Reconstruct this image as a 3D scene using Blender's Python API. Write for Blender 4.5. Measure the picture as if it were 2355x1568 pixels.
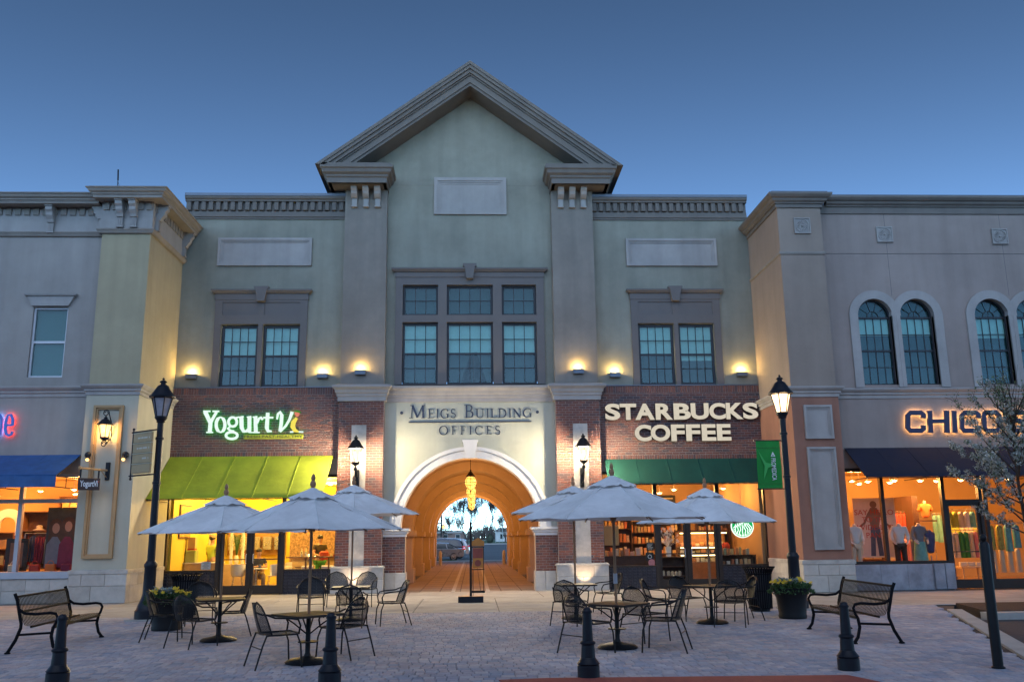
import bpy, bmesh, math, random
from mathutils import Vector, Matrix
random.seed(7)
R = math.radians; PI = math.pi
for o in list(bpy.data.objects): bpy.data.objects.remove(o)
SC = bpy.context.scene
COL = SC.collection

# ---------------------------------------------------------------- camera
CAM_H = 1.674
YAW, PITCH, ROLL = R(2.55656), R(12.17654), R(-0.72636)
FPX, CX, CY = 2082.92, 1177.5, 784.0          # lens measured on a 2355 x 1568 frame
fw = Vector((math.sin(YAW)*math.cos(PITCH), math.cos(YAW)*math.cos(PITCH), math.sin(PITCH)))
_r = Vector((math.cos(YAW), -math.sin(YAW), 0)); _u = _r.cross(fw)
RT = _r*math.cos(ROLL)+_u*math.sin(ROLL); UP = _u*math.cos(ROLL)-_r*math.sin(ROLL)
cd = bpy.data.cameras.new('camera'); cam = bpy.data.objects.new('camera', cd); COL.objects.link(cam)
cam.matrix_world = Matrix(((RT.x, UP.x, -fw.x, 0), (RT.y, UP.y, -fw.y, 0), (RT.z, UP.z, -fw.z, CAM_H), (0, 0, 0, 1)))
cd.sensor_fit = 'HORIZONTAL'; cd.sensor_width = 36; cd.lens = FPX/2355*36; cd.clip_start = .1; cd.clip_end = 3000
SC.camera = cam
def at(px, py, Y):
    d = fw+RT*((px-CX)/FPX)-UP*((py-CY)/FPX); return Vector((0, 0, CAM_H))+d*(Y/d.y)
def ax(px, py, Y): return at(px, py, Y).x
def az(px, py, Y): return at(px, py, Y).z
def ground(px, py):
    d = fw+RT*((px-CX)/FPX)-UP*((py-CY)/FPX); return Vector((0, 0, CAM_H))+d*(-CAM_H/d.z)

# ---------------------------------------------------------------- sky, sun, exposure
W = bpy.data.worlds.new('World'); SC.world = W; W.use_nodes = True
wn = W.node_tree.nodes; wl = W.node_tree.links; wn.clear()
SUN_EL, SUN_ROT = R(44), R(188)
sky = wn.new('ShaderNodeTexSky'); sky.sky_type = 'NISHITA'; sky.sun_disc = False
sky.sun_elevation = SUN_EL; sky.sun_rotation = SUN_ROT; sky.altitude = 200; sky.air_density = .5; sky.dust_density = .3; sky.ozone_density = 3.0
hs = wn.new('ShaderNodeHueSaturation'); hs.inputs['Hue'].default_value = .475; hs.inputs['Saturation'].default_value = .84; hs.inputs['Value'].default_value = 1.0
ga = wn.new('ShaderNodeGamma'); ga.inputs['Gamma'].default_value = 1.95
bg = wn.new('ShaderNodeBackground'); bg.inputs['Strength'].default_value = 0.078
wo = wn.new('ShaderNodeOutputWorld')
wl.new(sky.outputs[0], ga.inputs['Color']); wl.new(ga.outputs[0], hs.inputs['Color']); wl.new(hs.outputs[0], bg.inputs['Color']); wl.new(bg.outputs[0], wo.inputs['Surface'])
sl = bpy.data.lights.new('sun', 'SUN'); sl.energy = .5; sl.angle = R(80); sl.color = (1.0, .94, .86)
sun = bpy.data.objects.new('sun', sl); COL.objects.link(sun)
sd = Vector((math.sin(SUN_ROT)*math.cos(SUN_EL), math.cos(SUN_ROT)*math.cos(SUN_EL), math.sin(SUN_EL)))
sun.rotation_euler = sd.to_track_quat('Z', 'Y').to_euler()
vs = SC.view_settings
SC.display_settings.display_device = 'sRGB'
vs.view_transform = 'Standard'; vs.look = 'None'; vs.exposure = 0.0; vs.gamma = 1.0; vs.use_curve_mapping = False
SC.render.engine = 'CYCLES'
SC.cycles.use_denoising = True; SC.cycles.max_bounces = 6; SC.cycles.transparent_max_bounces = 16
SC.cycles.sample_clamp_indirect = 4.0; SC.cycles.caustics_reflective = False; SC.cycles.caustics_refractive = False

# ---------------------------------------------------------------- materials
MATS = {}
def rgb(t): return (t[0], t[1], t[2], 1)
def mat(name, col, rough=.75, var=.14, scale=2.5, bump=0.0, bscale=90, metal=0.0, emit=None, es=0.0, stain=0.0, spec=.4, rnd=None, coat=0, blotch=0.0, bsize=.7):
    """procedural surface: base colour broken up by noise, fine relief, optional vertical weather streaks"""
    m = bpy.data.materials.new(name); m.use_nodes = True; MATS[name] = m
    nt = m.node_tree; N = nt.nodes; L = nt.links
    b = N['Principled BSDF']; b.inputs['Roughness'].default_value = rough; b.inputs['Metallic'].default_value = metal
    b.inputs['Specular IOR Level'].default_value = spec
    if coat: b.inputs['Coat Weight'].default_value = coat
    tc = N.new('ShaderNodeTexCoord'); out = None
    if rnd:                                                # colours picked at random for every piece
        oi = N.new('ShaderNodeObjectInfo'); ge = N.new('ShaderNodeNewGeometry')
        ad = N.new('ShaderNodeMath'); ad.operation = 'ADD'; L.new(oi.outputs['Random'], ad.inputs[0]); L.new(ge.outputs['Random Per Island'], ad.inputs[1])
        fr = N.new('ShaderNodeMath'); fr.operation = 'FRACT'; L.new(ad.outputs[0], fr.inputs[0])
        cr = N.new('ShaderNodeValToRGB'); cr.color_ramp.interpolation = 'LINEAR'
        el = cr.color_ramp.elements
        for i, c in enumerate(rnd):
            e = el[i] if i < 2 else el.new(1.0)
            e.position = i/(len(rnd)-1); e.color = rgb(c)
        L.new(fr.outputs[0], cr.inputs[0]); out = cr.outputs[0]
    if var > 0:
        nz = N.new('ShaderNodeTexNoise'); nz.inputs['Scale'].default_value = scale; nz.inputs['Detail'].default_value = 6; nz.inputs['Roughness'].default_value = .65
        L.new(tc.outputs['Object'], nz.inputs['Vector'])
        rp = N.new('ShaderNodeMapRange'); rp.inputs['From Min'].default_value = .3; rp.inputs['From Max'].default_value = .7
        rp.inputs['To Min'].default_value = 1-var; rp.inputs['To Max'].default_value = 1+var*.7; L.new(nz.outputs['Fac'], rp.inputs['Value'])
        mx = N.new('ShaderNodeMix'); mx.data_type = 'RGBA'; mx.blend_type = 'MULTIPLY'; mx.inputs['Factor'].default_value = 1
        if out: L.new(out, mx.inputs[6])
        else: mx.inputs[6].default_value = rgb(col)
        L.new(rp.outputs[0], mx.inputs[7]); out = mx.outputs[2]
        rr = N.new('ShaderNodeMapRange'); rr.inputs['To Min'].default_value = max(rough-.12, .03); rr.inputs['To Max'].default_value = min(rough+.1, 1); L.new(nz.outputs['Fac'], rr.inputs['Value']); L.new(rr.outputs[0], b.inputs['Roughness'])
    if blotch > 0:                                         # worn and dirty patches with their own shapes, continuous across pieces
        gp = N.new('ShaderNodeNewGeometry'); nl = N.new('ShaderNodeTexNoise'); nl.inputs['Scale'].default_value = bsize; nl.inputs['Detail'].default_value = 8; nl.inputs['Roughness'].default_value = .7
        L.new(gp.outputs['Position'], nl.inputs['Vector']); r3 = N.new('ShaderNodeMapRange'); r3.inputs['From Min'].default_value = .35; r3.inputs['From Max'].default_value = .68
        r3.inputs['To Min'].default_value = 1-blotch; r3.inputs['To Max'].default_value = 1+blotch*.45; L.new(nl.outputs['Fac'], r3.inputs['Value'])
        m3 = N.new('ShaderNodeMix'); m3.data_type = 'RGBA'; m3.blend_type = 'MULTIPLY'; m3.inputs['Factor'].default_value = 1
        if out: L.new(out, m3.inputs[6])
        else: m3.inputs[6].default_value = rgb(col)
        L.new(r3.outputs[0], m3.inputs[7]); out = m3.outputs[2]
    if stain > 0:                                          # rain streaks, long in z
        mp = N.new('ShaderNodeMapping'); mp.inputs['Scale'].default_value = (1.6, 1.6, .12); L.new(tc.outputs['Object'], mp.inputs['Vector'])
        ns = N.new('ShaderNodeTexNoise'); ns.inputs['Scale'].default_value = 1.7; ns.inputs['Detail'].default_value = 5; L.new(mp.outputs[0], ns.inputs['Vector'])
        r2 = N.new('ShaderNodeMapRange'); r2.inputs['From Min'].default_value = .42; r2.inputs['From Max'].default_value = .75
        r2.inputs['To Min'].default_value = 1.0; r2.inputs['To Max'].default_value = 1-stain; L.new(ns.outputs['Fac'], r2.inputs['Value'])
        m2 = N.new('ShaderNodeMix'); m2.data_type = 'RGBA'; m2.blend_type = 'MULTIPLY'; m2.inputs['Factor'].default_value = 1
        if out: L.new(out, m2.inputs[6])
        else: m2.inputs[6].default_value = rgb(col)
        L.new(r2.outputs[0], m2.inputs[7]); out = m2.outputs[2]
    if out: L.new(out, b.inputs['Base Color'])
    else: b.inputs['Base Color'].default_value = rgb(col)
    if bump > 0:
        nb = N.new('ShaderNodeTexNoise'); nb.inputs['Scale'].default_value = bscale; nb.inputs['Detail'].default_value = 4
        L.new(tc.outputs['Object'], nb.inputs['Vector'])
        bp = N.new('ShaderNodeBump'); bp.inputs['Strength'].default_value = bump; bp.inputs['Distance'].default_value = .02
        L.new(nb.outputs['Fac'], bp.inputs['Height']); L.new(bp.outputs[0], b.inputs['Normal'])
    if emit:
        b.inputs['Emission Color'].default_value = rgb(emit); b.inputs['Emission Strength'].default_value = es
    return m
def glass_mat(name, tint=(1, 1, 1), refl=1.0):
    """flat window glass: clear in the middle, mirror at grazing angles"""
    m = bpy.data.materials.new(name); m.use_nodes = True; MATS[name] = m
    N = m.node_tree.nodes; L = m.node_tree.links; N.clear()
    o = N.new('ShaderNodeOutputMaterial'); mx = N.new('ShaderNodeMixShader'); t = N.new('ShaderNodeBsdfTransparent'); g = N.new('ShaderNodeBsdfGlossy')
    t.inputs[0].default_value = rgb(tint); g.inputs['Roughness'].default_value = .02
    f = N.new('ShaderNodeFresnel'); f.inputs['IOR'].default_value = 1.5
    mu = N.new('ShaderNodeMath'); mu.operation = 'MULTIPLY'; mu.inputs[1].default_value = refl; mu.use_clamp = True
    L.new(f.outputs[0], mu.inputs[0]); L.new(mu.outputs[0], mx.inputs[0]); L.new(t.outputs[0], mx.inputs[1]); L.new(g.outputs[0], mx.inputs[2]); L.new(mx.outputs[0], o.inputs[0])
    return m
def emit_mat(name, col, s, var=0.0):
    m = bpy.data.materials.new(name); m.use_nodes = True; MATS[name] = m
    N = m.node_tree.nodes; L = m.node_tree.links; N.clear()
    o = N.new('ShaderNodeOutputMaterial'); e = N.new('ShaderNodeEmission'); e.inputs[0].default_value = rgb(col); e.inputs[1].default_value = s
    if var:
        tc = N.new('ShaderNodeTexCoord'); nz = N.new('ShaderNodeTexNoise'); nz.inputs['Scale'].default_value = 9; L.new(tc.outputs['Object'], nz.inputs['Vector'])
        rp = N.new('ShaderNodeMapRange'); rp.inputs['From Min'].default_value = .3; rp.inputs['From Max'].default_value = .7
        rp.inputs['To Min'].default_value = s*(1-var); rp.inputs['To Max'].default_value = s*(1+var); L.new(nz.outputs['Fac'], rp.inputs['Value']); L.new(rp.outputs[0], e.inputs[1])
    L.new(e.outputs[0], o.inputs[0]); return m
def lit_glass(name, col, s, clear=.5):
    """glowing lantern glass that still lets the bulb's light through"""
    m = bpy.data.materials.new(name); m.use_nodes = True; MATS[name] = m
    N = m.node_tree.nodes; L = m.node_tree.links; N.clear()
    o = N.new('ShaderNodeOutputMaterial'); e = N.new('ShaderNodeEmission'); e.inputs[0].default_value = rgb(col); e.inputs[1].default_value = s
    t = N.new('ShaderNodeBsdfTransparent'); mx = N.new('ShaderNodeMixShader'); mx.inputs[0].default_value = 1-clear
    tc = N.new('ShaderNodeTexCoord'); nz = N.new('ShaderNodeTexNoise'); nz.inputs['Scale'].default_value = 7; L.new(tc.outputs['Object'], nz.inputs['Vector'])
    rp = N.new('ShaderNodeMapRange'); rp.inputs['From Min'].default_value = .3; rp.inputs['From Max'].default_value = .7; rp.inputs['To Min'].default_value = s*.6; rp.inputs['To Max'].default_value = s*1.4; L.new(nz.outputs['Fac'], rp.inputs['Value']); L.new(rp.outputs[0], e.inputs[1])
    L.new(t.outputs[0], mx.inputs[1]); L.new(e.outputs[0], mx.inputs[2]); L.new(mx.outputs[0], o.inputs[0]); return m
def cutout_mat(name, col, cell, hole, rough=.5, metal=.3):
    """expanded-metal sheet: real holes by a fine diamond grid"""
    m = mat(name, col, rough, .1, metal=metal); N = m.node_tree.nodes; L = m.node_tree.links
    tc = N.new('ShaderNodeTexCoord'); sp = N.new('ShaderNodeSeparateXYZ'); L.new(tc.outputs['UV'], sp.inputs[0])
    def w(a, bsrc, op):
        n = N.new('ShaderNodeMath'); n.operation = op; L.new(a, n.inputs[0])
        if isinstance(bsrc, float): n.inputs[1].default_value = bsrc
        elif bsrc is not None: L.new(bsrc, n.inputs[1])
        return n.outputs[0]
    s_ = w(w(sp.outputs[0], sp.outputs[1], 'ADD'), 1/cell, 'MULTIPLY'); d_ = w(w(sp.outputs[0], sp.outputs[1], 'SUBTRACT'), 1/cell, 'MULTIPLY')
    a = w(w(s_, None, 'FRACT'), hole, 'LESS_THAN'); b = w(w(d_, None, 'FRACT'), hole, 'LESS_THAN')
    h = w(a, b, 'MULTIPLY'); inv = N.new('ShaderNodeMath'); inv.operation = 'SUBTRACT'; inv.inputs[0].default_value = 1; L.new(h, inv.inputs[1])
    L.new(inv.outputs[0], N['Principled BSDF'].inputs['Alpha']); return m

# ---------------------------------------------------------------- mesh building
def origin(o):
    v = Vector((0, 0, 0))
    while o: v += o.location; o = o.parent
    return v
class MB:
    def __init__(s): s.v = []; s.f = []; s.uv = None
    def add(s, vs, fs):
        n = len(s.v); s.v += [tuple(p) for p in vs]; s.f += [tuple(i+n for i in f) for f in fs]; return s
    def box(s, x0, x1, y0, y1, z0, z1):
        if x0 > x1: x0, x1 = x1, x0
        if y0 > y1: y0, y1 = y1, y0
        if z0 > z1: z0, z1 = z1, z0
        return s.add([(x0,y0,z0),(x1,y0,z0),(x1,y1,z0),(x0,y1,z0),(x0,y0,z1),(x1,y0,z1),(x1,y1,z1),(x0,y1,z1)],
              [(0,3,2,1),(4,5,6,7),(0,1,5,4),(1,2,6,5),(2,3,7,6),(3,0,4,7)])
    def bbox(s, x0, x1, y0, y1, z0, z1, c=.01):
        """box whose front (-y) edges are chamfered"""
        return s.add([(x0,y1,z0),(x1,y1,z0),(x1,y1,z1),(x0,y1,z1),(x0,y0+c,z0),(x1,y0+c,z0),(x1,y0+c,z1),(x0,y0+c,z1),(x0+c,y0,z0+c),(x1-c,y0,z0+c),(x1-c,y0,z1-c),(x0+c,y0,z1-c)],
              [(3,2,1,0),(0,1,5,4),(1,2,6,5),(2,3,7,6),(3,0,4,7),(4,5,9,8),(5,6,10,9),(6,7,11,10),(7,4,8,11),(8,9,10,11)])
    def rbox(s, c, sx, sy, sz, rz=0, rx=0, ry=0):
        m = Matrix.Translation(c) @ Matrix.Rotation(rz, 4, 'Z') @ Matrix.Rotation(ry, 4, 'Y') @ Matrix.Rotation(rx, 4, 'X')
        k = [(-1,-1,-1),(1,-1,-1),(1,1,-1),(-1,1,-1),(-1,-1,1),(1,-1,1),(1,1,1),(-1,1,1)]
        return s.add([m @ Vector((a*sx/2, b*sy/2, d*sz/2)) for a, b, d in k], [(0,3,2,1),(4,5,6,7),(0,1,5,4),(1,2,6,5),(2,3,7,6),(3,0,4,7)])
    def prism(s, poly, y0, y1):
        """polygon in x-z, extruded along y (y0 is the front)"""
        a = sum(poly[i][0]*poly[(i+1) % len(poly)][1]-poly[(i+1) % len(poly)][0]*poly[i][1] for i in range(len(poly)))
        if a < 0: poly = poly[::-1]
        n = len(poly)
        return s.add([(x, y0, z) for x, z in poly]+[(x, y1, z) for x, z in poly],
              [tuple(range(n)), tuple(range(2*n-1, n-1, -1))]+[(i, i+n, (i+1) % n+n, (i+1) % n) for i in range(n)])
    def zprism(s, poly, z0, z1):
        a = sum(poly[i][0]*poly[(i+1) % len(poly)][1]-poly[(i+1) % len(poly)][0]*poly[i][1] for i in range(len(poly)))
        if a < 0: poly = poly[::-1]
        n = len(poly)
        return s.add([(x, y, z1) for x, y in poly]+[(x, y, z0) for x, y in poly],
              [tuple(range(n)), tuple(range(2*n-1, n-1, -1))]+[(i, i+n, (i+1) % n+n, (i+1) % n) for i in range(n)])
    def xprism(s, poly, x0, x1):
        """polygon in y-z, extruded along x"""
        a = sum(poly[i][0]*poly[(i+1) % len(poly)][1]-poly[(i+1) % len(poly)][0]*poly[i][1] for i in range(len(poly)))
        if a < 0: poly = poly[::-1]
        n = len(poly)
        return s.add([(x1, y, z) for y, z in poly]+[(x0, y, z) for y, z in poly],
              [tuple(range(n)), tuple(range(2*n-1, n-1, -1))]+[(i, i+n, (i+1) % n+n, (i+1) % n) for i in range(n)])
    def tube(s, pts, r, n=8, closed=False, caps=True, rs=None):
        pts = [Vector(p) for p in pts]; m = len(pts); ring = []; prev = None
        for i, p in enumerate(pts):
            if closed: t = pts[(i+1) % m]-pts[i-1]
            else: t = pts[min(i+1, m-1)]-pts[max(i-1, 0)]
            if t.length < 1e-9: t = Vector((0, 0, 1))
            t.normalize()
            if prev is None:
                a = Vector((0, 0, 1)) if abs(t.z) < .9 else Vector((1, 0, 0)); u = t.cross(a).normalized()
            else:
                u = prev-t*prev.dot(t)
                u = u.normalized() if u.length > 1e-6 else t.orthogonal().normalized()
            prev = u; w = t.cross(u); rr = rs[i] if rs else r
            ring.append([p+u*math.cos(2*PI*k/n)*rr+w*math.sin(2*PI*k/n)*rr for k in range(n)])
        b = len(s.v)
        for q in ring: s.v += [tuple(x) for x in q]
        last = m if closed else m-1
        for i in range(last):
            j = (i+1) % m
            for k in range(n): s.f.append((b+i*n+k, b+i*n+(k+1) % n, b+j*n+(k+1) % n, b+j*n+k))
        if caps and not closed:
            s.f.append(tuple(b+k for k in range(n-1, -1, -1))); s.f.append(tuple(b+(m-1)*n+k for k in range(n)))
        return s
    def lathe(s, prof, n=20, c=(0, 0, 0), a0=0, caps=True):
        b = len(s.v)
        for r, z in prof:
            for k in range(n): s.v.append((c[0]+r*math.cos(a0+2*PI*k/n), c[1]+r*math.sin(a0+2*PI*k/n), c[2]+z))
        for i in range(len(prof)-1):
            for k in range(n): s.f.append((b+i*n+k, b+i*n+(k+1) % n, b+(i+1)*n+(k+1) % n, b+(i+1)*n+k))
        if caps:
            s.f.append(tuple(b+k for k in range(n-1, -1, -1))); s.f.append(tuple(b+(len(prof)-1)*n+k for k in range(n)))
        return s
    def sphere(s, c, r, n=12, m=8, sx=1, sy=1, sz=1):
        p = [(max(r*math.sin(PI*i/m), 1e-4), -r*math.cos(PI*i/m)) for i in range(m+1)]; b = len(s.v); s.lathe(p, n, (0, 0, 0))
        for i in range(b, len(s.v)): x, y, z = s.v[i]; s.v[i] = (c[0]+x*sx, c[1]+y*sy, c[2]+z*sz)
        return s
    def sweep(s, prof, path, z=0.0, closed=False):
        """moulding: profile of (outward, up) swept along a plan path; outward is to the right of travel"""
        P = [Vector((a, b)) for a, b in path]; n = len(P); b = len(s.v); m = len(prof)
        for i in range(n):
            d0 = (P[i]-P[i-1]).normalized() if (i > 0 or closed) else None
            d1 = (P[(i+1) % n]-P[i]).normalized() if (i < n-1 or closed) else None
            n0 = Vector((d0.y, -d0.x)) if d0 else None; n1 = Vector((d1.y, -d1.x)) if d1 else None
            if n0 and n1:
                k = (n0+n1); k = k/max(k.dot(n0), .2)
            else: k = n0 or n1
            for o, h in prof: s.v.append((P[i].x+k.x*o, P[i].y+k.y*o, z+h))
        for i in range(n if closed else n-1):
            j = (i+1) % n
            for q in range(m): s.f.append((b+i*m+q, b+j*m+q, b+j*m+(q+1) % m, b+i*m+(q+1) % m))
        if not closed:
            s.f.append(tuple(b+q for q in range(m))); s.f.append(tuple(b+(n-1)*m+q for q in range(m-1, -1, -1)))
        return s
    def wall(s, x0, x1, z0, z1, y0, y1, holes=()):
        """upright slab facing -y with rectangular openings and their reveals"""
        xs = sorted({x0, x1, *[h[0] for h in holes], *[h[1] for h in holes]}); zs = sorted({z0, z1, *[h[2] for h in holes], *[h[3] for h in holes]})
        xs = [x for x in xs if x0 <= x <= x1]; zs = [z for z in zs if z0 <= z <= z1]
        for i in range(len(xs)-1):
            for j in range(len(zs)-1):
                mx, mz = (xs[i]+xs[i+1])/2, (zs[j]+zs[j+1])/2
                if any(h[0] < mx < h[1] and h[2] < mz < h[3] for h in holes): continue
                a, b, c, d = xs[i], xs[i+1], zs[j], zs[j+1]
                s.add([(a, y0, c), (b, y0, c), (b, y0, d), (a, y0, d), (a, y1, c), (b, y1, c), (b, y1, d), (a, y1, d)], [(0, 1, 2, 3), (7, 6, 5, 4)])
        for h in list(holes):
            a, b, c, d = max(h[0], x0), min(h[1], x1), max(h[2], z0), min(h[3], z1)
            s.add([(a, y0, c), (b, y0, c), (b, y0, d), (a, y0, d), (a, y1, c), (b, y1, c), (b, y1, d), (a, y1, d)], [(0, 4, 5, 1), (1, 5, 6, 2), (2, 6, 7, 3), (3, 7, 4, 0)])
        return s.add([(x0, y0, z0), (x1, y0, z0), (x1, y0, z1), (x0, y0, z1), (x0, y1, z0), (x1, y1, z0), (x1, y1, z1), (x0, y1, z1)], [(0, 1, 5, 4), (1, 2, 6, 5), (2, 3, 7, 6), (3, 0, 4, 7)])
    def ring(s, cx, cz, r0, r1, a0, a1, y0, y1, n=32):
        """arch band in the x-z plane from angle a0 to a1"""
        b = len(s.v)
        for i in range(n+1):
            a = a0+(a1-a0)*i/n; c, q = math.cos(a), math.sin(a)
            s.v += [(cx+r0*c, y0, cz+r0*q), (cx+r1*c, y0, cz+r1*q), (cx+r1*c, y1, cz+r1*q), (cx+r0*c, y1, cz+r0*q)]
        for i in range(n):
            for k in range(4): s.f.append((b+i*4+k, b+i*4+(k+1) % 4, b+i*4+4+(k+1) % 4, b+i*4+4+k))
        s.f.append((b, b+3, b+2, b+1)); e = b+n*4; s.f.append((e, e+1, e+2, e+3)); return s
    def mesh(s, name):
        me = bpy.data.meshes.new(name); me.from_pydata(s.v, [], s.f); me.update(); return me
    def build(s, name, m, parent=None, world=False, smooth=None, loc=None, rz=0, fix=True):
        me = s.mesh(name)
        if fix:
            bm = bmesh.new(); bm.from_mesh(me); bmesh.ops.recalc_face_normals(bm, faces=bm.faces); bm.to_mesh(me); bm.free()
        if smooth is not None:
            me.shade_smooth(); me.set_sharp_from_angle(angle=R(smooth))
        return link(name, me, m, parent, world, loc, rz)
def link(name, me, m, parent=None, world=False, loc=None, rz=0):
    if m is not None and not me.materials: me.materials.append(MATS[m] if isinstance(m, str) else m)
    o = bpy.data.objects.new(name, me); COL.objects.link(o)
    if parent: o.parent = parent
    if world and parent: o.location = -origin(parent)
    if loc is not None: o.location = loc
    if rz: o.rotation_euler.z = rz
    return o
def tag(o, label=None, cat=None, group=None, kind=None):
    if label: o['label'] = label
    if cat: o['category'] = cat
    if group: o['group'] = group
    if kind: o['kind'] = kind
    return o
def thing(name, label, cat, loc=(0, 0, 0), rz=0, group=None):
    o = bpy.data.objects.new(name, None); COL.objects.link(o); o.location = loc; o.rotation_euler.z = rz; o.empty_display_size = .1
    return tag(o, label, cat, group)
def copy_tree(o, parent=None):
    c = o.copy(); COL.objects.link(c); c.parent = parent
    for ch in list(o.children): copy_tree(ch, c)
    return c
def lamp(kind, name, loc, power, col, parent=None, size=.1, world=False, spot=None, aim=None, sy=None):
    l = bpy.data.lights.new(name, kind); l.energy = power; l.color = col
    if kind == 'AREA':
        l.size = size
        if sy: l.shape = 'RECTANGLE'; l.size_y = sy
    else: l.shadow_soft_size = size
    if spot: l.spot_size = R(spot); l.spot_blend = .6
    o = bpy.data.objects.new(name, l); COL.objects.link(o)
    if parent: o.parent = parent
    o.location = Vector(loc)-(origin(parent) if (world and parent) else Vector((0, 0, 0)))
    if aim is not None: o.rotation_euler = (-Vector(aim)).to_track_quat('Z', 'Y').to_euler()
    return o
def text_mesh(body, size, ext, off=0.0, bold_res=6, xs=1.0, spacing=1.0):
    c = bpy.data.curves.new('lettering', 'FONT'); c.body = body; c.size = size; c.extrude = ext; c.offset = off; c.resolution_u = bold_res; c.space_character = spacing
    c.align_x = 'CENTER'; c.align_y = 'CENTER'
    o = bpy.data.objects.new('lettering', c); COL.objects.link(o)
    me = bpy.data.meshes.new_from_object(o.evaluated_get(bpy.context.evaluated_depsgraph_get()))
    bpy.data.objects.remove(o); bpy.data.curves.remove(c)
    for v in me.vertices: v.co = Vector((v.co.x*xs, -v.co.z, v.co.y))       # upright, facing -y
    me.materials.clear(); return me
def fit_text(me, x0, x1, z0, z1, y):
    """scale lettering to fill a rectangle on the wall"""
    ax_ = [v.co.x for v in me.vertices]; zx = [v.co.z for v in me.vertices]
    sx = (x1-x0)/(max(ax_)-min(ax_)); sz = (z1-z0)/(max(zx)-min(zx)); mx, mz = min(ax_), min(zx)
    for v in me.vertices: v.co = Vector((x0+(v.co.x-mx)*sx, v.co.y+y, z0+(v.co.z-mz)*sz))
    return me
def stroke(mb, pts, w, y0, y1):
    """one pen stroke as a solid ribbon in x-z; w is a width or one per point"""
    n = len(pts); P = [Vector(p) for p in pts]; L_ = []; R_ = []
    if isinstance(w, (list, tuple)) and len(w) != n: w = [w[min(int(i*len(w)/n), len(w)-1)] for i in range(n)]
    for i, p in enumerate(P):
        t = (P[min(i+1, n-1)]-P[max(i-1, 0)]); t = t.normalized() if t.length else Vector((1, 0)); q = Vector((-t.y, t.x)); k = (w[i] if isinstance(w, (list, tuple)) else w)/2
        L_.append(p+q*k); R_.append(p-q*k)
    for i in range(n-1):
        mb.add([(L_[i].x, y0, L_[i].y), (R_[i].x, y0, R_[i].y), (R_[i+1].x, y0, R_[i+1].y), (L_[i+1].x, y0, L_[i+1].y),
                (L_[i].x, y1, L_[i].y), (R_[i].x, y1, R_[i].y), (R_[i+1].x, y1, R_[i+1].y), (L_[i+1].x, y1, L_[i+1].y)],
               [(0, 1, 2, 3), (7, 6, 5, 4), (0, 3, 7, 4), (1, 5, 6, 2)]+([(0, 4, 5, 1)] if i == 0 else [])+([(3, 2, 6, 7)] if i == n-2 else []))
    return mb
def arc(cx, cz, rx, rz, a0, a1, n=14): return [(cx+rx*math.cos(R(a0+(a1-a0)*i/n)), cz+rz*math.sin(R(a0+(a1-a0)*i/n))) for i in range(n+1)]
# ---------------------------------------------------------------- palette
mat('green_stucco', (.28, .272, .218), .85, .10, .7, .5, 130, stain=.16, blotch=.13, bsize=.35)
mat('arch_stucco', (.43, .435, .36), .85, .08, .7, .5, 130, stain=.1, blotch=.1, bsize=.4)
mat('grey_stucco', (.25, .22, .188), .85, .10, .8, .5, 130, stain=.16, blotch=.12, bsize=.4)
mat('lilac_trim', (.345, .32, .30), .7, .08, 1.5, .12, 120, stain=.16, blotch=.12, bsize=.8)
mat('roof_trim', (.155, .136, .12), .7, .10, 1.2, .12, 120, stain=.15)
mat('dark_trim', (.135, .12, .112), .65, .10, 1.5, .12, 120)
mat('white_trim', (.62, .60, .58), .7, .08, 1.5, .15, 120, stain=.08)
mat('limestone', (.47, .43, .38), .8, .28, 3.2, .35, 60, stain=.10)
mat('limestone_block', (.47, .43, .38), .8, .16, 4, .35, 60, rnd=[(.50, .46, .41), (.40, .36, .31), (.46, .42, .37), (.53, .49, .43)])
mat('mortar', (.33, .305, .285), .9, .2, 8, .4, 140)
mat('brick_red', (.2, .07, .05), .85, .22, 22, .3, 140, rnd=[(.185, .066, .046), (.22, .082, .052), (.15, .058, .046), (.07, .054, .058), (.20, .074, .05), (.12, .053, .048), (.215, .09, .062), (.17, .062, .047)])
mat('brick_dark', (.15, .06, .05), .85, .22, 22, .3, 140, rnd=[(.165, .072, .058), (.19, .08, .06), (.13, .062, .055), (.07, .058, .066), (.175, .078, .062), (.105, .056, .056), (.155, .07, .058)])
mat('sheet_metal', (.12, .14, .17), .45, .1, 3, metal=.6)
mat('black_iron', (.011, .012, .014), .5, .15, 6, .1, 200, spec=.22)
mat('iron_blue', (.010, .012, .018), .45, .15, 6, .08, 200, spec=.25)
mat('bronze_frame', (.035, .028, .024), .4, .1, 4, metal=.3)
mat('alu_frame', (.42, .44, .48), .45, .06, 4, metal=.2)
mat('window_black', (.02, .022, .028), .45, .1, 4)
mat('window_white', (.55, .57, .60), .5, .05, 3)
mat('room_dark', (.030, .040, .042), .95, .2, 1)
mat('blind', (.70, .80, .76), .85, .06, 12)
mat('yellow_stucco', (.40, .335, .215), .85, .08, .9, .5, 130, stain=.14, blotch=.10, bsize=.4)
mat('cream_stucco', (.47, .43, .33), .85, .08, .9, .35, 160, stain=.10)
mat('pale_stucco', (.345, .31, .28), .85, .08, .9, .5, 130, stain=.14, blotch=.12, bsize=.4)
mat('beige_trim', (.26, .23, .20), .7, .08, 1.5, .12, 120, stain=.16)
mat('tan_stucco', (.30, .235, .19), .85, .09, .9, .5, 130, stain=.12, blotch=.1, bsize=.4)
mat('pink_stucco', (.315, .255, .225), .85, .08, .9, .5, 130, stain=.14, blotch=.12, bsize=.4)
mat('terracotta', (.30, .145, .10), .85, .10, 1.2, .5, 130, stain=.12, blotch=.12, bsize=.5)
mat('warm_frame', (.40, .25, .12), .7, .12, 3, .2, 80)
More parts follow.
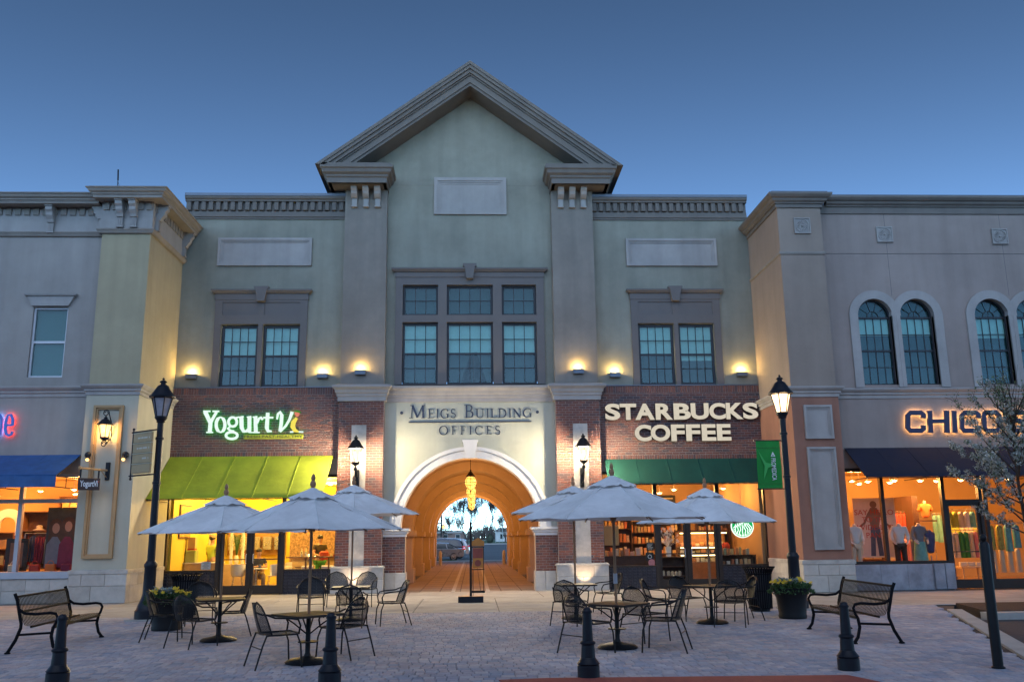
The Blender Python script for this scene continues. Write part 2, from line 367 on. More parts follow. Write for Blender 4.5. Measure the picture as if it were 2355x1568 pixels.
mat('marble', (.30, .30, .33), .45, .35, 2.2, .05, 80)
mat('dark_tile', (.028, .030, .042), .3, .2, 9, .05, 120, rnd=[(.030, .032, .046), (.022, .024, .036), (.040, .042, .056)])
mat('grout', (.11, .115, .135), .9, .2, 20)
mat('vault_plaster', (.50, .40, .30), .85, .10, .9, .3, 140, stain=.08)
mat('concrete', (.36, .33, .295), .88, .16, 1.6, .35, 70, rnd=[(.40, .365, .32), (.36, .33, .295), (.42, .38, .335), (.38, .345, .305)], blotch=.22, bsize=.5)
mat('concrete_plain', (.38, .36, .33), .88, .18, 2.2, .35, 70)
mat('paver', (.26, .25, .26), .88, .16, 14, .4, 90, rnd=[(.35, .36, .42), (.49, .40, .40), (.28, .305, .37), (.44, .42, .45), (.53, .46, .455), (.32, .345, .42), (.42, .36, .37), (.39, .405, .47)], blotch=.24, bsize=.45)
mat('paver_bed', (.05, .048, .05), .95, .3, 12, .4, 60)
mat('passage_paver', (.24, .19, .15), .85, .2, 10, .35, 70, rnd=[(.25, .195, .15), (.21, .165, .13), (.28, .22, .17), (.23, .185, .145)])
mat('asphalt', (.052, .051, .054), .9, .25, 5, .5, 120)
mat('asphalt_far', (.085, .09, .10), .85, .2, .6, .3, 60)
mat('red_paint', (.34, .075, .055), .8, .22, 6, .35, 90)
mat('blue_paint', (.06, .16, .32), .8, .25, 6, .3, 90)
mat('mulch', (.035, .022, .018), .95, .5, 30, 1.0, 40)
mat('lawn', (.05, .10, .025), .95, .35, 2.5, .6, 30)
glass_mat('glass', (.97, .98, .98), .4)
glass_mat('upper_glass', (.76, .90, .88), .6)
mat('shop_floor', (.36, .27, .17), .35, .15, 4)

# ---------------------------------------------------------------- the setting: ground, road, plaza, pavements
D = 29.67                       # main wall plane of the central building
YF = 26.57                      # front plane of the two side buildings
XL, XR = -9.73, 9.57            # where their flanks meet the central building
EDGE = 21.6                     # paver field ends, concrete pavement begins
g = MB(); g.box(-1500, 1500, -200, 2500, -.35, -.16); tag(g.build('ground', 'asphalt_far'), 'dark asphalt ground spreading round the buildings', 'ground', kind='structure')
def curb_x(y): return 10.45+(y-20.02)*.385
g = MB(); g.zprism([(-22, -12), (curb_x(-12), -12), (curb_x(20.4), 20.4), (curb_x(21.6)+.2, EDGE), (-22, EDGE)], -.15, -.035)
plaza = tag(g.build('plaza', 'paver_bed'), 'plaza paved with small grey and pink pavers', 'plaza', kind='structure')
PW = [.12, .15, .18]; PD = .175
def paver_mesh(w):
    b = MB(); h = w/2-.003; d = PD/2-.004; c = .010
    b.add([(-h, -d, -.05), (h, -d, -.05), (h, d, -.05), (-h, d, -.05), (-h, -d, -c), (h, -d, -c), (h, d, -c), (-h, d, -c), (-h+c, -d+c, 0), (h-c, -d+c, 0), (h-c, d-c, 0), (-h+c, d-c, 0)],
          [(0, 1, 5, 4), (1, 2, 6, 5), (2, 3, 7, 6), (3, 0, 4, 7), (4, 5, 9, 8), (5, 6, 10, 9), (6, 7, 11, 10), (7, 4, 8, 11), (8, 9, 10, 11)])
    me = b.mesh('paver'); me.materials.append(MATS['paver']); return me, b
PM = [paver_mesh(w) for w in PW]
def frame_x(px, y):             # ground x seen at a column of the picture, for the visible part of the paving
    return ax(px, 1400, y)
lay = []; rr_ = random.Random(3); y = 8.0
while y < EDGE-.09:
    x = -16-rr_.random()*.2; xe = curb_x(y)-.16
    while x < xe:
        k = rr_.choice((0, 1, 1, 2)); w = PW[k]
        if x+w > xe: break
        lay.append((x+w/2, y+PD/2, k, rr_.uniform(-.0015, .0015), rr_.uniform(-.012, .012))); x += w
    y += PD
def in_view(p): return frame_x(20, p[1]) < p[0] < frame_x(2335, p[1]) and p[1] > 10.9
near = sorted([i for i, p in enumerate(lay) if in_view(p)], key=lambda i: lay[i][1]+abs(lay[i][0])*.05)[:300]; nset = set(near)
rest = MB()
for i, (px_, py_, k, dz, rz_) in enumerate(lay):
    if i in nset:
        o = link('paver', PM[k][0], None, plaza, loc=(px_, py_, dz)); o.rotation_euler.z = rz_
    else:
        s_, c_ = math.sin(rz_), math.cos(rz_)
        rest.add([(px_+a*c_-b*s_, py_+a*s_+b*c_, c+dz) for a, b, c in PM[k][1].v], PM[k][1].f)
tag(rest.build('pavers', 'paver', plaza, fix=False), kind='stuff')
# red painted crossing strip at the foot of the picture, laid over the pavers' edge
g = MB(); g.zprism([(.7, 9.6), (4.95, 9.6), (4.47, 11.25), (.9, 11.47), (.3, 11.40)], -.005, .012)
tag(g.build('crossing', 'red_paint'), 'strip of dull red painted crossing at the near plaza edge', 'crossing', kind='structure')
# concrete edging along the diagonal kerb, road beyond
g = MB(); a = (curb_x(6)-.15, 6); b_ = (curb_x(20.3)-.15, 20.3)
n_ = Vector((6.6, -2.55)).normalized()*.3
tag(MB().zprism([(a[0], a[1]), (b_[0], b_[1]), (b_[0]+n_.x, b_[1]+n_.y), (a[0]+n_.x, a[1]+n_.y)], -.16, .004).build('kerb', 'concrete_plain'), 'pale concrete kerb running diagonally beside the road', 'kerb', kind='structure')
tag(MB().box(10.6, 24, 18.9, 19.3, -.16, .02).build('kerb', 'concrete_plain'), 'pale concrete kerb in front of the mulch bed', 'kerb', kind='structure')
tag(MB().zprism([(8.9, 5), (40, 5), (40, 18.88), (10.2, 18.88), (curb_x(18.0)+.3, 18.0), (curb_x(5)+.3, 5)], -.16, -.11).build('road', 'asphalt'), 'dark asphalt parking road beside the plaza', 'road', kind='structure')
for q in ([(11.2, 17.6), (14.5, 18.3), (14.5, 18.45), (11.2, 17.75)], [(10.0, 14.6), (14.5, 15.7), (14.5, 15.85), (10.0, 14.75)]):
    tag(MB().zprism(q, -.11, -.106).build('parking_line', 'blue_paint'), 'blue painted parking line on the dark road', 'parking line', 'blue parking lines', kind='structure')
tag(MB().zprism([(10.75, 19.3), (24, 19.3), (24, EDGE), (11.3, EDGE)], -.16, .03).build('planting_bed', 'mulch'), 'bed of dark brown mulch under the blossoming tree', 'planting bed', kind='structure')
# concrete pavement slabs
side = tag(MB().box(-24, 30, EDGE, D+.1, -.16, -.012).build('sidewalk', 'paver_bed'), 'concrete pavement along the shop fronts', 'sidewalk', kind='structure')
sm = {}
def slab(x0, x1, y0, y1):
    key = (round(x1-x0, 3), round(y1-y0, 3))
    if key not in sm:
        w, d = key[0]/2-.006, key[1]/2-.006; b = MB(); c = .012
        b.add([(-w, -d, -.05), (w, -d, -.05), (w, d, -.05), (-w, d, -.05), (-w, -d, -c), (w, -d, -c), (w, d, -c), (-w, d, -c), (-w+c, -d+c, 0), (w-c, -d+c, 0), (w-c, d-c, 0), (-w+c, d-c, 0)],
              [(0, 1, 5, 4), (1, 2, 6, 5), (2, 3, 7, 6), (3, 0, 4, 7), (4, 5, 9, 8), (5, 6, 10, 9), (6, 7, 11, 10), (7, 4, 8, 11), (8, 9, 10, 11)])
        sm[key] = b.mesh('slab'); sm[key].materials.append(MATS['concrete'])
    link('slab', sm[key], None, side, loc=((x0+x1)/2, (y0+y1)/2, random.uniform(-.002, .002)))
ys = [EDGE, 22.3, 24.4, 26.5]
for j in range(3):
    for i in range(26): slab(-23.4+i*2.0, -21.4+i*2.0, ys[j], ys[j+1])
for j, (y0, y1) in enumerate(((26.5, 28.1), (28.1, 29.66))):
    xs = [XL+.02, -7.8, -5.9, -4.0, -2.0, 0.0, 2.0, 4.0, 5.9, 7.8, XR-.02]
    for i in range(10): slab(xs[i], xs[i+1], y0, y1)
# ---------------------------------------------------------------- central building
C = -.085; FP = D-.33                                    # axis and front plane of the pilasters
hall = thing('office_building', 'pale green stucco building with pointed gable and arched passage through it', 'building', (C, D, 0))
def part(mb, name, m, smooth=None): return mb.build(name, m, hall, world=True, smooth=smooth)
ZB, ZR = 6.545, 13.2
winL = [(-8.305, -7.13), (-6.93, -5.756)]; winR = [(5.616, 6.79), (6.99, 8.165)]
WZ0, WZ1 = 6.59, 8.64
# --- wing walls with window openings
for x0, x1, ws in ((XL, C-4.19, winL), (C+4.19, XR, winR)):
    part(MB().wall(x0, x1, ZB, 12.35, D, D+.4, [(a-.02, b+.02, WZ0-.02, WZ1+.02) for a, b in ws]), 'wall', 'green_stucco')
    cx = (x0+x1)/2
    # entablature: band, dentil course, crown, metal coping
    part(MB().box(x0, x1, D-.05, D+.38, 12.35, 12.42).box(x0, x1, D-.09, D+.38, 12.42, 12.5).box(x0, x1, D-.06, D+.38, 12.5, 12.62), 'frieze', 'roof_trim')
    part(MB().box(x0, x1, D-.02, D+.38, 12.62, 12.95), 'frieze', 'roof_trim')
    n = int((x1-x0)/.245); dm = None
    for i in range(n):
        xx = x0+.12+i*.245
        if dm is None: dm = MB().bbox(-.075, .075, -.12, .02, -.15, .15, .015).mesh('dentil'); dm.materials.append(MATS['roof_trim'])
        link('dentil', dm, None, hall, loc=Vector((xx, D-.02, 12.79))-hall.location)
    part(MB().sweep([(0, 0), (.14, 0), (.14, .05), (.2, .09), (.22, .16), (-.3, .16), (-.3, 0)], [(x0, D-.02), (x1, D-.02)][::1], 12.95), 'crown_moulding', 'roof_trim')
    part(MB().box(x0, x1, D-.26, D+.4, 13.113, 13.21), 'coping', 'sheet_metal')
    # raised stucco panel
    a, b = (-8.575, -5.43) if x0 < 0 else (5.29, 8.435)
    def framed(a, b, z0, z1, y, w=.17, parent=hall, m='lilac_trim', mi='lilac_trim', nm='wall_panel'):
        fr = MB()
        for k, (o, t, dy) in enumerate(((0, w*.5, .085), (w*.5, w*.25, .055), (w*.75, w*.25, .03))):
            fr.box(a+o, b-o, y-dy, y+.01, z1-o-t, z1-o); fr.box(a+o, b-o, y-dy, y+.01, z0+o, z0+o+t)
            fr.box(a+o, a+o+t, y-dy, y+.01, z0+o+t, z1-o-t); fr.box(b-o-t, b-o, y-dy, y+.01, z0+o+t, z1-o-t)
        p_ = fr.build(nm, m, parent, world=True)
        MB().box(a+w, b-w, y-.012, y+.01, z0+w, z1-w).build('panel_field', mi, p_, world=True); return p_
    framed(a, b, 10.69, 11.67, D)
    # dark window surround: body, head cornice, keystone, recessed panels
    s0, s1 = (a+.04, b-.12) if x0 < 0 else (a+.0, b-.02)
    s0, s1 = (-8.55, -5.50) if x0 < 0 else (5.37, 8.42)
    w_ = ws; yb = D-.07
    body = MB().wall(s0, s1, ZB+.005, 9.50, yb, D+.01, [(p-.03, q+.03, WZ0-.03, WZ1+.03) for p, q in w_]+[(w_[0][0]-.0, w_[0][1]+.0, 8.98, 9.42), (w_[1][0], w_[1][1], 8.98, 9.42)])
    sur = part(body, 'window_surround', 'dark_trim')
    for p, q in w_: MB().box(p, q, D-.035, D+.012, 8.98, 9.42).build('panel_field', 'dark_trim', sur, world=True)
    MB().box(s0-.02, s1+.02, D-.09, D+.01, 9.502, 9.72).sweep([(0, 0), (.06, 0), (.09, .05), (.12, .07), (.12, .12), (-.08, .12), (-.08, 0)], [(s0-.02, D+.01), (s0-.02, D-.09), (s1+.02, D-.09), (s1+.02, D+.01)], 9.722).build('head_cornice', 'dark_trim', sur, world=True)
    kx = (s0+s1)/2
    MB().prism([(kx-.12, 9.42), (kx+.12, 9.42), (kx+.19, 9.83), (kx+.24, 9.86), (kx+.24, 9.93), (kx-.24, 9.93), (kx-.24, 9.86), (kx-.19, 9.83)], D-.25, D-.06).build('keystone', 'dark_trim', sur, world=True)
mat('room_teal', (.085, .125, .135), .9, .25, .8)
# --- windows: frame, sash bar, muntins, panes, blind
def window(parent, x0, x1, z0, z1, y, nc, rows, m='window_black', split=True, blind=.5, lowroom=True, gm='upper_glass', fan=False):
    """sash window set 0.1 behind the wall face; rows = number of pane rows"""
    yf = y+.09; f = .06
    w = MB().wall(x0, x1, z0, z1, yf, yf+.09, [(x0+f, x1-f, z0+f, z1-f)]).build('window', m, parent, world=True)
    a, b, c, d = x0+f, x1-f, z0+f, z1-f
    zs = [c+(d-c)*i/rows for i in range(rows+1)]; xs = [a+(b-a)*i/nc for i in range(nc+1)]
    mu = MB()
    for i in range(1, nc): mu.box(xs[i]-.011, xs[i]+.011, yf+.012, yf+.045, c, d)
    for j in range(1, rows):
        t = .03 if (split and j == rows//2) else .011
        mu.box(a, b, yf+.008-(.01 if t > .02 else 0), yf+.048, zs[j]-t, zs[j]+t)
    mu.build('muntins', m, w, world=True)
    pm = MB().box(-.5*(xs[1]-xs[0])+.012, .5*(xs[1]-xs[0])-.012, 0, .006, -.5*(zs[1]-zs[0])+.012, .5*(zs[1]-zs[0])-.012).mesh('pane'); pm.materials.append(MATS[gm])
    o0 = origin(w)
    for i in range(nc):
        for j in range(rows):
            link('pane', pm, None, w, loc=Vector(((xs[i]+xs[i+1])/2, yf+.03+random.uniform(-.001, .001), (zs[j]+zs[j+1])/2))-o0)
    if blind: MB().box(a, b, yf+.12, yf+.13, d-(d-c)*blind, d).build('blind', 'blind', w, world=True)
    MB().box(a-.04, b+.04, yf+.14, yf+.15, c-.04, d+.04).build('painted_dim_room', 'room_teal', w, world=True)  # flat sheet behind the glass; the room's dimness is put into its colour
    return w
bl = [.5, .5, .5, .62]
for i, (a, b) in enumerate(winL): window(hall, a, b, WZ0, WZ1, D, 4, 4, blind=.5)
for i, (a, b) in enumerate(winR): window(hall, a, b, WZ0, WZ1, D, 4, 4, blind=(.5, .6)[i])
# --- centre bay: gable wall, big window group
SP = 13.6                                                # springing of the gable
part(MB().wall(C-2.86, C+2.86, 6.5, SP, D, D+.4, [(-2.36, 2.2, 6.6, 10.04)]), 'wall', 'green_stucco')
ap = (C+.01, 17.15)
part(MB().prism([(C-4.3, SP+.005), (C+4.3, SP+.005), (ap[0]+.02, ap[1]+.2), (ap[0]-.02, ap[1]+.2)], D, D+.4), 'gable_wall', 'green_stucco')
framed(-1.31, 1.19, 12.53, 13.88, D, .24)
big = MB().wall(-2.58, 2.42, 6.62, 10.29, D-.07, D+.02, [])  # replaced below by the pierced frame
cols = [(-2.33, -1.16), (-.85, .68), (1.0, 2.15)]; upz = (8.98, 10.01); loz = (6.63, 8.715)
big = MB().wall(-2.58, 2.42, 6.615, 10.28, D-.07, D+.1, [(a-.01, b+.01, z0-.01, z1+.01) for a, b in cols for z0, z1 in (upz, loz)])
sur = part(big, 'window_surround', 'dark_trim')
MB().box(-2.60, 2.44, D-.1, D+.01, 10.282, 10.46).sweep([(0, 0), (.05, 0), (.09, .05), (.12, .07), (.12, .13), (-.08, .13), (-.08, 0)], [(-2.60, D+.01), (-2.60, D-.1), (2.44, D-.1), (2.44, D+.01)], 10.462).build('head_cornice', 'dark_trim', sur, world=True)
MB().prism([(C-.11, 10.2), (C+.11, 10.2), (C+.17, 10.6), (C+.23, 10.64), (C+.23, 10.72), (C-.23, 10.72), (C-.23, 10.64), (C-.17, 10.6)], D-.27, D-.08).build('keystone', 'dark_trim', sur, world=True)
for k, (a, b) in enumerate(cols):
    window(hall, a, b, upz[0], upz[1], D, (3, 4, 3)[k], 2, split=False, blind=0)
    window(hall, a, b, loz[0], loz[1], D, (3, 4, 3)[k], 4, blind=.5)
# --- upper pilasters, brackets, gable cornice
for s in (-1, 1):
    xo, xi = C+s*4.22, C+s*2.80
    part(MB().box(min(xo, xi), max(xo, xi), FP, D+.39, 6.6, 13.3), 'pilaster', 'grey_stucco')
    for k in range(3):
        bx_ = C+s*(3.9-k*.39)
        br = MB(); 
        br.xprism([(FP-.16, 13.32), (FP-.40, 13.32), (FP-.40, 13.22), (FP-.33, 13.14), (FP-.30, 13.06), (FP-.20, 12.98), (FP-.12, 12.95), (FP+.0, 12.95), (FP, 13.32)], bx_-.10, bx_+.10)
        br.box(bx_-.085, bx_+.085, FP-.1, FP, 12.70, 12.945).box(bx_-.10, bx_+.10, FP-.13, FP, 12.655, 12.70)
        part(br, 'bracket', 'lilac_trim')
    # eave return: soffit slab and stepped cornice
    xa, xb = C+s*4.72, C+s*2.80
    x0, x1 = min(xa, xb), max(xa, xb)
    part(MB().box(x0, x1, D-.97, D+.3, 13.30, 13.36), 'soffit', 'roof_trim')
    path = [(x0, D+.3), (x0, D-.97), (x1, D-.97), (x1, D-.02)]
    part(MB().sweep([(0, 0), (.03, 0), (.03, .17), (.08, .21), (.08, .27), (.17, .33), (.2, .44), (.25, .47), (.25, .55), (-.1, .55), (-.1, 0)], path, 13.30), 'eave_cornice', 'roof_trim')
    part(MB().prism([(x0-.26, 13.853), (x1+.26, 13.853), (x1+.1, 13.93), (x0-.22, 13.93)], D-1.2, D+.0), 'eave_roof', 'roof_trim')
# raking cornice in stepped layers
def chevron(t0, t1, y0, y1):
    """slanting band between two offsets below the outer roof line"""
    apx, apz, ex, ez = C+.03, 17.68, 5.08, 13.92
    L_ = math.hypot(ex, apz-ez); k = L_/ex
    m = MB()
    for s in (-1, 1):
        pl = [(apx, apz-t0*k), (apx+s*ex, ez-t0*k), (apx+s*ex, ez-t1*k), (apx, apz-t1*k)]
        zmin = 13.86
        pl = [(apx, apz-t0*k)]
        def xat(t, z): return apx+s*ex*(apz-t*k-z)/(apz-ez)
        pl += [(xat(t0, zmin), zmin), (xat(t1, zmin), zmin), (apx, apz-t1*k)]
        m.prism(pl, y0, y1)
    return m
for i, (t0, t1, yo) in enumerate(((0, .10, -1.24), (.10, .20, -1.20), (.20, .31, -1.13), (.31, .36, -1.06), (.36, .555, -1.01), (.555, .60, -.96))):
    part(chevron(t0, t1, D+yo, D+3 if i < 1 else D+.02), 'raking_cornice', 'roof_trim')
part(chevron(.60, .64, D-.955, D+.015), 'raking_soffit', 'roof_trim')
shm = MB(); 
# --- string course that wraps pilasters and centre
path = [(C-4.42, D+.02), (C-4.26, D+.02), (C-4.26, FP-.02), (C-2.76, FP-.02), (C-2.76, D-.02), (C+2.76, D-.02), (C+2.76, FP-.02), (C+4.26, FP-.02), (C+4.26, D+.02)][1:]
part(MB().sweep([(-.05, 0), (.03, 0), (.03, .14), (.06, .16), (.06, .23), (.10, .27), (.12, .36), (.18, .42), (.2, .44), (.2, .51), (.02, .56), (-.05, .56)], path, 6.03), 'string_course', 'lilac_trim')
# --- bricks: mortar bed plus every brick; the ones beside the passage are parts of their own
CH, BLN, JT = .0805, .222, .014
loose = []; mass = {'brick_red': MB(), 'brick_dark': MB()}
def brick_field(x0, x1, z0, z1, y, m, keep=None, holes=(), single=False, depth=.10, soldier=None):
    """running-bond panel facing -y with its front at y"""
    part(MB().wall(x0, x1, z0, z1, y+.014, y+depth+.02, [h for h in holes]), 'mortar_bed', 'mortar')
    zz = z0; row = 0
    while zz < z1-.02:
        ze = min(zz+CH, z1); x = x0-(BLN/2 if row % 2 else 0)
        while x < x1-.001:
            a, b = max(x, x0), min(x+BLN, x1); x += BLN
            cuts = [(a, b)]
            for h in holes:
                if h[2] < (zz+ze)/2 < h[3]:
                    cuts = [c for a_, b_ in cuts for c in ((a_, min(b_, h[0])), (max(a_, h[1]), b_)) if c[1]-c[0] > .03]
            for a_, b_ in cuts:
                if b_-a_ < .03: continue
                q = (a_+JT/2, b_-JT/2, zz+JT/2, ze-JT/2, y+random.uniform(-.002, .003), y+depth, m)
                if single: loose.append(q)
                else: mass[m].bbox(q[0], q[1], q[4], q[5], q[2], q[3], .004)
        zz += CH; row += 1
def soldier(x0, x1, z0, z1, y, m):
    part(MB().box(x0, x1, y+.014, y+.1, z0, z1), 'mortar_bed', 'mortar'); n = round((x1-x0)/.0805); w = (x1-x0)/n
    for i in range(n): mass[m].bbox(x0+i*w+JT/2, x0+(i+1)*w-JT/2, y-.006+random.uniform(-.002, .002), y+.09, z0+JT/2, z1-JT/2, .004)
for s in (-1, 1):
    xo, xi = sorted((C+s*4.24, C+s*2.79)); pc = C+s*3.585
    brick_field(xo, xi, .83, 6.03, FP, 'brick_red', holes=[(pc-.235, pc+.235, .8, 5.29)], single=True)
    part(MB().box(xo+.005, xi-.005, FP+.13, D+.02, .83, 6.03), 'pilaster_core', 'mortar')
    # brick returns of the pilaster, seen from the passage side
    ymid = (FP+D)/2
    for zz in [ .83+i*CH for i in range(int(5.2/CH))]:
        xs_ = xi if s < 0 else xo
        off = .0 if int(zz/CH) % 2 else -.11
        for yy in (FP+.1+off, FP+.322+off):
            a, b = max(yy, FP+.105), min(yy+BLN, D-.001)
            if b-a > .03: mass['brick_red'].box(xs_-(.1 if s < 0 else -.004), xs_+(.004 if s < 0 else .1)-(.008 if s < 0 else -.0), a+.006, b-.006, zz+.006, zz+CH-.006)
    part(MB().box(pc-.235, pc+.235, FP+.02, FP+.13, .82, 5.285), 'stone_panel', 'limestone')
    b0, b1 = sorted((C+s*4.36, C+s*2.72))
    # stone base in blocks
    for (u0, u1, w0, w1) in ((0, .5, 0, .42), (.5, 1, 0, .42), (0, .33, .42, .76), (.33, .72, .42, .76), (.72, 1, .42, .76)):
        part(MB().bbox(b0+(b1-b0)*u0+.003, b0+(b1-b0)*u1-.003, FP-.07, FP+.1, w0+.003, w1-.003, .012), 'base_stone', 'limestone_block')
    part(MB().box(b0+.01, b1-.01, FP-.05, D+.05, -.02, .755), 'base_core', 'limestone')
    part(MB().sweep([(0, 0), (.02, 0), (.02, .04), (-.04, .08), (-.1, .08), (-.1, 0)], [(b0, D), (b0, FP-.07), (b1, FP-.07), (b1, D)], .757), 'base_cap', 'limestone')
    # arch pier in line with the recessed wall
    p0, p1 = sorted((C+s*2.81, C+s*2.085))
    brick_field(p0, p1, .6, 1.71, D-.0, 'brick_red', single=True)
    part(MB().box(p0+.004, p1-.004, D+.12, D+.6, .6, 1.71), 'pier_core', 'vault_plaster')
    q0, q1 = sorted((C+s*2.715, C+s*2.05))
    part(MB().bbox(q0+.002, (q0+q1)/2-.003, D-.06, D+.62, -.02, .597, .012), 'base_stone', 'limestone_block')
    part(MB().bbox((q0+q1)/2+.003, q1, D-.06, D+.62, -.02, .597, .012), 'base_stone', 'limestone_block')
    part(MB().sweep([(-.02, 0), (.02, 0), (.02, .07), (.06, .10), (.08, .16), (.13, .19), (.13, .26), (-.02, .26)],
                    ([(C-2.84, D-.01), (C-2.085, D-.01), (C-2.085, D+.62)] if s < 0 else [(C+2.085, D+.62), (C+2.085, D-.01), (C+2.84, D-.01)]), 1.712), 'impost', 'white_trim')
    part(MB().box(p0, p1-.0, D+.0, D+.62, 1.715, 1.968), 'impost_core', 'white_trim')
# brick spandrels over the shop fronts
for x0, x1, zb in ((XL+.01, C-4.19, 4.22), (C+4.19, XR-.01, 4.02)):
    soldier(x0, x1, ZB-.25, ZB-.02, D-.08, 'brick_dark')
    brick_field(x0, x1, zb+.22, ZB-.25, D-.08, 'brick_dark')
    soldier(x0, x1, zb, zb+.22, D-.08, 'brick_dark')
    part(MB().box(x0, x1, D-.11, D+.02, ZB-.02, ZB+.012), 'sill', 'sheet_metal')
    part(MB().box(x0, x1, D+.03, D+.35, zb, ZB), 'lintel', 'mortar')
# individual bricks: the 300 nearest eye level round the passage, the rest in one mass
loose.sort(key=lambda q: abs((q[0]+q[1])/2-C)*.6+abs((q[2]+q[3])/2-3.6))
bm_cache = {}
for i, q in enumerate(loose):
    if i < 300:
        w, h = round(q[1]-q[0], 4), round(q[3]-q[2], 4); key = (w, h, q[6])
        if key not in bm_cache:
            me = MB().bbox(-w/2, w/2, 0, .10, -h/2, h/2, .004).mesh('brick'); me.materials.append(MATS[q[6]]); bm_cache[key] = me
        link('brick', bm_cache[key], None, hall, loc=Vector(((q[0]+q[1])/2, q[4], (q[2]+q[3])/2))-hall.location)
    else: mass[q[6]].bbox(q[0], q[1], q[4], q[5], q[2], q[3], .004)
for k, m in mass.items(): tag(m.build('bricks', k, hall, world=True, fix=False), kind='stuff')
# --- arch wall over the passage
AZ, RI, RO = 1.96, 2.235, 2.60
def arch_wall(x0, x1, z1, cz, r, y0, y1, n=40):
    """wall above an arched opening, down to the springing"""
    m = MB(); cx = (x0+x1)/2; top = []; cur = []
    for i in range(n+1):
        a = PI-PI*i/n; cur.append((cx+r*math.cos(a), cz+r*math.sin(a)))
    pts = cur
    for i in range(n):
        (ax_, az_), (bx_, bz_) = pts[i], pts[i+1]
        for y, fl in ((y0, 0), (y1, 1)):
            m.add([(ax_, y, az_), (bx_, y, bz_), (bx_, y, z1), (ax_, y, z1)], [(0, 1, 2, 3) if not fl else (3, 2, 1, 0)])
        m.add([(ax_, y0, az_), (bx_, y0, bz_), (bx_, y1, bz_), (ax_, y1, az_)], [(0, 3, 2, 1)])
    for a_, b_ in ((x0, cx-r), (cx+r, x1)):
        m.add([(a_, y0, cz), (b_, y0, cz), (b_, y0, z1), (a_, y0, z1)], [(0, 1, 2, 3)])
    return m
part(arch_wall(C-2.84, C+2.84, 6.1, AZ, RO-.02, D, D+.3), 'arch_wall', 'arch_stucco')
a = MB().ring(C, AZ, RI, RO-.12, 0, PI, D-.03, D+.62, 48).ring(C, AZ, RO-.12, RO-.06, 0, PI, D-.07, D+.1, 48).ring(C, AZ, RO-.06, RO, 0, PI, D-.05, D+.1, 48)
part(a, 'archivolt', 'white_trim', 35)
part(MB().prism([(C-.14, AZ+RI-.02), (C+.14, AZ+RI-.02), (C+.235, AZ+RO+.14), (C+.26, AZ+RO+.16), (C+.26, AZ+RO+.21), (C-.26, AZ+RO+.21), (C-.26, AZ+RO+.16), (C-.235, AZ+RO+.14)], D-.16, D+.05), 'keystone', 'white_trim')
# --- the passage: side walls with shallow piers, vault with ribs, far arch
PE = 60.0; PR = 2.62                                     # far end, vault radius
wallp = MB()
for s in (-1, 1):
    xw = C+s*PR
    part(MB().box(min(xw, xw+s*.3), max(xw, xw+s*.3), D+.62, PE, -.05, AZ), 'passage_wall', 'vault_plaster')
    part(MB().sweep([(0, 0), (.03, 0), (.03, .10), (.09, .15), (.09, .22), (0, .22)], ([(xw, D+.7), (xw, PE)] if s < 0 else [(xw, PE), (xw, D+.7)]), 1.73), 'passage_impost', 'vault_plaster')
    for yy in (36.5, 43.5, 50.5, 56.8):
        x0, x1 = sorted((xw, xw-s*.34)); 
        part(MB().box(x0, x1, yy-.55, yy+.55, -.02, 1.73), 'passage_pier', 'vault_plaster')
        x0, x1 = sorted((xw, xw-s*.42)); part(MB().box(x0, x1, yy-.62, yy+.62, -.02, .52), 'pier_base', 'vault_plaster')
        x0, x1 = sorted((xw, xw-s*.45)); part(MB().box(x0, x1, yy-.65, yy+.65, 1.735, 1.955), 'pier_cap', 'vault_plaster')
for yy in (36.5, 43.5, 50.5, 56.8):
    part(MB().ring(C, AZ, PR-.34, PR+.02, 0, PI, yy-.5, yy+.5, 40), 'vault_rib', 'vault_plaster', 35)
v = MB(); n = 40
for i in range(n):
    a0, a1 = PI*i/n, PI*(i+1)/n
    v.add([(C+PR*math.cos(a0), D+.3, AZ+PR*math.sin(a0)), (C+PR*math.cos(a1), D+.3, AZ+PR*math.sin(a1)), (C+PR*math.cos(a1), PE+.3, AZ+PR*math.sin(a1)), (C+PR*math.cos(a0), PE+.3, AZ+PR*math.sin(a0))], [(0, 1, 2, 3)])
part(v, 'vault', 'vault_plaster', 40)
part(arch_wall(C-9, C+9, 11, AZ, 2.28, PE, PE+.5), 'rear_wall', 'vault_plaster')
for s in (-1, 1):
    x0, x1 = sorted((C+s*2.28, C+s*9)); part(MB().box(x0, x1, PE+.001, PE+.5, -.05, AZ-.001), 'rear_wall', 'vault_plaster')
part(MB().box(C-12, C+12, D+.41, PE+.4, 11.9, 12.1), 'flat_roof', 'sheet_metal')
pf = tag(MB().box(C-2.3, C+2.3, D-.0, 66, -.16, -.014).build('passage_floor', 'paver_bed'), 'brown paved floor running through the arched passage', 'floor', kind='structure')
pm_ = MB(); 
for j in range(int((65.9-D)/.62)):
    y0 = D+j*.62
    for k in range(7):
        x0 = C-2.28+k*.65
        mm = 'passage_paver'
        key = 'pf'
        if key not in sm:
            b = MB(); c = .008; w, d = .318, .303
            b.add([(-w, -d, -.03), (w, -d, -.03), (w, d, -.03), (-w, d, -.03), (-w+c, -d+c, 0), (w-c, -d+c, 0), (w-c, d-c, 0), (-w+c, d-c, 0)], [(0, 1, 5, 4), (1, 2, 6, 5), (2, 3, 7, 6), (3, 0, 4, 7), (4, 5, 6, 7)])
            sm[key] = b.mesh('slab'); sm[key].materials.append(MATS['passage_paver'])
        if j < 22: link('slab', sm[key], None, pf, loc=(x0+.325, y0+.31, random.uniform(-.002, .002)))
        else: pm_.add([(x0+.325+a, y0+.31+b, c) for a, b, c in [tuple(v.co) for v in sm[key].vertices]], [tuple(p.vertices) for p in sm[key].polygons])
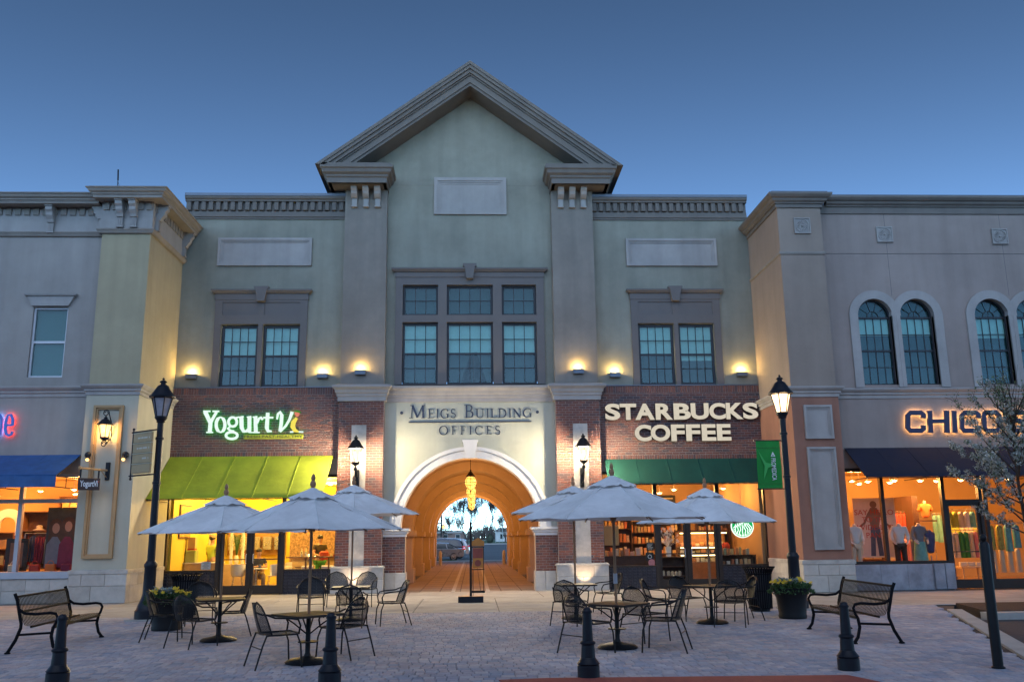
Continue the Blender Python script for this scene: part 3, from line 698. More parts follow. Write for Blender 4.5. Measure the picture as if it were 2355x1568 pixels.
tag(pm_.build('slabs', 'passage_paver', pf, fix=False), kind='stuff')
for s in (-1, 1): MB().box(C+s*.55-.06, C+s*.55+.06, D-.4, 65.9, -.02, .006).build('floor_strip', 'concrete_plain', pf)
# ---------------------------------------------------------------- left building: cream and yellow stucco
mat('window_teal', (.11, .17, .17), .8, .08, 3)
YW = YF+.30
west = thing('shop_building', 'cream stucco shop building with yellow corner tower and blue awning', 'building', (-14, YF+3, 0))
def wp(mb, name, m, smooth=None): return mb.build(name, m, west, world=True, smooth=smooth)
WL = -21.0
PX0, PX1 = -11.17, XL                                    # tower (pilaster) width
wp(MB().wall(WL, PX0, 5.84, 10.75, YW, YW+.3, [(-13.12, -12.1, 6.43, 8.56), (-16.2, -15.2, 6.43, 8.56)]), 'wall', 'pale_stucco')
wp(MB().wall(WL, PX0, 4.1, 5.84, YW, YW+.3), 'fascia_wall', 'pale_stucco')
wp(MB().box(PX0, PX1, YF, D+.3, .92, 10.8), 'tower_shaft', 'yellow_stucco')
wp(MB().box(PX0-.03, PX1+.03, YF-.03, D-.002, .91, 5.84), 'tower_lower', 'cream_stucco')
wp(MB().box(WL, PX0-.01, YW+.31, 48, 3.9, 11.7), 'block', 'pale_stucco'); wp(MB().box(PX0, PX1-.01, D+.31, 48, -.1, 11.7), 'block', 'yellow_stucco')
# string course and friezes
sc = [(-.04, 0), (.03, 0), (.03, .09), (.07, .12), (.07, .17), (.12, .21), (.16, .26), (.16, .30), (-.04, .34)]
wp(MB().sweep(sc, [(WL, YW), (PX0-.03, YW), (PX0-.03, YF-.03), (PX1+.03, YF-.03), (PX1+.03, D-.09)], 5.84), 'string_course', 'lilac_trim')
wp(MB().box(WL, PX0-.06, YW-.05, YW+.28, 10.9, 11.74).box(PX0-.05, PX1+.05, YF-.05, D+.28, 10.92, 11.78), 'frieze', 'lilac_trim')
fm = [(-.03, 0), (.04, .02), (.07, .08), (.10, .12), (.05, .17), (-.03, .19)]
wp(MB().sweep(fm, [(WL, YW-.03), (PX0-.05, YW-.03), (PX0-.05, YF-.04), (PX1+.05, YF-.04), (PX1+.05, D-.01)], 10.75), 'frieze_moulding', 'beige_trim')
# soffit, crown
cp = [(0, 0), (.02, .0), (.02, .08), (.06, .10), (.06, .14), (.13, .18), (.16, .25), (.2, .265), (.2, .29), (-.2, .29), (-.2, 0)]
wp(MB().box(WL, PX0-.1, YW-.5, YW+.25, 11.68, 11.73), 'soffit', 'beige_trim')
wp(MB().sweep(cp, [(WL, YW-.48), (PX0-.1, YW-.48)], 11.66), 'crown_moulding', 'beige_trim')
wp(MB().box(PX0-.14, PX1+.42, YF-.48, D-.02, 11.76, 11.81), 'soffit', 'beige_trim')
wp(MB().sweep(cp, [(PX0-.14, YW+.2), (PX0-.14, YF-.48), (PX1+.42, YF-.48), (PX1+.42, D-.02)], 11.74), 'crown_moulding', 'beige_trim')
wp(MB().box(PX0-.25, PX1+.55, YF-.6, D-.02, 12.032, 12.07).box(WL, PX0-.36, YW-.6, YW+.3, 11.952, 11.99), 'coping', 'sheet_metal')
# dentils and scrolled brackets
dmm = MB().bbox(-.085, .085, -.05, .0, -.13, .13, .008).mesh('dentil'); dmm.materials.append(MATS['beige_trim'])
def dent(x, y, z, rz=0): o = link('dentil', dmm, None, west, loc=Vector((x, y, z))-west.location); o.rotation_euler.z = rz
for i in range(28): dent(PX0-.2-i*.275, YW-.05, 11.56)
for i in range(6): dent(PX0+.1+i*.255, YF-.05, 11.63)
for i in range(11): dent(PX1+.05, YF+.2+i*.26, 11.63, PI/2)
def scroll(x, y, z, rz=0):
    b = MB(); b.xprism([(-.0, .42), (-.34, .42), (-.34, .32), (-.27, .25), (-.26, .16), (-.17, .05), (-.14, -.03), (0, -.03)], -.10, .10)
    b.box(-.115, .115, -.38, 0, .422, .47).box(-.085, .085, -.09, 0, -.30, -.034).box(-.1, .1, -.12, 0, -.35, -.302)
    for k in (-.05, 0, .05): b.box(k-.012, k+.012, -.105, -.089, -.28, -.06)
    o = b.build('bracket', 'lilac_trim', west, loc=Vector((x, y, z))-west.location); o.rotation_euler.z = rz
for x in (-10.62, -10.22): scroll(x, YF-.05, 11.28)
for y_ in (26.85, D-.25): scroll(PX1+.05, y_, 11.28, PI/2)
scroll(PX0-.05, YF+.12, 11.28, -PI/2); scroll(-12.8, YW-.05, 11.2); scroll(-15.0, YW-.05, 11.2)
# windows
def plain_window(x0, x1, z0, z1):
    y = YW+.08; f = .055
    w = MB().wall(x0, x1, z0, z1, y, y+.1, [(x0+f, x1-f, z0+f, z1-f)]).box(x0+f, x1-f, y+.01, y+.08, 7.47, 7.54).build('window', 'window_white', west, world=True)
    for a, b in ((z0+f, 7.47), (7.54, z1-f)): MB().box(x0+f, x1-f, y+.05, y+.056, a, b).build('pane', 'upper_glass', w, world=True)
    MB().box(x0+f, x1-f, y+.13, y+.15, z0+f, z1-f).build('blind', 'window_teal', w, world=True)
    h = MB(); 
    h.prism([(x0-.03, 8.585), (x1+.03, 8.585), (x1+.18, 8.88), (x0-.18, 8.88)], YW-.09, YW).sweep([(0, 0), (.06, .01), (.08, .06), (-.05, .06), (-.05, 0)], [(x0-.18, YW), (x0-.18, YW-.09), (x1+.18, YW-.09), (x1+.18, YW)], 8.88)
    h.build('head_cornice', 'lilac_trim', w, world=True)
plain_window(-13.12, -12.1, 6.43, 8.56); plain_window(-16.2, -15.2, 6.43, 8.56)
# tower base of stone blocks, tan frame
for j, (z0, z1) in enumerate(((0, .47), (.47, .80))):
    xs = [PX0-.08, -10.62, PX1+.08] if j == 0 else [PX0-.08, -10.9, -10.25, PX1+.08]
    for i in range(len(xs)-1): wp(MB().bbox(xs[i]+.003, xs[i+1]-.003, YF-.08, YF+.2, z0+.003, z1-.003, .012), 'base_stone', 'limestone_block')
    ys_ = [YF+.2, 27.35, 28.4, D-.09] if j else [YF+.2, 27.8, D-.09]
    for i in range(len(ys_)-1): wp(MB().box(PX1-.1, PX1+.08, ys_[i]+.003, ys_[i+1]-.003, z0+.003, z1-.003), 'base_stone', 'limestone_block')
wp(MB().box(PX0-.05, PX1+.05, YF-.05, D-.1, -.02, .795), 'base_core', 'limestone')
wp(MB().sweep([(-.04, 0), (.02, 0), (.02, .10), (-.04, .12)], [(PX0-.08, YW+.3), (PX0-.08, YF-.08), (PX1+.08, YF-.08), (PX1+.08, D-.1)], .80), 'base_cap', 'limestone')
fx0, fx1, fz0, fz1 = -10.93, -10.09, 1.22, 5.53
fr = MB()
for o, t, dy in ((0, .07, .13), (.07, .05, .09)):
    fr.box(fx0+o, fx1-o, YF-dy, YF-.02, fz1-o-t, fz1-o).box(fx0+o, fx1-o, YF-dy, YF-.02, fz0+o, fz0+o+t)
    fr.box(fx0+o, fx0+o+t, YF-dy, YF-.02, fz0+o+t, fz1-o-t).box(fx1-o-t, fx1-o, YF-dy, YF-.02, fz0+o+t, fz1-o-t)
wp(fr, 'moulded_frame', 'warm_frame')
# shop front: sill wall of stone, frames, glass
YS = YW+.2
for i in range(13):
    for j in range(2):
        wp(MB().bbox(PX0-.08-.66*(i+1)+.002, PX0-.08-.66*i-.002, YW-.0, YW+.15, .01+.335*j, .01+.335*(j+1)-.004, .008), 'base_stone', 'limestone_block')
wp(MB().box(WL, PX0-.08, YW+.02, YW+.5, -.05, .68), 'sill_wall', 'limestone')
wp(MB().box(WL, PX0-.08, YW-.06, YW+.5, .685, .87), 'window_sill', 'alu_frame')
fr = MB(); 
for x in (-13.0, -15.2, -17.4, -19.6): fr.box(x-.055, x+.055, YS-.06, YS+.1, .872, 3.55)
fr.box(WL, PX0-.08, YS-.05, YS+.09, 2.79, 2.90).box(WL, PX0-.08, YS-.05, YS+.09, 3.52, 3.62)
wp(fr, 'shop_window_frame', 'alu_frame')
wp(MB().box(WL, PX0-.08, YW+.04, YW+.28, 3.62, 4.1), 'lintel', 'pale_stucco')
xs = [PX0-.08, -13.0, -15.2, -17.4, -19.6]
for i in range(4):
    for z0, z1 in ((.875, 2.788), (2.902, 3.518)): wp(MB().box(xs[i+1]+.056, xs[i]-.056, YS+.02, YS+.026, z0, z1), 'pane', 'glass')

# ---------------------------------------------------------------- right building: pink and tan stucco
YP = YF+.38
east = thing('shop_building', 'dusky pink stucco shop building with tan corner tower and black awning', 'building', (14, YF+3, 0))
def ep(mb, name, m, smooth=None): return mb.build(name, m, east, world=True, smooth=smooth)
ER = 26.0; EX0, EX1 = XR, 10.95
aw = [12.53, 13.86, 16.25, 17.58, 20.0, 21.33]; AR = .545; AZ0, AZS = 6.08, 8.25
ep(MB().wall(EX1-.01, ER, 5.98, 10.265, YP, YP+.3, [(c-AR, c+AR, AZ0, AZS+AR) for c in aw]), 'wall', 'pink_stucco')
ep(MB().wall(EX1-.01, ER, 10.285, 11.62, YP, YP+.3), 'wall', 'pink_stucco')
ep(MB().box(EX1-.01, ER, YP+.014, YP+.25, 10.263, 10.287), 'wall_joint', 'dark_trim')
for x in (13.15, 16.92, 20.7): ep(MB().box(x-.007, x+.007, YP-.0015, YP+.01, 8.9, 10.26).box(x-.007, x+.007, YP-.0015, YP+.01, 10.29, 11.6), 'wall_joint', 'dark_trim')
ep(MB().wall(EX1-.01, ER, 4.1, 5.66, YP, YP+.3), 'fascia_wall', 'pink_stucco')
ep(MB().box(EX0, EX1, YF, D+.3, 5.9, 11.66), 'tower_shaft', 'tan_stucco')
ep(MB().box(EX0-.03, EX1+.03, YF-.03, D-.002, .9, 5.70), 'tower_lower', 'terracotta')
ep(MB().box(EX1, ER, YP+.31, 48, 3.9, 11.9), 'block', 'pink_stucco'); ep(MB().box(EX0+.01, EX1, D+.31, 48, -.1, 11.9), 'block', 'tan_stucco')
ep(MB().sweep(sc, [(EX0-.03, D-.09), (EX0-.03, YF-.03), (EX1+.03, YF-.03), (EX1+.03, YP), (ER, YP)], 5.66), 'string_course', 'lilac_trim')
ep(MB().sweep([(-.02, 0), (.03, .01), (.05, .05), (.05, .09), (-.02, .12)], [(EX0, D-.01), (EX0, YF), (EX1, YF), (EX1, YP)], 10.12), 'belt_moulding', 'beige_trim')
ep(MB().box(EX0-.05, EX1+.05, YF-.05, D+.28, 11.66, 11.9).box(EX1+.06, ER, YP-.05, YP+.28, 11.6, 11.9), 'frieze', 'roof_trim')
cr2 = [(-.02, 0), (.05, .0), (.05, .03), (.12, .08), (.14, .14), (.2, .17), (.26, .24), (.26, .3), (-.1, .3), (-.1, 0)]
ep(MB().sweep(cr2, [(EX0-.05, D-.02), (EX0-.05, YF-.05), (EX1+.05, YF-.05), (EX1+.05, YP+.2)], 11.78), 'crown_moulding', 'roof_trim')
ep(MB().sweep(cr2, [(EX1+.3, YP-.05), (ER, YP-.05)], 11.82), 'crown_moulding', 'roof_trim')
ep(MB().box(EX0-.2, EX1+.2, YF-.2, D, 12.085, 12.15).box(EX1+.32, ER, YP-.25, YP+.3, 12.125, 12.17), 'coping', 'sheet_metal')
# carved medallions
def medallion(x, z, y):
    r = .255; b = MB().wall(x-r, x+r, z-r, z+r, y-.07, y, [(x-r+.03, x+r-.03, z-r+.03, z+r-.03)]).box(x-r+.03, x+r-.03, y-.035, y, z-r+.03, z+r-.03)
    b.ring(x, z, .19, .215, 0, 2*PI, y-.065, y-.03, 28)
    for k in range(16):
        a = 2*PI*k/16; ca, sa = math.cos(a), math.sin(a)
        b.add([(x+ca*.05-sa*.01, y-.04, z+sa*.05+ca*.01), (x+ca*.05+sa*.01, y-.04, z+sa*.05-ca*.01), (x+ca*.18+sa*.03, y-.045, z+sa*.18-ca*.03), (x+ca*.18-sa*.03, y-.045, z+sa*.18+ca*.03), (x+ca*.14, y-.07, z+sa*.14)], [(0, 1, 4), (1, 2, 4), (2, 3, 4), (3, 0, 4)])
    b.sphere((x, y-.05, z), .04, 10, 6); ep(b, 'medallion', 'lilac_trim')
medallion(10.32, 11.06, YF); medallion(13.1, 10.91, YP); medallion(16.85, 10.85, YP); medallion(20.6, 10.85, YP)
# arched windows with wide pale surrounds
for i, c in enumerate(aw):
    pr = .06+.004*(i % 2)
    t = MB().ring(c, AZS, AR, AR+.27, 0, PI, YP-pr, YP+.12, 32)
    for s in (-1, 1):
        x0, x1 = sorted((c+s*AR, c+s*(AR+(.27 if (s < 0) == (i % 2 == 0) else .118)))); t.box(x0, x1, YP-pr-.002, YP+.12, 6.0, AZS)
    ep(t, 'window_surround', 'lilac_trim', 30)
    yf = YP+.13; f = .05
    w = MB().wall(c-AR, c+AR, AZ0, AZS, yf, yf+.08, [(c-AR+f, c+AR-f, AZ0+f, AZS-.05)]).ring(c, AZS, AR-f, AR, 0, PI, yf, yf+.08, 28)
    w = w.build('window', 'window_black', east, world=True)
    mu = MB(); a, b = c-AR+f, c+AR-f; z0, z1 = AZ0+f, AZS-.05
    for k in range(1, 4): mu.box(a+(b-a)*k/4-.011, a+(b-a)*k/4+.011, yf+.01, yf+.04, z0, z1)
    for k in range(1, 4): tt = .028 if k == 2 else .011; mu.box(a, b, yf+.006-(.006 if k == 2 else 0), yf+.044, z0+(z1-z0)*k/4-tt, z0+(z1-z0)*k/4+tt)
    mu.ring(c, AZS, .17, .19, 0, PI, yf+.008, yf+.04, 16)
    for k in range(1, 5):
        an = PI*k/5; ca, sa = math.cos(an), math.sin(an); mu.tube([(c+ca*.18, yf+.025, AZS+sa*.18), (c+ca*(AR-.03), yf+.025, AZS+sa*(AR-.03))], .011, 4)
    mu.tube([(c, yf+.025, AZS), (c, yf+.025, AZS+.18)], .011, 4)
    mu.build('muntins', 'window_black', w, world=True)
    pw, ph = (b-a)/4-.024, (z1-z0)/4-.024
    if i == 0: apm = MB().box(-pw/2, pw/2, 0, .006, -ph/2, ph/2).mesh('pane'); apm.materials.append(MATS['upper_glass'])
    if i < 4:
        for p in range(4):
            for q in range(4): link('pane', apm, None, w, loc=Vector((a+(b-a)*(p+.5)/4, yf+.025+random.uniform(-.001, .001), z0+(z1-z0)*(q+.5)/4))-origin(w))
    MB().ring(c, AZS, .0001, AR-f, 0, PI, yf+.03, yf+.036, 24).build('fan_pane', 'upper_glass', w, world=True)
    bh = (.52, .52, .6, .55, .5, .5)[i]
    MB().box(a, b, yf+.1, yf+.11, z1-(z1-z0)*bh*.5-.5*(z1-z0)*0, z1).build('blind', 'blind', w, world=True)
    MB().box(a-.05, b+.05, yf+.13, yf+.14, z0-.05, AZS+AR).build('painted_dim_room', 'room_teal', w, world=True)  # flat backing sheet, coloured dark in place of a shaded room
# tower base, inset panels
for j, (z0, z1) in enumerate(((0, .47), (.47, .79))):
    xs = [EX0-.08, 10.2, EX1+.08] if j == 0 else [EX0-.08, 9.95, 10.55, EX1+.08]
    for i in range(len(xs)-1): ep(MB().bbox(xs[i]+.003, xs[i+1]-.003, YF-.08, YF+.2, z0+.003, z1-.003, .012), 'base_stone', 'limestone_block')
    ys_ = [YF+.2, 27.35, 28.4, D-.09]
    for i in range(3): ep(MB().box(EX0-.08, EX0+.1, ys_[i]+.003, ys_[i+1]-.003, z0+.003, z1-.003), 'base_stone', 'limestone_block')
ep(MB().box(EX0-.05, EX1+.05, YF-.05, D-.1, -.02, .785), 'base_core', 'limestone')
ep(MB().sweep([(-.04, 0), (.02, 0), (.02, .10), (-.04, .12)], [(EX0-.08, D-.1), (EX0-.08, YF-.08), (EX1+.08, YF-.08), (EX1+.08, YP+.2)], .79), 'base_cap', 'limestone')
framed(9.88, 10.73, 4.40, 5.41, YF-.03, .13, east); framed(9.88, 10.74, 1.19, 4.16, YF-.03, .13, east)
# shop front
YQ = YP+.12
xs = [11.1, 11.95, 12.75, 13.5]
for i in range(3): ep(MB().bbox(xs[i]+.002, xs[i+1]-.002, YP-.04, YP+.1, .005, .74, .008), 'base_stone', 'marble')
for a, b in ((13.55, 13.86), (13.88, 14.16)): ep(MB().bbox(a, b, YP-.07, YP+.1, .02, .75, .008), 'base_stone', 'marble')
ep(MB().box(11.05, 14.15, YP+.0, YP+.3, -.05, .735), 'sill_wall', 'marble')
fr = MB().box(11.05, 14.2, YQ-.05, YQ+.1, .742, .83)
for x in (11.12, 12.26, 14.12, 15.25, 15.4, 17.3, 19.2): fr.box(x-.05, x+.05, YQ-.06, YQ+.09, .0 if x > 14 else .832, 3.45)
fr.box(11.05, ER, YQ-.05, YQ+.08, 3.452, 3.56).box(14.17, 15.2, YQ-.05, YQ+.08, 2.5, 2.6).box(15.45, ER, YQ-.045, YQ+.08, .0, .28)
ep(fr, 'shop_window_frame', 'bronze_frame')
ep(MB().box(11.0, ER, YP+.04, YP+.28, 3.56, 4.1), 'lintel', 'pink_stucco')
for a, b, z0, z1 in ((11.17, 12.21, .832, 3.45), (12.31, 14.07, .832, 3.45), (14.17, 15.2, 2.602, 3.45), (15.45, 17.25, .282, 3.45), (17.35, 19.15, .282, 3.45)): ep(MB().box(a, b, YQ+.01, YQ+.016, z0, z1), 'pane', 'glass')
def door(parent, x0, x1, y, m, hx, ztop=2.5, zg=.28):
    d = MB().wall(x0, x1, .02, ztop, y-.03, y+.03, [(x0+.09, x1-.09, zg, ztop-.09)]).build('door', m, parent, world=True)
    MB().box(x0+.09, x1-.09, y-.003, y+.003, zg, ztop-.09).build('pane', 'glass', d, world=True)
    MB().tube([(hx, y-.03, .95), (hx, y-.09, .97), (hx, y-.09, 1.22), (hx, y-.03, 1.24)], .014, 6).build('handle', 'alu_frame', d, world=True)
    MB().box(x0+.09, x1-.09, y-.05, y-.02, 1.06, 1.09).build('push_bar', m, d, world=True); return d
door(east, 14.18, 15.19, YQ+.02, 'bronze_frame', 15.08)
# ---------------------------------------------------------------- shop fronts of the central building
YG = D+.12
def tile_knee(x0, x1, z1):
    part(MB().box(x0, x1, YG-.02, YG+.2, -.05, z1), 'knee_wall', 'grout'); b = MB(); nx = max(1, round((x1-x0)/.15)); nz = 7; w = (x1-x0)/nx; h = z1/nz
    tm = MB().bbox(-w/2+.004, w/2-.004, 0, .035, -h/2+.004, h/2-.004, .004).mesh('tile'); tm.materials.append(MATS['dark_tile'])
    for i in range(nx):
        for j in range(nz): link('tile', tm, None, hall, loc=Vector((x0+(i+.5)*w, YG-.045, (j+.5)*h))-hall.location)
def storefront(x0, m1, d0, dm, d1, x1, zg):
    f = MB()
    f.box(x0, x0+.06, YG-.06, YG+.1, zg+.06, 3.62).box(m1-.06, m1+.06, YG-.06, YG+.1, 0, 3.62).box(d1-.0, d1+.12, YG-.06, YG+.1, 0, 3.62).box(x1-.06, x1, YG-.06, YG+.1, zg+.06, 3.62)
    f.box(x0, x1, YG-.055, YG+.095, 3.622, 3.72).box(m1+.061, d1-.001, YG-.055, YG+.095, 2.36, 2.45)
    f.box(x0, m1-.061, YG-.055, YG+.095, zg, zg+.059).box(d1+.121, x1, YG-.055, YG+.095, zg, zg+.059).box(dm-.03, dm+.03, YG-.05, YG+.09, .0, 2.359)
    part(f, 'shop_window_frame', 'bronze_frame')
    for a, b, c, d in ((x0+.06, m1-.06, zg+.06, 3.62), (m1+.06, d1, 2.452, 3.62), (d1+.12, x1-.06, zg+.06, 3.62)): part(MB().box(a, b, YG+.01, YG+.016, c, d), 'pane', 'glass')
    door(hall, m1+.065, dm-.032, YG+.02, 'bronze_frame', dm-.11, 2.355); door(hall, dm+.032, d1-.004, YG+.02, 'bronze_frame', dm+.11, 2.355)
    tile_knee(x0, m1-.06, zg); tile_knee(d1+.12, x1, zg)
storefront(XL+.005, -8.06, -8.0, -7.06, -6.1, C-4.25, .70)
storefront(C+4.25, 5.93, 6.0, 6.94, 7.92, XR-.005, .66)
part(MB().box(XL, C-4.2, YG-.05, D+.4, 3.72, 4.25), 'soffit_beam', 'mortar'); part(MB().box(C+4.2, XR, YG-.05, D+.4, 3.72, 4.05), 'soffit_beam', 'mortar')
# rooms behind the glass
def room(parent, x0, x1, y0, y1, z1, wall, ceil, floor, back=None):
    MB().box(x0, x1, y0, y1, -.1, .004).build('shop_floor', floor, parent, world=True)
    MB().box(x0, x1, y0, y1, z1, z1+.1).build('shop_ceiling', ceil, parent, world=True)
    MB().box(x0-.1, x0, y0, y1, .0, z1).build('shop_side_wall', wall, parent, world=True); MB().box(x1, x1+.1, y0, y1, 0, z1).build('shop_side_wall', wall, parent, world=True)
    MB().box(x0, x1, y1, y1+.1, .0, z1).build('shop_back_wall', back or wall, parent, world=True)
mat('wall_yellow', (.60, .44, .05), .7, .06, 1); mat('wall_lime', (.50, .55, .08), .7, .06, 1); mat('ceiling_white', (.7, .66, .55), .8, .04, 1)
mat('wall_amber', (.38, .24, .12), .7, .12, 1); mat('ceiling_brown', (.16, .09, .05), .8, .1, 1); mat('wall_gold', (.50, .33, .14), .75, .08, 1); mat('wood', (.24, .12, .05), .5, .25, 6); mat('wood_pale', (.46, .32, .17), .5, .15, 6); mat('dark_wood', (.07, .035, .02), .5, .25, 6)
mat('speckle_tile', (.36, .22, .12), .5, .75, 14); mat('white_plastic', (.68, .66, .62), .4, .05, 4); mat('cloth_white', (.72, .70, .66), .85, .06, 5); mat('steel', (.45, .45, .46), .3, .08, 4, metal=.8)
mat('skin', (.42, .24, .16), .6, .08, 8); mat('skin_pale', (.62, .55, .48), .45, .05, 6); mat('hair_dark', (.025, .018, .014), .6, .2, 10); mat('shirt_lime', (.40, .50, .06), .85, .1, 6); mat('shirt_navy', (.035, .04, .06), .85, .1, 6); mat('khaki', (.30, .22, .13), .85, .1, 6); mat('cap_tan', (.36, .26, .14), .85, .1, 6); mat('denim', (.07, .09, .15), .85, .2, 12)
mat('red_cloth', (.42, .06, .04), .85, .15, 6); mat('orange_cloth', (.55, .16, .04), .85, .15, 6); mat('green_cloth', (.05, .24, .05), .85, .2, 6); mat('lime_cloth', (.45, .50, .08), .85, .15, 6); mat('aqua_cloth', (.16, .40, .36), .85, .2, 8); mat('yellow_print', (.45, .40, .10), .85, .5, 12); mat('cream_cloth', (.60, .52, .38), .85, .1, 6); mat('grey_cloth', (.17, .19, .22), .85, .15, 6); mat('blue_cloth', (.06, .08, .20), .85, .2, 8); mat('plum_cloth', (.20, .03, .06), .85, .2, 8)
mat('chalkboard', (.02, .025, .028), .7, .3, 6); mat('pastel_pink', (.55, .22, .24), .7, .2, 6); mat('paper', (.70, .70, .70), .8, .04, 4); mat('ink', (.02, .02, .025), .7, .05, 4); mat('leaf_deep', (.03, .09, .02), .6, .25, 9); mat('blender_green', (.26, .30, .10), .4, .1, 5)
room(hall, XL+.1, C-4.3, D+.42, D+7, 3.7, 'wall_yellow', 'ceiling_white', 'shop_floor', 'wall_yellow')
room(hall, C+4.3, XR-.1, D+.42, D+6.5, 3.7, 'wall_amber', 'ceiling_brown', 'wood', 'wall_amber')
room(east, EX1+.1, 24, YP+.32, YP+7, 3.75, 'wall_gold', 'wall_gold', 'wood_pale')
room(west, -20.5, PX0-.1, YW+.52, YW+5.5, 3.75, 'wall_gold', 'wall_gold', 'wood_pale')
emit_mat('lamp_warm', (1, .62, .25), 14); emit_mat('lamp_white', (1, .80, .55), 16); emit_mat('lamp_yellow', (1, .70, .22), 8); emit_mat('tube_glow', (1, .72, .32), 7)
# lamps fixed in the shop ceilings (each gives its own light)
def ceiling_lamp(x, y, z, label, power, col, group, em='lamp_warm', r=.09, drop=.0):
    t = thing('ceiling_lamp', label, 'lamp', (x, y, z), 0, group)
    MB().lathe([(r+.03, 0), (r+.03, -.03), (r, -.05), (r, -.0)], 14, (0, 0, -drop)).build('lamp_ring', 'steel', t)
    MB().sphere((0, 0, -.035-drop), r*.85, 12, 6, sz=.5).build('bulb', em, t, smooth=60)
    if drop: MB().tube([(0, 0, 0), (0, 0, -drop)], .01, 6).build('stem', 'steel', t)
    if power: lamp('POINT', 'bulb_light', (0, 0, -.14-drop), power, col, t, .10)
    return t
YEL, AMB, GOLD = (1, .62, .15), (1, .46, .13), (1, .42, .11)
for i, (x, y) in enumerate(((-8.6, 31.6), (-6.9, 31.4), (-5.3, 31.6), (-8.6, 34.4), (-6.9, 34.6), (-5.3, 34.4))):
    ceiling_lamp(x, y, 3.69, 'round recessed lamp in the yellow yogurt shop ceiling', 330, YEL, 'yogurt shop ceiling lamps', 'lamp_yellow')
for i, (x, y) in enumerate(((5.2, 31.2), (7.0, 31.7), (8.6, 31.2), (5.2, 33.8), (7.0, 34.2), (8.6, 33.8))):
    ceiling_lamp(x, y, 3.69, 'hanging lamp glowing under the dark coffee shop ceiling', 130, AMB, 'coffee shop ceiling lamps', 'lamp_warm', .1, .45)
for i, (x, y) in enumerate(((12.2, 29.0), (12.9, 29.4), (13.6, 29.0), (14.0, 30.2), (14.6, 29.3), (15.3, 29.6), (13.2, 30.8), (15.9, 29.2), (17.3, 28.9), (18.8, 29.2))):
    ceiling_lamp(x, y, 3.74, 'bright spot lamp on the clothing shop ceiling', 170, GOLD, 'clothing shop spot lamps', 'lamp_white', .08, .42)
for i, (x, y) in enumerate(((-11.9, 27.9), (-13.2, 28.6), (-14.8, 28.0), (-16.6, 28.6), (-13.0, 30.6), (-15.6, 30.8))):
    ceiling_lamp(x, y, 3.74, 'spot lamp on the ceiling of the blue awning shop', 170, GOLD, 'blue awning shop spot lamps', 'lamp_white', .07, .5)
# ---------------------------------------------------------------- people and dress forms
def skin_mesh(chains, sub=1):
    """continuous figure: joints as edges with radii, grown by a skin modifier; the first vertex is the root"""
    vs, es, rs, idx = [], [], [], {}
    for ch in chains:
        prev = None
        for p, r in ch:
            k = tuple(round(c, 4) for c in p)
            if k not in idx: idx[k] = len(vs); vs.append(p); rs.append(r)
            if prev is not None and prev != idx[k]: es.append((prev, idx[k]))
            prev = idx[k]
    me = bpy.data.meshes.new('figure'); me.from_pydata(vs, es, []); o = bpy.data.objects.new('figure', me); COL.objects.link(o)
    sk = o.modifiers.new('skin', 'SKIN'); sk.use_smooth_shade = True; sb = o.modifiers.new('sub', 'SUBSURF'); sb.levels = sub; sb.render_levels = sub
    for i, v in enumerate(me.skin_vertices[0].data): v.radius = (rs[i], rs[i]) if not isinstance(rs[i], tuple) else rs[i]; v.use_root = (i == 0)
    bpy.context.view_layer.update()
    out = bpy.data.meshes.new_from_object(o.evaluated_get(bpy.context.evaluated_depsgraph_get())); bpy.data.objects.remove(o); return out
def mb_ellip(c, rx, ry, rz, n=14, m=9): b = MB(); b.sphere(c, 1.0, n, m, rx, ry, rz); return b
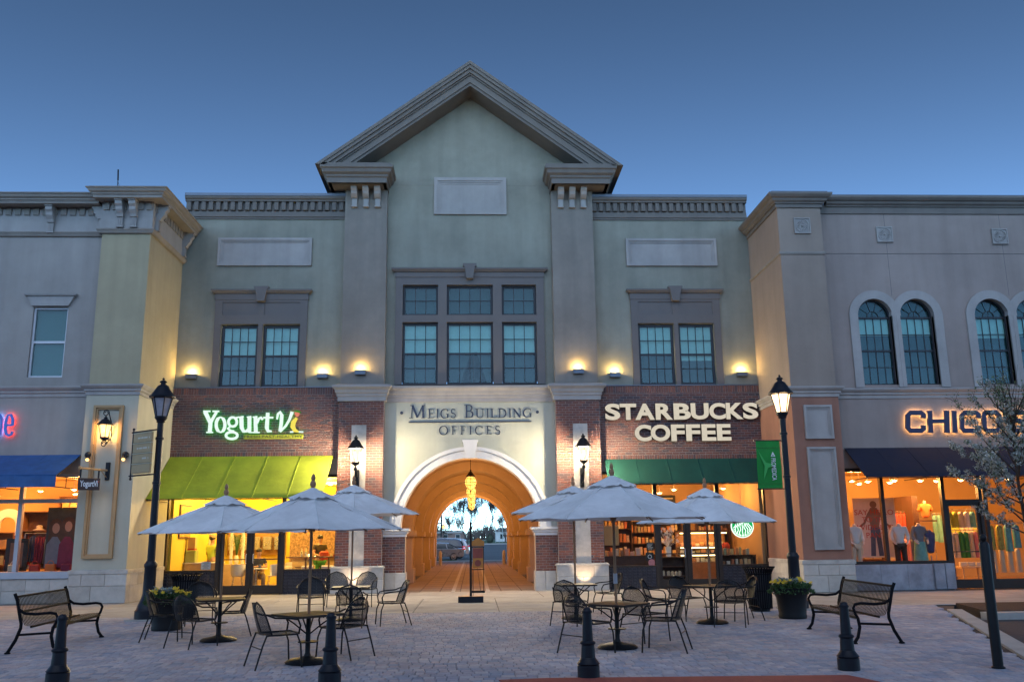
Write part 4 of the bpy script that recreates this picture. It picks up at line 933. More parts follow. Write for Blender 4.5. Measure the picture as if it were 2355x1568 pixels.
def standing(name, label, loc, rz, top, legs, hair, hat=None, skin='skin', arms='down', h=1.0, collar=None):
    t = thing(name, label, 'person', loc, rz); S = lambda x, y, z: (x*h, y*h, z*h)
    if arms == 'down': AR_ = [((.19, 0, 1.40), (.23, .02, 1.15), (.25, -.06, .92), (.25, -.10, .84)), ((-.19, 0, 1.40), (-.23, .02, 1.15), (-.25, -.06, .92), (-.25, -.10, .84))]
    else: AR_ = [((.19, 0, 1.40), (.24, -.03, 1.15), (.16, -.25, 1.08), (.12, -.32, 1.08)), ((-.19, 0, 1.40), (-.24, -.03, 1.15), (-.18, -.25, 1.10), (-.14, -.32, 1.10))]
    ch = [[((0, 0, .95), .13), ((0, .01, 1.12), .12), ((0, .0, 1.32), .135), ((0, 0, 1.44), .07), ((0, -.01, 1.50), .055), ((0, -.02, 1.60), .085), ((0, -.02, 1.70), .075)]]
    for a in AR_: ch.append([((0, 0, 1.32), .135), (a[0], .055), (a[1], .043), (a[2], .032), (a[3], .036)])
    for s in (1, -1): ch.append([((0, 0, .95), .13), ((s*.10, 0, .86), .09), ((s*.11, -.01, .50), .06), ((s*.11, .03, .10), .04), ((s*.11, -.12, .04), .04)])
    ch = [[(S(*p), r*h) for p, r in c] for c in ch]
    link('body', skin_mesh(ch, 2), skin, t)
    shirt = [[(S(0, 0, .92), .15*h), (S(0, .01, 1.12), .14*h), (S(0, 0, 1.34), .15*h), (S(0, 0, 1.42), .085*h)]]+[[(S(0, 0, 1.34), .15*h), (S(*a[0]), .07*h), (S(*[(a[0][i]*.45+a[1][i]*.55) for i in range(3)]), .06*h)] for a in AR_]
    link('shirt', skin_mesh(shirt, 2), top, t)
    link('trousers', skin_mesh([[(S(0, 0, .93), .145*h), (S(s*.10, 0, .84), .105*h), (S(s*.11, -.01, .50), .078*h), (S(s*.11, .03, .09), .065*h)] for s in (1, -1)], 2), legs, t)
    mb_ellip(S(0, .005, 1.685), .10*h, .115*h, .09*h).build('hair', hair, t, smooth=60)
    if hat: MB().lathe([(.115*h, 0), (.12*h, .05*h), (.09*h, .10*h), (.02*h, .115*h)], 14, S(0, -.01, 1.68)).zprism([(-.09*h, -.02), (.09*h, -.02), (.06*h, -.21*h), (-.06*h, -.21*h)], 1.685*h, 1.70*h).build('cap', hat, t, smooth=40)
    return t
standing('person', 'person in lime shirt and tan cap behind the yogurt counter', (-8.99, D+2.75, 0), R(150), 'shirt_lime', 'khaki', 'hair_dark', 'cap_tan', arms='work', h=1.05)
standing('person', 'person in dark top holding a red striped bag in the yogurt shop', (-5.27, D+2.6, 0), R(35), 'hair_dark', 'green_cloth', 'hair_dark', arms='work', h=1.03)
tag(MB().lathe([(.10, 0), (.15, .06), (.16, .25), (.09, .30)], 12, (0, 0, 0)).build('striped_bag', 'red_cloth', None, loc=(-5.08, D+2.32, .98), smooth=50), 'red striped bag carried by the person in the yogurt shop', 'bag')
def seated():
    t = thing('person', 'person in navy shirt sitting at a white table in the yogurt shop', 'person', (-7.22, D+2.0, 0), R(20))
    ch = [[((0, 0, .55), .14), ((0, -.03, .75), .13), ((0, -.06, .95), .14), ((0, -.08, 1.07), .07), ((0, -.10, 1.13), .055), ((0, -.12, 1.23), .085), ((0, -.12, 1.33), .075)]]
    for s in (1, -1):
        ch.append([((0, -.06, .95), .14), ((s*.19, -.06, 1.02), .055), ((s*.26, -.16, .80), .043), ((s*.10, -.36, .80), .033), ((s*.04, -.40, .82), .035)])
        ch.append([((0, 0, .55), .14), ((s*.1, -.08, .53), .09), ((s*.13, -.45, .52), .065), ((s*.13, -.42, .12), .045), ((s*.13, -.55, .06), .04)])
    link('body', skin_mesh(ch, 2), 'skin', t)
    link('shirt', skin_mesh([[((0, 0, .55), .155), ((0, -.03, .75), .145), ((0, -.06, .97), .155), ((0, -.08, 1.05), .085)]]+[[((0, -.06, .97), .155), ((s*.19, -.06, 1.02), .07), ((s*.235, -.12, .88), .06)] for s in (1, -1)], 2), 'shirt_navy', t)
    link('trousers', skin_mesh([[((0, 0, .54), .15), ((s*.1, -.08, .53), .105), ((s*.13, -.45, .52), .08), ((s*.13, -.42, .12), .065)] for s in (1, -1)], 2), 'khaki', t)
    mb_ellip((0, -.10, 1.325), .10, .112, .08).build('hair', 'hair_dark', t, smooth=60)
    MB().lathe([(.03, -.0), (.045, .12)], 12, (0, -.46, .76)).build('cup', 'blue_cloth', t)
seated()
def dress_form(label, loc, rz, top, legs=None, long=False, scale=1.0, legm='denim', arms=True, skirt=None):
    t = thing('mannequin', label, 'mannequin', loc, rz); s_ = scale; S = lambda p: tuple(c*s_ for c in p)
    ch = [[((0, 0, .95), .12), ((0, .01, 1.1), .10), ((0, -.01, 1.30), .125), ((0, 0, 1.42), .06), ((0, -.01, 1.52), .05)]]
    for s in (1, -1):
        ch.append([((0, -.01, 1.30), .125), ((s*.18, 0, 1.37), .05), ((s*.25, .02, 1.12), .04), ((s*.20, -.12, .94), .03), ((s*.14, -.18, .88), .03)])
        ch.append([((0, 0, .95), .12), ((s*.09, 0, .86), .085), ((s*.10, 0, .48), .055), ((s*.10, .02, .06), .04), ((s*.10, -.1, .03), .035)])
    link('body', skin_mesh([[(S(p), r*s_) for p, r in c] for c in ch], 2), 'skin_pale', t)
    tp = [[((0, 0, .86), .15), ((0, .01, 1.1), .125), ((0, -.01, 1.32), .145), ((0, 0, 1.40), .075)]]+[[((0, -.01, 1.32), .145), ((s*.18, 0, 1.37), .07), ((s*.25, .02, 1.12), .062), ((s*.215, -.08, .99), .06)] for s in (1, -1)]
    link('top', skin_mesh([[(S(p), r*s_) for p, r in c] for c in tp], 2), top, t)
    if long: link('long_cardigan', skin_mesh([[(S((s*.10, .02, 1.36)), .09), (S((s*.15, .03, 1.0)), .09), (S((s*.17, .03, .55)), .10)] for s in (1, -1)], 2), 'cream_cloth', t)
    if skirt: MB().lathe([(.155, .95), (.17, .8), (.20, .5), (.21, .32)], 18, (0, 0, 0)).build('skirt', skirt, t, smooth=50)
    else: link('trousers', skin_mesh([[(S((0, 0, .92)), .14), (S((s*.09, 0, .84)), .105), (S((s*.10, 0, .46)), .085), (S((s*.10, .02, .1)), .08)] for s in (1, -1)], 2), legm, t)
    MB().lathe([(.2, 0), (.2, .015), (.02, .02), (.02, .06)], 16).build('stand', 'steel', t)
    return t
PZ = .42
tag(MB().box(11.2, 14.05, YP+.36, YP+1.35, .004, PZ).build('display_platform', 'wood_pale'), 'pale platform under the dress forms in the clothing shop window', 'platform')
dress_form('headless mannequin in long cream cardigan beside the tan tower', (11.58, YP+.72, PZ), R(10), 'cloth_white', long=True, legm='cream_cloth')
dress_form('headless mannequin in loose white blouse and dark trousers', (13.0, YP+.8, PZ), R(-12), 'cloth_white', legm='hair_dark')
dress_form('headless mannequin in grey jacket and patterned skirt', (13.66, YP+.9, PZ), R(8), 'grey_cloth', skirt='aqua_cloth')
tp_ = thing('mannequin', 'low mannequin bust in shiny slate dress beside the shop door', 'mannequin', (14.0, YP+.95, 0))
link('dress', skin_mesh([[((0, 0, 1.0), .13), ((0, 0, 1.2), .12), ((0, 0, 1.45), .14), ((0, 0, 1.62), .10), ((0, 0, 1.74), .06)], [((0, 0, 1.45), .14), ((.14, 0, 1.66), .06)], [((0, 0, 1.45), .14), ((-.14, 0, 1.66), .06)]], 2), 'blue_cloth', tp_)
MB().lathe([(.15, 0), (.15, .02), (.02, .03), (.02, .95)], 14).build('stand', 'steel', tp_)
tb = thing('mannequin', 'orange topped bust on the high shelf of the clothing shop', 'mannequin', (14.98, YP+3.0, 2.04))
link('top', skin_mesh([[((0, 0, .05), .14), ((0, 0, .25), .12), ((0, 0, .45), .14), ((0, 0, .55), .06)], [((0, 0, .45), .14), ((.17, 0, .45), .07), ((.22, 0, .28), .06)], [((0, 0, .45), .14), ((-.17, 0, .45), .07), ((-.22, 0, .28), .06)]], 2), 'orange_cloth', tb)
MB().lathe([(.05, .5), (.045, .62), (.02, .63)], 12).build('neck', 'skin_pale', tb)
tag(MB().box(14.75, 15.25, YP+2.8, YP+3.2, 1.99, 2.035).build('wall_shelf', 'dark_wood'), 'dark shelf under the orange bust', 'shelf')
# ---------------------------------------------------------------- goods in the shops
mat('fruit_print', (.55, .26, .05), .6, .7, 5); mat('poster_bg', (.62, .52, .45), .7, .12, 2); mat('poster_red', (.42, .05, .02), .7, .05, 3); mat('poster_fig', (.20, .11, .07), .7, .15, 4); mat('poster_hair', (.075, .04, .025), .7, .3, 8); mat('poster_dark', (.05, .055, .05), .7, .5, 3)
def single(mb, name, m, label, cat, group=None, smooth=None, loc=None, rz=0): return tag(mb.build(name, m, None, smooth=smooth, loc=loc, rz=rz), label, cat, group)
def garment(x, y, z, w, l, m, label, group, rz=0):
    """a garment on a hanger: sloping shoulders, folds down its length"""
    b = MB(); n = 7; d = .05; top = []; rows = [(z, .10), (z-.05, .42), (z-.12, .5), (z-l*.6, .46), (z-l, .52)]
    for zz, f in rows:
        for i in range(n+1):
            u = i/n-.5; b.v.append((u*2*f*w, d*math.sin(i*2.3)*(.3+.7*(z-zz)/l)-.03, zz))
        for i in range(n+1):
            u = i/n-.5; b.v.append((u*2*f*w, d*math.sin(i*2.3)*(.3+.7*(z-zz)/l)+.05, zz))
    N_ = 2*(n+1)
    for r in range(len(rows)-1):
        for i in range(n):
            for o, fl in ((0, 0), (n+1, 1)):
                q = (r*N_+o+i, r*N_+o+i+1, (r+1)*N_+o+i+1, (r+1)*N_+o+i); b.f.append(q if not fl else q[::-1])
        for i in (0, n): b.f.append((r*N_+i, (r+1)*N_+i, (r+1)*N_+n+1+i, r*N_+n+1+i))
    for i in range(len(b.v)): vx, vy, vz = b.v[i]; b.v[i] = (vx*math.cos(rz)-vy*math.sin(rz), vx*math.sin(rz)+vy*math.cos(rz), vz)
    b.tube([(0, 0, z-.01), (0, 0, z+.07), (.02, 0, z+.09)], .006, 5)
    return single(b, 'hanging_garment', m, label, 'garment', group, smooth=50, loc=(x, y, 0))
def rail(x0, x1, y, z, label, legs=True):
    b = MB().tube([(x0, y, z), (x1, y, z)], .014, 6)
    if legs:
        for x in (x0, x1): b.tube([(x, y, z), (x, y, .03)], .012, 6).box(x-.02, x+.02, y-.25, y+.25, .004, .03)
    return single(b, 'clothes_rail', 'steel', label, 'rail')
def shelf_unit(x0, x1, y0, y1, z0, z1, n, label, m='dark_wood'):
    t = thing('shelf_unit', label, 'shelf', ((x0+x1)/2, y0, z0))
    MB().box(x0, x0+.03, y0, y1, z0, z1).box(x1-.03, x1, y0, y1, z0, z1).box(x0+.03, x1-.03, y1-.02, y1, z0, z1).build('carcass', m, t, world=True)
    for i in range(n+1): zz = z0+(z1-z0-.03)*i/n; MB().box(x0+.031, x1-.031, y0, y1-.021, zz, zz+.03).build('shelf_board', m, t, world=True)
    return [z0+(z1-z0-.03)*i/n+.031 for i in range(n)]
rs = random.Random(11)
mat('goods', (.4, .25, .1), .5, .2, 8, rnd=[(.45, .10, .05), (.55, .35, .12), (.62, .5, .3), (.25, .12, .05), (.6, .22, .08), (.7, .62, .5), (.16, .2, .1)])
def goods(zs, x0, x1, y, label, group, h=(.10, .22), w=(.07, .13), m='goods', kind='box'):
    for z in zs:
        x = x0
        while x < x1-.06:
            ww = rs.uniform(*w); hh = rs.uniform(*h)
            if kind == 'box': b = MB().bbox(-ww/2, ww/2, 0, .10, 0, hh, .008)
            else: b = MB().lathe([(ww*.42, 0), (ww*.5, .02), (ww*.5, hh*.8), (ww*.3, hh*.9), (ww*.3, hh)], 10, (0, .05, 0))
            single(b, 'packet' if kind == 'box' else 'mug', m, label, 'packet' if kind == 'box' else 'mug', group, 40, (x+ww/2, y, z)); x += ww+rs.uniform(.015, .06)
# yogurt shop
CT = thing('serving_counter', 'pale wooden counter along the yogurt shop window', 'counter', (-9.2, D+1.7, 0))
MB().box(-9.6, -8.45, D+1.7, D+2.3, .004, .92).build('counter_body', 'wood_pale', CT, world=True); MB().box(-9.62, -8.42, D+1.66, D+2.34, .925, .965).build('counter_top', 'white_plastic', CT, world=True)
BM = thing('drink_machine', 'olive green drink machine with clear tank on the yogurt counter', 'machine', (-9.55, D+1.95, .966))
MB().bbox(-9.6, -9.27, D+1.8, D+2.15, .967, 1.36, .02).build('machine_body', 'blender_green', BM, world=True); MB().box(-9.55, -9.31, D+1.84, D+2.1, 1.362, 1.42).build('spill_tray', 'red_cloth', BM, world=True); MB().box(-9.55, -9.31, D+1.86, D+2.08, 1.422, 1.78).build('tank', 'wall_gold', BM, world=True)
for i, x in enumerate((-9.3, -8.55, -8.15)):
    b = MB(); 
    for k in range(3):
        b.tube([(.035*math.cos(a*.6+k*2.1), .035*math.sin(a*.6+k*2.1), a*.045) for a in range(28)], .03, 6)
    single(b, 'swirl_column', 'cloth_white', ('white twisted column nearest the yogurt shop picture', 'white twisted column beside the vase of bamboo', 'white twisted column nearest the shop door')[i], 'column', 'white twisted columns', 60, (x, D+3.6, .85))
single(MB().box(-9.5, -7.5, D+3.3, D+3.9, .004, .85), 'back_counter', 'wood_pale', 'low back counter under the white twisted columns', 'counter')
PI_ = thing('wall_picture', 'orange fruit picture on the yellow yogurt shop wall', 'picture', (-9.6, D+1.6, 1.8))
MB().box(-9.63, -9.59, D+1.0, D+2.2, 1.75, 2.85).build('frame', 'dark_wood', PI_, world=True); MB().box(-9.588, -9.58, D+1.05, D+2.15, 1.8, 2.8).build('print', 'fruit_print', PI_, world=True)
PI_ = thing('wall_picture', 'orange fruit picture hung on the back wall of the yogurt shop', 'picture', (-9.0, D+6.95, 1.8))
MB().box(-9.55, -8.75, D+6.94, D+6.99, 1.75, 2.95).build('frame', 'dark_wood', PI_, world=True); MB().box(-9.5, -8.8, D+6.93, D+6.938, 1.8, 2.9).build('print', 'fruit_print', PI_, world=True)
VB = thing('vase', 'vase of tall bamboo stems in the yogurt shop', 'vase', (-8.33, D+3.5, .852))
MB().lathe([(.06, 0), (.09, .1), (.07, .25), (.05, .3)], 12).build('vessel', 'white_plastic', VB, smooth=50)
b = MB()
for k in range(7): a = k*.9; b.tube([(0, 0, .2), (.05*math.cos(a), .05*math.sin(a), .6), (.12*math.cos(a), .12*math.sin(a), 1.0)], .014, 5)
b.build('stems', 'leaf_deep', VB); b = MB()
for k in range(26):
    a = k*2.4; z = .6+.02*k; c = Vector((.1*math.cos(a), .1*math.sin(a), z)); e = c+Vector((.12*math.cos(a), .12*math.sin(a), .05)); s = Vector((-math.sin(a), math.cos(a), 0))*.025
    b.add([c, (c+e)/2+s, e, (c+e)/2-s], [(0, 1, 2, 3)])
b.build('leaves', 'leaf_deep', VB)
def cafe_table(x, y, z, r, label):
    t = thing('cafe_table', label, 'table', (x, y, 0)); MB().lathe([(r, z), (r, z+.03)], 20).build('table_top', 'white_plastic', t); MB().lathe([(.2, .004), (.2, .03), (.03, .05), (.03, z-.001)], 14).build('pedestal', 'steel', t, smooth=40)
def tub_chair(x, y, rz, label, seat=.47):
    t = thing('cafe_chair', label, 'chair', (x, y, 0), rz, 'white chairs in the yogurt shop'); b = MB(); n = 12
    for j, (zz, rr) in enumerate(((seat, .17), (seat+.06, .22), (seat+.2, .235), (seat+.36, .24))):
        for i in range(n+1): a = R(-20)+R(220)*i/n; b.v.append((rr*math.cos(a), rr*math.sin(a), zz+(.04*math.sin(R(180)*i/n) if j == 3 else 0)))
    for j in range(3):
        for i in range(n): b.f.append((j*(n+1)+i, j*(n+1)+i+1, (j+1)*(n+1)+i+1, (j+1)*(n+1)+i))
    b.lathe([(.02, seat), (.18, seat), (.2, seat+.02), (.02, seat+.02)], 14); b.build('shell', 'white_plastic', t, smooth=60)
    for sx in (-1, 1):
        for sy in (-1, 1): MB().tube([(sx*.12, sy*.12, seat), (sx*.2, sy*.2, .004)], .011, 6).build('leg', 'steel', t)
cafe_table(-7.15, D+1.45, .73, .36, 'round white table in front of the seated person'); cafe_table(-6.55, D+2.6, .73, .36, 'round white table further inside the yogurt shop')
tub_chair(-7.75, D+1.45, R(200), 'white tub chair just inside the yogurt shop door', .5); tub_chair(-6.6, D+1.5, R(-70), 'white tub chair facing the seated person', .5); tub_chair(-6.35, D+3.3, R(0), 'white tub chair at the farther round table', .5)
SCN = thing('counter', 'pale wood topping counter behind the right yogurt window', 'counter', (-5.2, D+3, 0))
MB().box(-6.3, -4.4, D+3.1, D+3.7, .004, 1.0).build('counter_body', 'wood_pale', SCN, world=True); MB().box(-6.32, -4.38, D+3.06, D+3.72, 1.003, 1.05).build('counter_top', 'wood', SCN, world=True)
for i in range(5): MB().box(-6.2+i*.36, -6.0+i*.36, D+3.085, D+3.1, .72, .74).build('drawer_pull', 'dark_wood', SCN, world=True)
single(MB().box(-6.6, -4.75, D+4.1, D+4.2, .004, 2.5), 'tiled_screen', 'speckle_tile', 'screen of brown speckled tiles behind the topping counter', 'screen')
single(MB().box(-6.1, -4.5, D+.95, D+1.2, 1.08, 1.12).box(-5.5, -5.45, D+1.05, D+1.1, .004, 1.079).box(-4.75, -4.7, D+1.05, D+1.1, .004, 1.079), 'window_bar', 'wood', 'narrow wooden bar table behind the right yogurt window', 'table')
for i, x in enumerate((-5.45, -4.8)):
    t = thing('bar_stool', ('white stool under the left end of the bar table', 'white stool under the right end of the bar table')[i], 'stool', (x, D+1.45, 0), 0, 'white stools at the window bar'); MB().bbox(-.2, .2, -.18, .18, .66, .82, .03).build('seat', 'white_plastic', t); MB().lathe([(.2, .004), (.2, .02), (.025, .03), (.025, .66)], 12).build('pedestal', 'steel', t)
for i, x in enumerate((-6.0, -5.85)): single(MB().lathe([(.05, 0), (.05, .2), (.02, .24), (.015, .34)], 10), 'pump_bottle', 'steel', ('steel pump bottle at the end of the topping counter', 'steel pump bottle next along the topping counter')[i], 'bottle', 'pump bottles', 40, (x, D+3.2, 1.052))
for i, x in enumerate((-5.72, -5.5)): single(MB().lathe([(.07, 0), (.09, .03), (.03, .05), (.07, .10), (.02, .13)], 12), 'tiered_dish', 'lamp_yellow', ('small bright tiered dish left on the topping counter', 'small bright tiered dish right on the topping counter')[i], 'dish', 'tiered dishes', 40, (x, D+3.25, 1.052))  # dishes take a lamp's glow; their brightness is emitted, not reflected
NT = thing('window_notice', 'white paper notice taped inside the yogurt shop window', 'notice', (-8.43, YG+.03, .77))
MB().box(-8.58, -8.28, YG+.02, YG+.024, .78, 1.02).build('sheet', 'paper', NT, world=True)
b = MB()
for k, w in enumerate((.2, .1, .16, .2, .14, .18)): b.box(-8.43-w/2, -8.43+w/2, YG+.017, YG+.0195, .985-k*.034-.008, .985-k*.034)
b.build('printed_lines', 'ink', NT, world=True)
link('door_number', fit_text(text_mesh('455', .12, .002), -7.27, -6.96, 2.51, 2.60, YG-.0), 'ink', None); tag(bpy.data.objects['door_number'], 'dark number 455 on the glass above the yogurt shop door', 'number')
# coffee shop
zs_ = shelf_unit(6.2, 7.1, D+1.1, D+1.45, .004, .95, 3, 'low dark shelf of mugs inside the coffee shop door'); goods(zs_[:2], 6.28, 7.0, D+1.15, 'pale mug on the low shelf inside the coffee shop', 'mugs on the low shelf', (.13, .17), (.1, .13), 'cream_cloth', 'mug')
VS = thing('vase', 'tall white vase with a spray of white stars in the coffee shop', 'vase', (6.53, D+1.22, .951))
MB().lathe([(.085, 0), (.10, .02), (.125, .33), (.115, .33), (.09, .03)], 4, a0=PI/4).build('vessel', 'cloth_white', VS)
b = MB()
for k in range(34):
    a = rs.uniform(0, 2*PI); rad = rs.uniform(.03, .38); zz = rs.uniform(.45, 1.0)-.25*rad; c = Vector((rad*math.cos(a), rad*.5*math.sin(a), zz)); q = rs.uniform(.03, .065); rt = rs.uniform(0, 1)
    pts = [(c.x+q*(1 if j % 2 == 0 else .42)*math.sin(rt+j*PI/5), c.z+q*(1 if j % 2 == 0 else .42)*math.cos(rt+j*PI/5)) for j in range(10)]; b.prism(pts, c.y-.006, c.y+.006); b.tube([(0, 0, .3), (c.x*.5, c.y*.5, .3+(c.z-.3)*.6), (c.x, c.y+.008, c.z)], .004, 4)
tag(b.build('paper_stars', 'cloth_white', VS), kind='stuff')
PC = thing('pastry_case', 'glass fronted pastry case with lit shelves in the coffee shop', 'display case', (8.2, D+2.6, 0))
MB().box(7.2, 8.95, D+2.5, D+3.1, .004, .72).build('case_base', 'wood', PC, world=True); MB().box(7.2, 8.95, D+3.02, D+3.1, .722, 1.75).build('case_back', 'wood', PC, world=True); MB().box(7.2, 8.95, D+2.5, D+3.1, 1.753, 1.82).build('case_top', 'dark_wood', PC, world=True)
for z in (.98, 1.24): MB().box(7.22, 8.93, D+2.55, D+3.01, z, z+.015).build('case_shelf', 'steel', PC, world=True)
for z in (1.70, 1.20, .94): MB().box(7.25, 8.9, D+2.54, D+2.57, z, z+.03).build('lamp_tube', 'tube_glow', PC, world=True)
lamp('AREA', 'case_light', (8.07, D+2.62, 1.68), 22, AMB, PC, 1.5, True, aim=(0, .4, -1), sy=.1)
goods([.725, .998, 1.258], 7.28, 8.85, D+2.68, 'pastry tray packet in the lit coffee shop case', 'goods in the pastry case', (.08, .16), (.1, .18))
single(MB().box(4.3, 5.85, D+1.2, D+1.8, .004, .95).box(4.28, 5.87, D+1.17, D+1.83, .953, 1.0), 'espresso_bar', 'dark_wood', 'dark wood bar counter behind the left coffee shop window', 'counter')
goods([1.0], 4.4, 5.7, D+1.3, 'cup and packet on the dark bar counter', 'goods on the bar counter', (.1, .26), (.08, .16))
zs_ = shelf_unit(4.35, 5.85, D+4.2, D+4.55, .9, 2.9, 4, 'tall back shelf behind the bar counter in the coffee shop'); goods(zs_, 4.42, 5.75, D+4.25, 'bag of coffee on the tall back shelf', 'coffee bags on the back shelf', (.18, .34))
zs_ = shelf_unit(8.2, 9.4, D+3.9, D+4.25, .3, 2.6, 5, 'tall shelf of bright goods behind the right coffee shop window'); goods(zs_, 8.27, 9.3, D+3.95, 'bright packet on the tall shelf behind the right window', 'bright packets on the shelf', (.18, .32))
zs_ = shelf_unit(8.15, 9.35, D+.75, D+1.05, .3, 1.0, 2, 'low display shelf in the right coffee shop window'); goods([zs_[0], zs_[1], 1.0], 8.22, 9.2, D+.8, 'small bright packet in the right coffee shop window', 'packets in the coffee window', (.12, .26), (.06, .11))
single(MB().lathe([(.10, 0), (.14, .08), (.13, .2), (.08, .26)], 14), 'glass_jar', 'red_cloth', 'round red jar among the goods in the coffee shop', 'jar', None, 50, (8.7, D+2.0, 1.13)); single(MB().box(8.5, 8.9, D+1.85, D+2.2, .004, 1.128), 'jar_stand', 'wood', 'wooden stand under the round red jar', 'stand')
for i, (x0, x1, z0, z1, m, lb) in enumerate(((5.62, 5.86, 1.18, 1.44, 'chalkboard', 'small chalkboard sign high in the left coffee window'), (5.58, 5.84, .86, 1.12, 'chalkboard', 'small chalkboard sign with a white ring in the coffee window'))):
    t = thing('chalk_sign', lb, 'sign', ((x0+x1)/2, YG+.15, z0)); MB().bbox(x0, x1, YG+.12, YG+.14, z0, z1, .004).build('board', m, t, world=True)
    if i: MB().ring((x0+x1)/2, (z0+z1)/2, .05, .065, 0, 2*PI, YG+.115, YG+.119, 20).build('ring_mark', 'paper', t, world=True)
    else:
        b = MB()
        for k in range(5): b.box(x0+.03, x1-.03-.03*(k % 3), YG+.116, YG+.119, z1-.05-k*.04, z1-.04-k*.04)
        b.build('chalk_lines', 'paper', t, world=True)
single(MB().ring(0, 0, .0005, .11, 0, 2*PI, -.01, .01, 24), 'round_sticker', 'pastel_pink', 'round pink sticker low in the coffee shop window', 'sticker', None, None, (5.76, YG+.08, .80))
single(MB().bbox(4.35, 4.85, YG+.9, YG+.95, 1.35, 2.0, .01).tube([(4.6, YG+.92, 2.0), (4.6, YG+.92, 3.68)], .006, 4), 'hanging_board', 'wall_gold', 'gold menu board hanging in the left coffee window', 'board')
# emblem disc in the coffee window: green roundel with white wavy lines
LG = thing('window_emblem', 'lit round green and white emblem hanging in the coffee window', 'emblem', (8.80, YG+.15, 1.92))
ex, ez, er = 8.81, 1.915, .36; ye = YG+.14
emit_mat('emblem_green', (.0, .36, .09), 1.3); emit_mat('emblem_white', (.85, 1, .9), 1.6)
MB().ring(ex, ez, .0005, er, 0, 2*PI, ye, ye+.05, 40).build('disc', 'emblem_green', LG, world=True)
b = MB(); b.ring(ex, ez, er-.012, er+.012, 0, 2*PI, ye-.012, ye+.05, 40)
for k in range(-4, 5):                                   # flowing locks either side of a narrow centre
    x0 = ex+k*.052; pts = []
    for i in range(15):
        zz = ez+.10-i*.031; u = x0+.018*math.sin(i*.9+k)*(.4 if k == 0 else 1)*(1 if k > 0 else -1)+k*.004*i
        if (u-ex)**2+(zz-ez)**2 < (er-.035)**2: pts.append((u, zz))
    if len(pts) > 2: stroke(b, pts, .026, ye-.004-.0006*abs(k), ye+.004)
for k in range(18):
    a = R(200)+R(140)*k/17; b.tube([(ex+.27*math.cos(a), ye-.004, ez+.27*math.sin(a)), (ex+.34*math.cos(a), ye-.004, ez+.34*math.sin(a))], .009, 4)
b.ring(ex, ez+.17, .0005, .075, 0, 2*PI, ye-.006, ye-.001, 20); b.prism([(ex-.07, ez+.24), (ex-.05, ez+.30), (ex-.025, ez+.255), (ex, ez+.32), (ex+.025, ez+.255), (ex+.05, ez+.30), (ex+.07, ez+.24)], ye-.005, ye)
b.build('white_pattern', 'emblem_white', LG, world=True)
MB().tube([(ex, ye+.03, ez+er), (ex, ye+.03, 3.6)], .006, 4).build('hanger', 'steel', LG, world=True)
# clothing shop
PO = thing('window_poster', 'large window poster reading SAY HELLO TO THE WIDE-LEG PANT', 'poster', (12.55, YP+1.45, .5)); px0, px1, pz0, pz1 = 11.9, 13.24, 1.30, 2.72; yq = YP+1.44
MB().box(px0, px1, yq, yq+.02, pz0-.4, pz1).build('sheet', 'poster_bg', PO, world=True)
b = MB(); cx = 12.55; b.ring(cx, 2.52, .0005, .11, 0, 2*PI, yq-.003, yq, 18); b.prism([(cx-.10, 2.42), (cx+.10, 2.42), (cx+.2, 2.25), (cx+.13, 1.8), (cx-.13, 1.8), (cx-.2, 2.25)], yq-.0045, yq)
stroke(b, [(cx-.17, 2.25), (cx-.33, 1.95), (cx-.5, 1.82)], .07, yq-.006, yq); stroke(b, [(cx+.17, 2.25), (cx+.33, 1.95), (cx+.5, 1.82)], .07, yq-.0055, yq); b.build('printed_figure', 'poster_fig', PO, world=True)
b = MB(); stroke(b, [(cx-.07, 1.82), (cx-.10, 1.35), (cx-.13, .95)], .15, yq-.006, yq); stroke(b, [(cx+.07, 1.82), (cx+.10, 1.35), (cx+.13, .95)], .15, yq-.0065, yq); b.build('printed_trousers', 'denim', PO, world=True)
for k, (tx, wd, z0, z1) in enumerate((('SAY HELLO', .62, 2.20, 2.36), ('TO THE', .40, 1.98, 2.14), ('WIDE-LEG', .58, 1.74, 1.90), ('PANT', .30, 1.50, 1.66))):
    link('print_line', fit_text(text_mesh(tx, .2, .001), cx-wd, cx+wd, z0, z1, yq-.008), 'poster_red', PO).location = -origin(PO)
zs_ = shelf_unit(11.9, 12.9, YP+1.7, YP+2.1, .004, 1.25, 3, 'low shelf of folded clothes behind the window poster', 'wood')
goods(zs_, 12.0, 12.8, YP+1.75, 'folded garment on the low shelf behind the poster', 'folded clothes on the low shelf', (.08, .16), (.2, .28), 'cream_cloth')
rail(14.3, 15.0, YP+4, 2.34, 'steel rail of red tops deep in the clothing shop')
for i in range(5): garment(14.38+i*.12, YP+4, 2.28, .16, .62, 'red_cloth', 'red top hanging on the rail deep in the shop', 'red tops on a rail', R(60))
single(MB().box(13.75, 14.7, YP+5.0, YP+5.4, .004, 2.7), 'wardrobe', 'wood_pale', 'tan cabinet standing deep in the clothing shop', 'cabinet'); single(MB().box(14.75, 14.95, YP+3.4, YP+5.2, .004, 2.85), 'partition', 'dark_wood', 'dark partition beside the orange bust', 'partition')
rail(15.1, 16.2, YP+2.0, 2.35, 'upper rail of yellow and cream clothes seen through the door', True); rail(15.12, 16.18, YP+1.95, 1.70, 'lower rail of green and cream clothes seen through the door', False)
for i, m in enumerate(('lime_cloth', 'lime_cloth', 'cream_cloth', 'cloth_white', 'aqua_cloth')): garment(15.25+i*.19, YP+2.0, 2.28, .17, .5, m, ('yellow green top at the door end of the upper rail', 'yellow green top second on the upper rail', 'cream top on the upper rail', 'white top glowing on the upper rail', 'aqua top on the upper rail')[i], 'clothes on the upper rail', R(25))
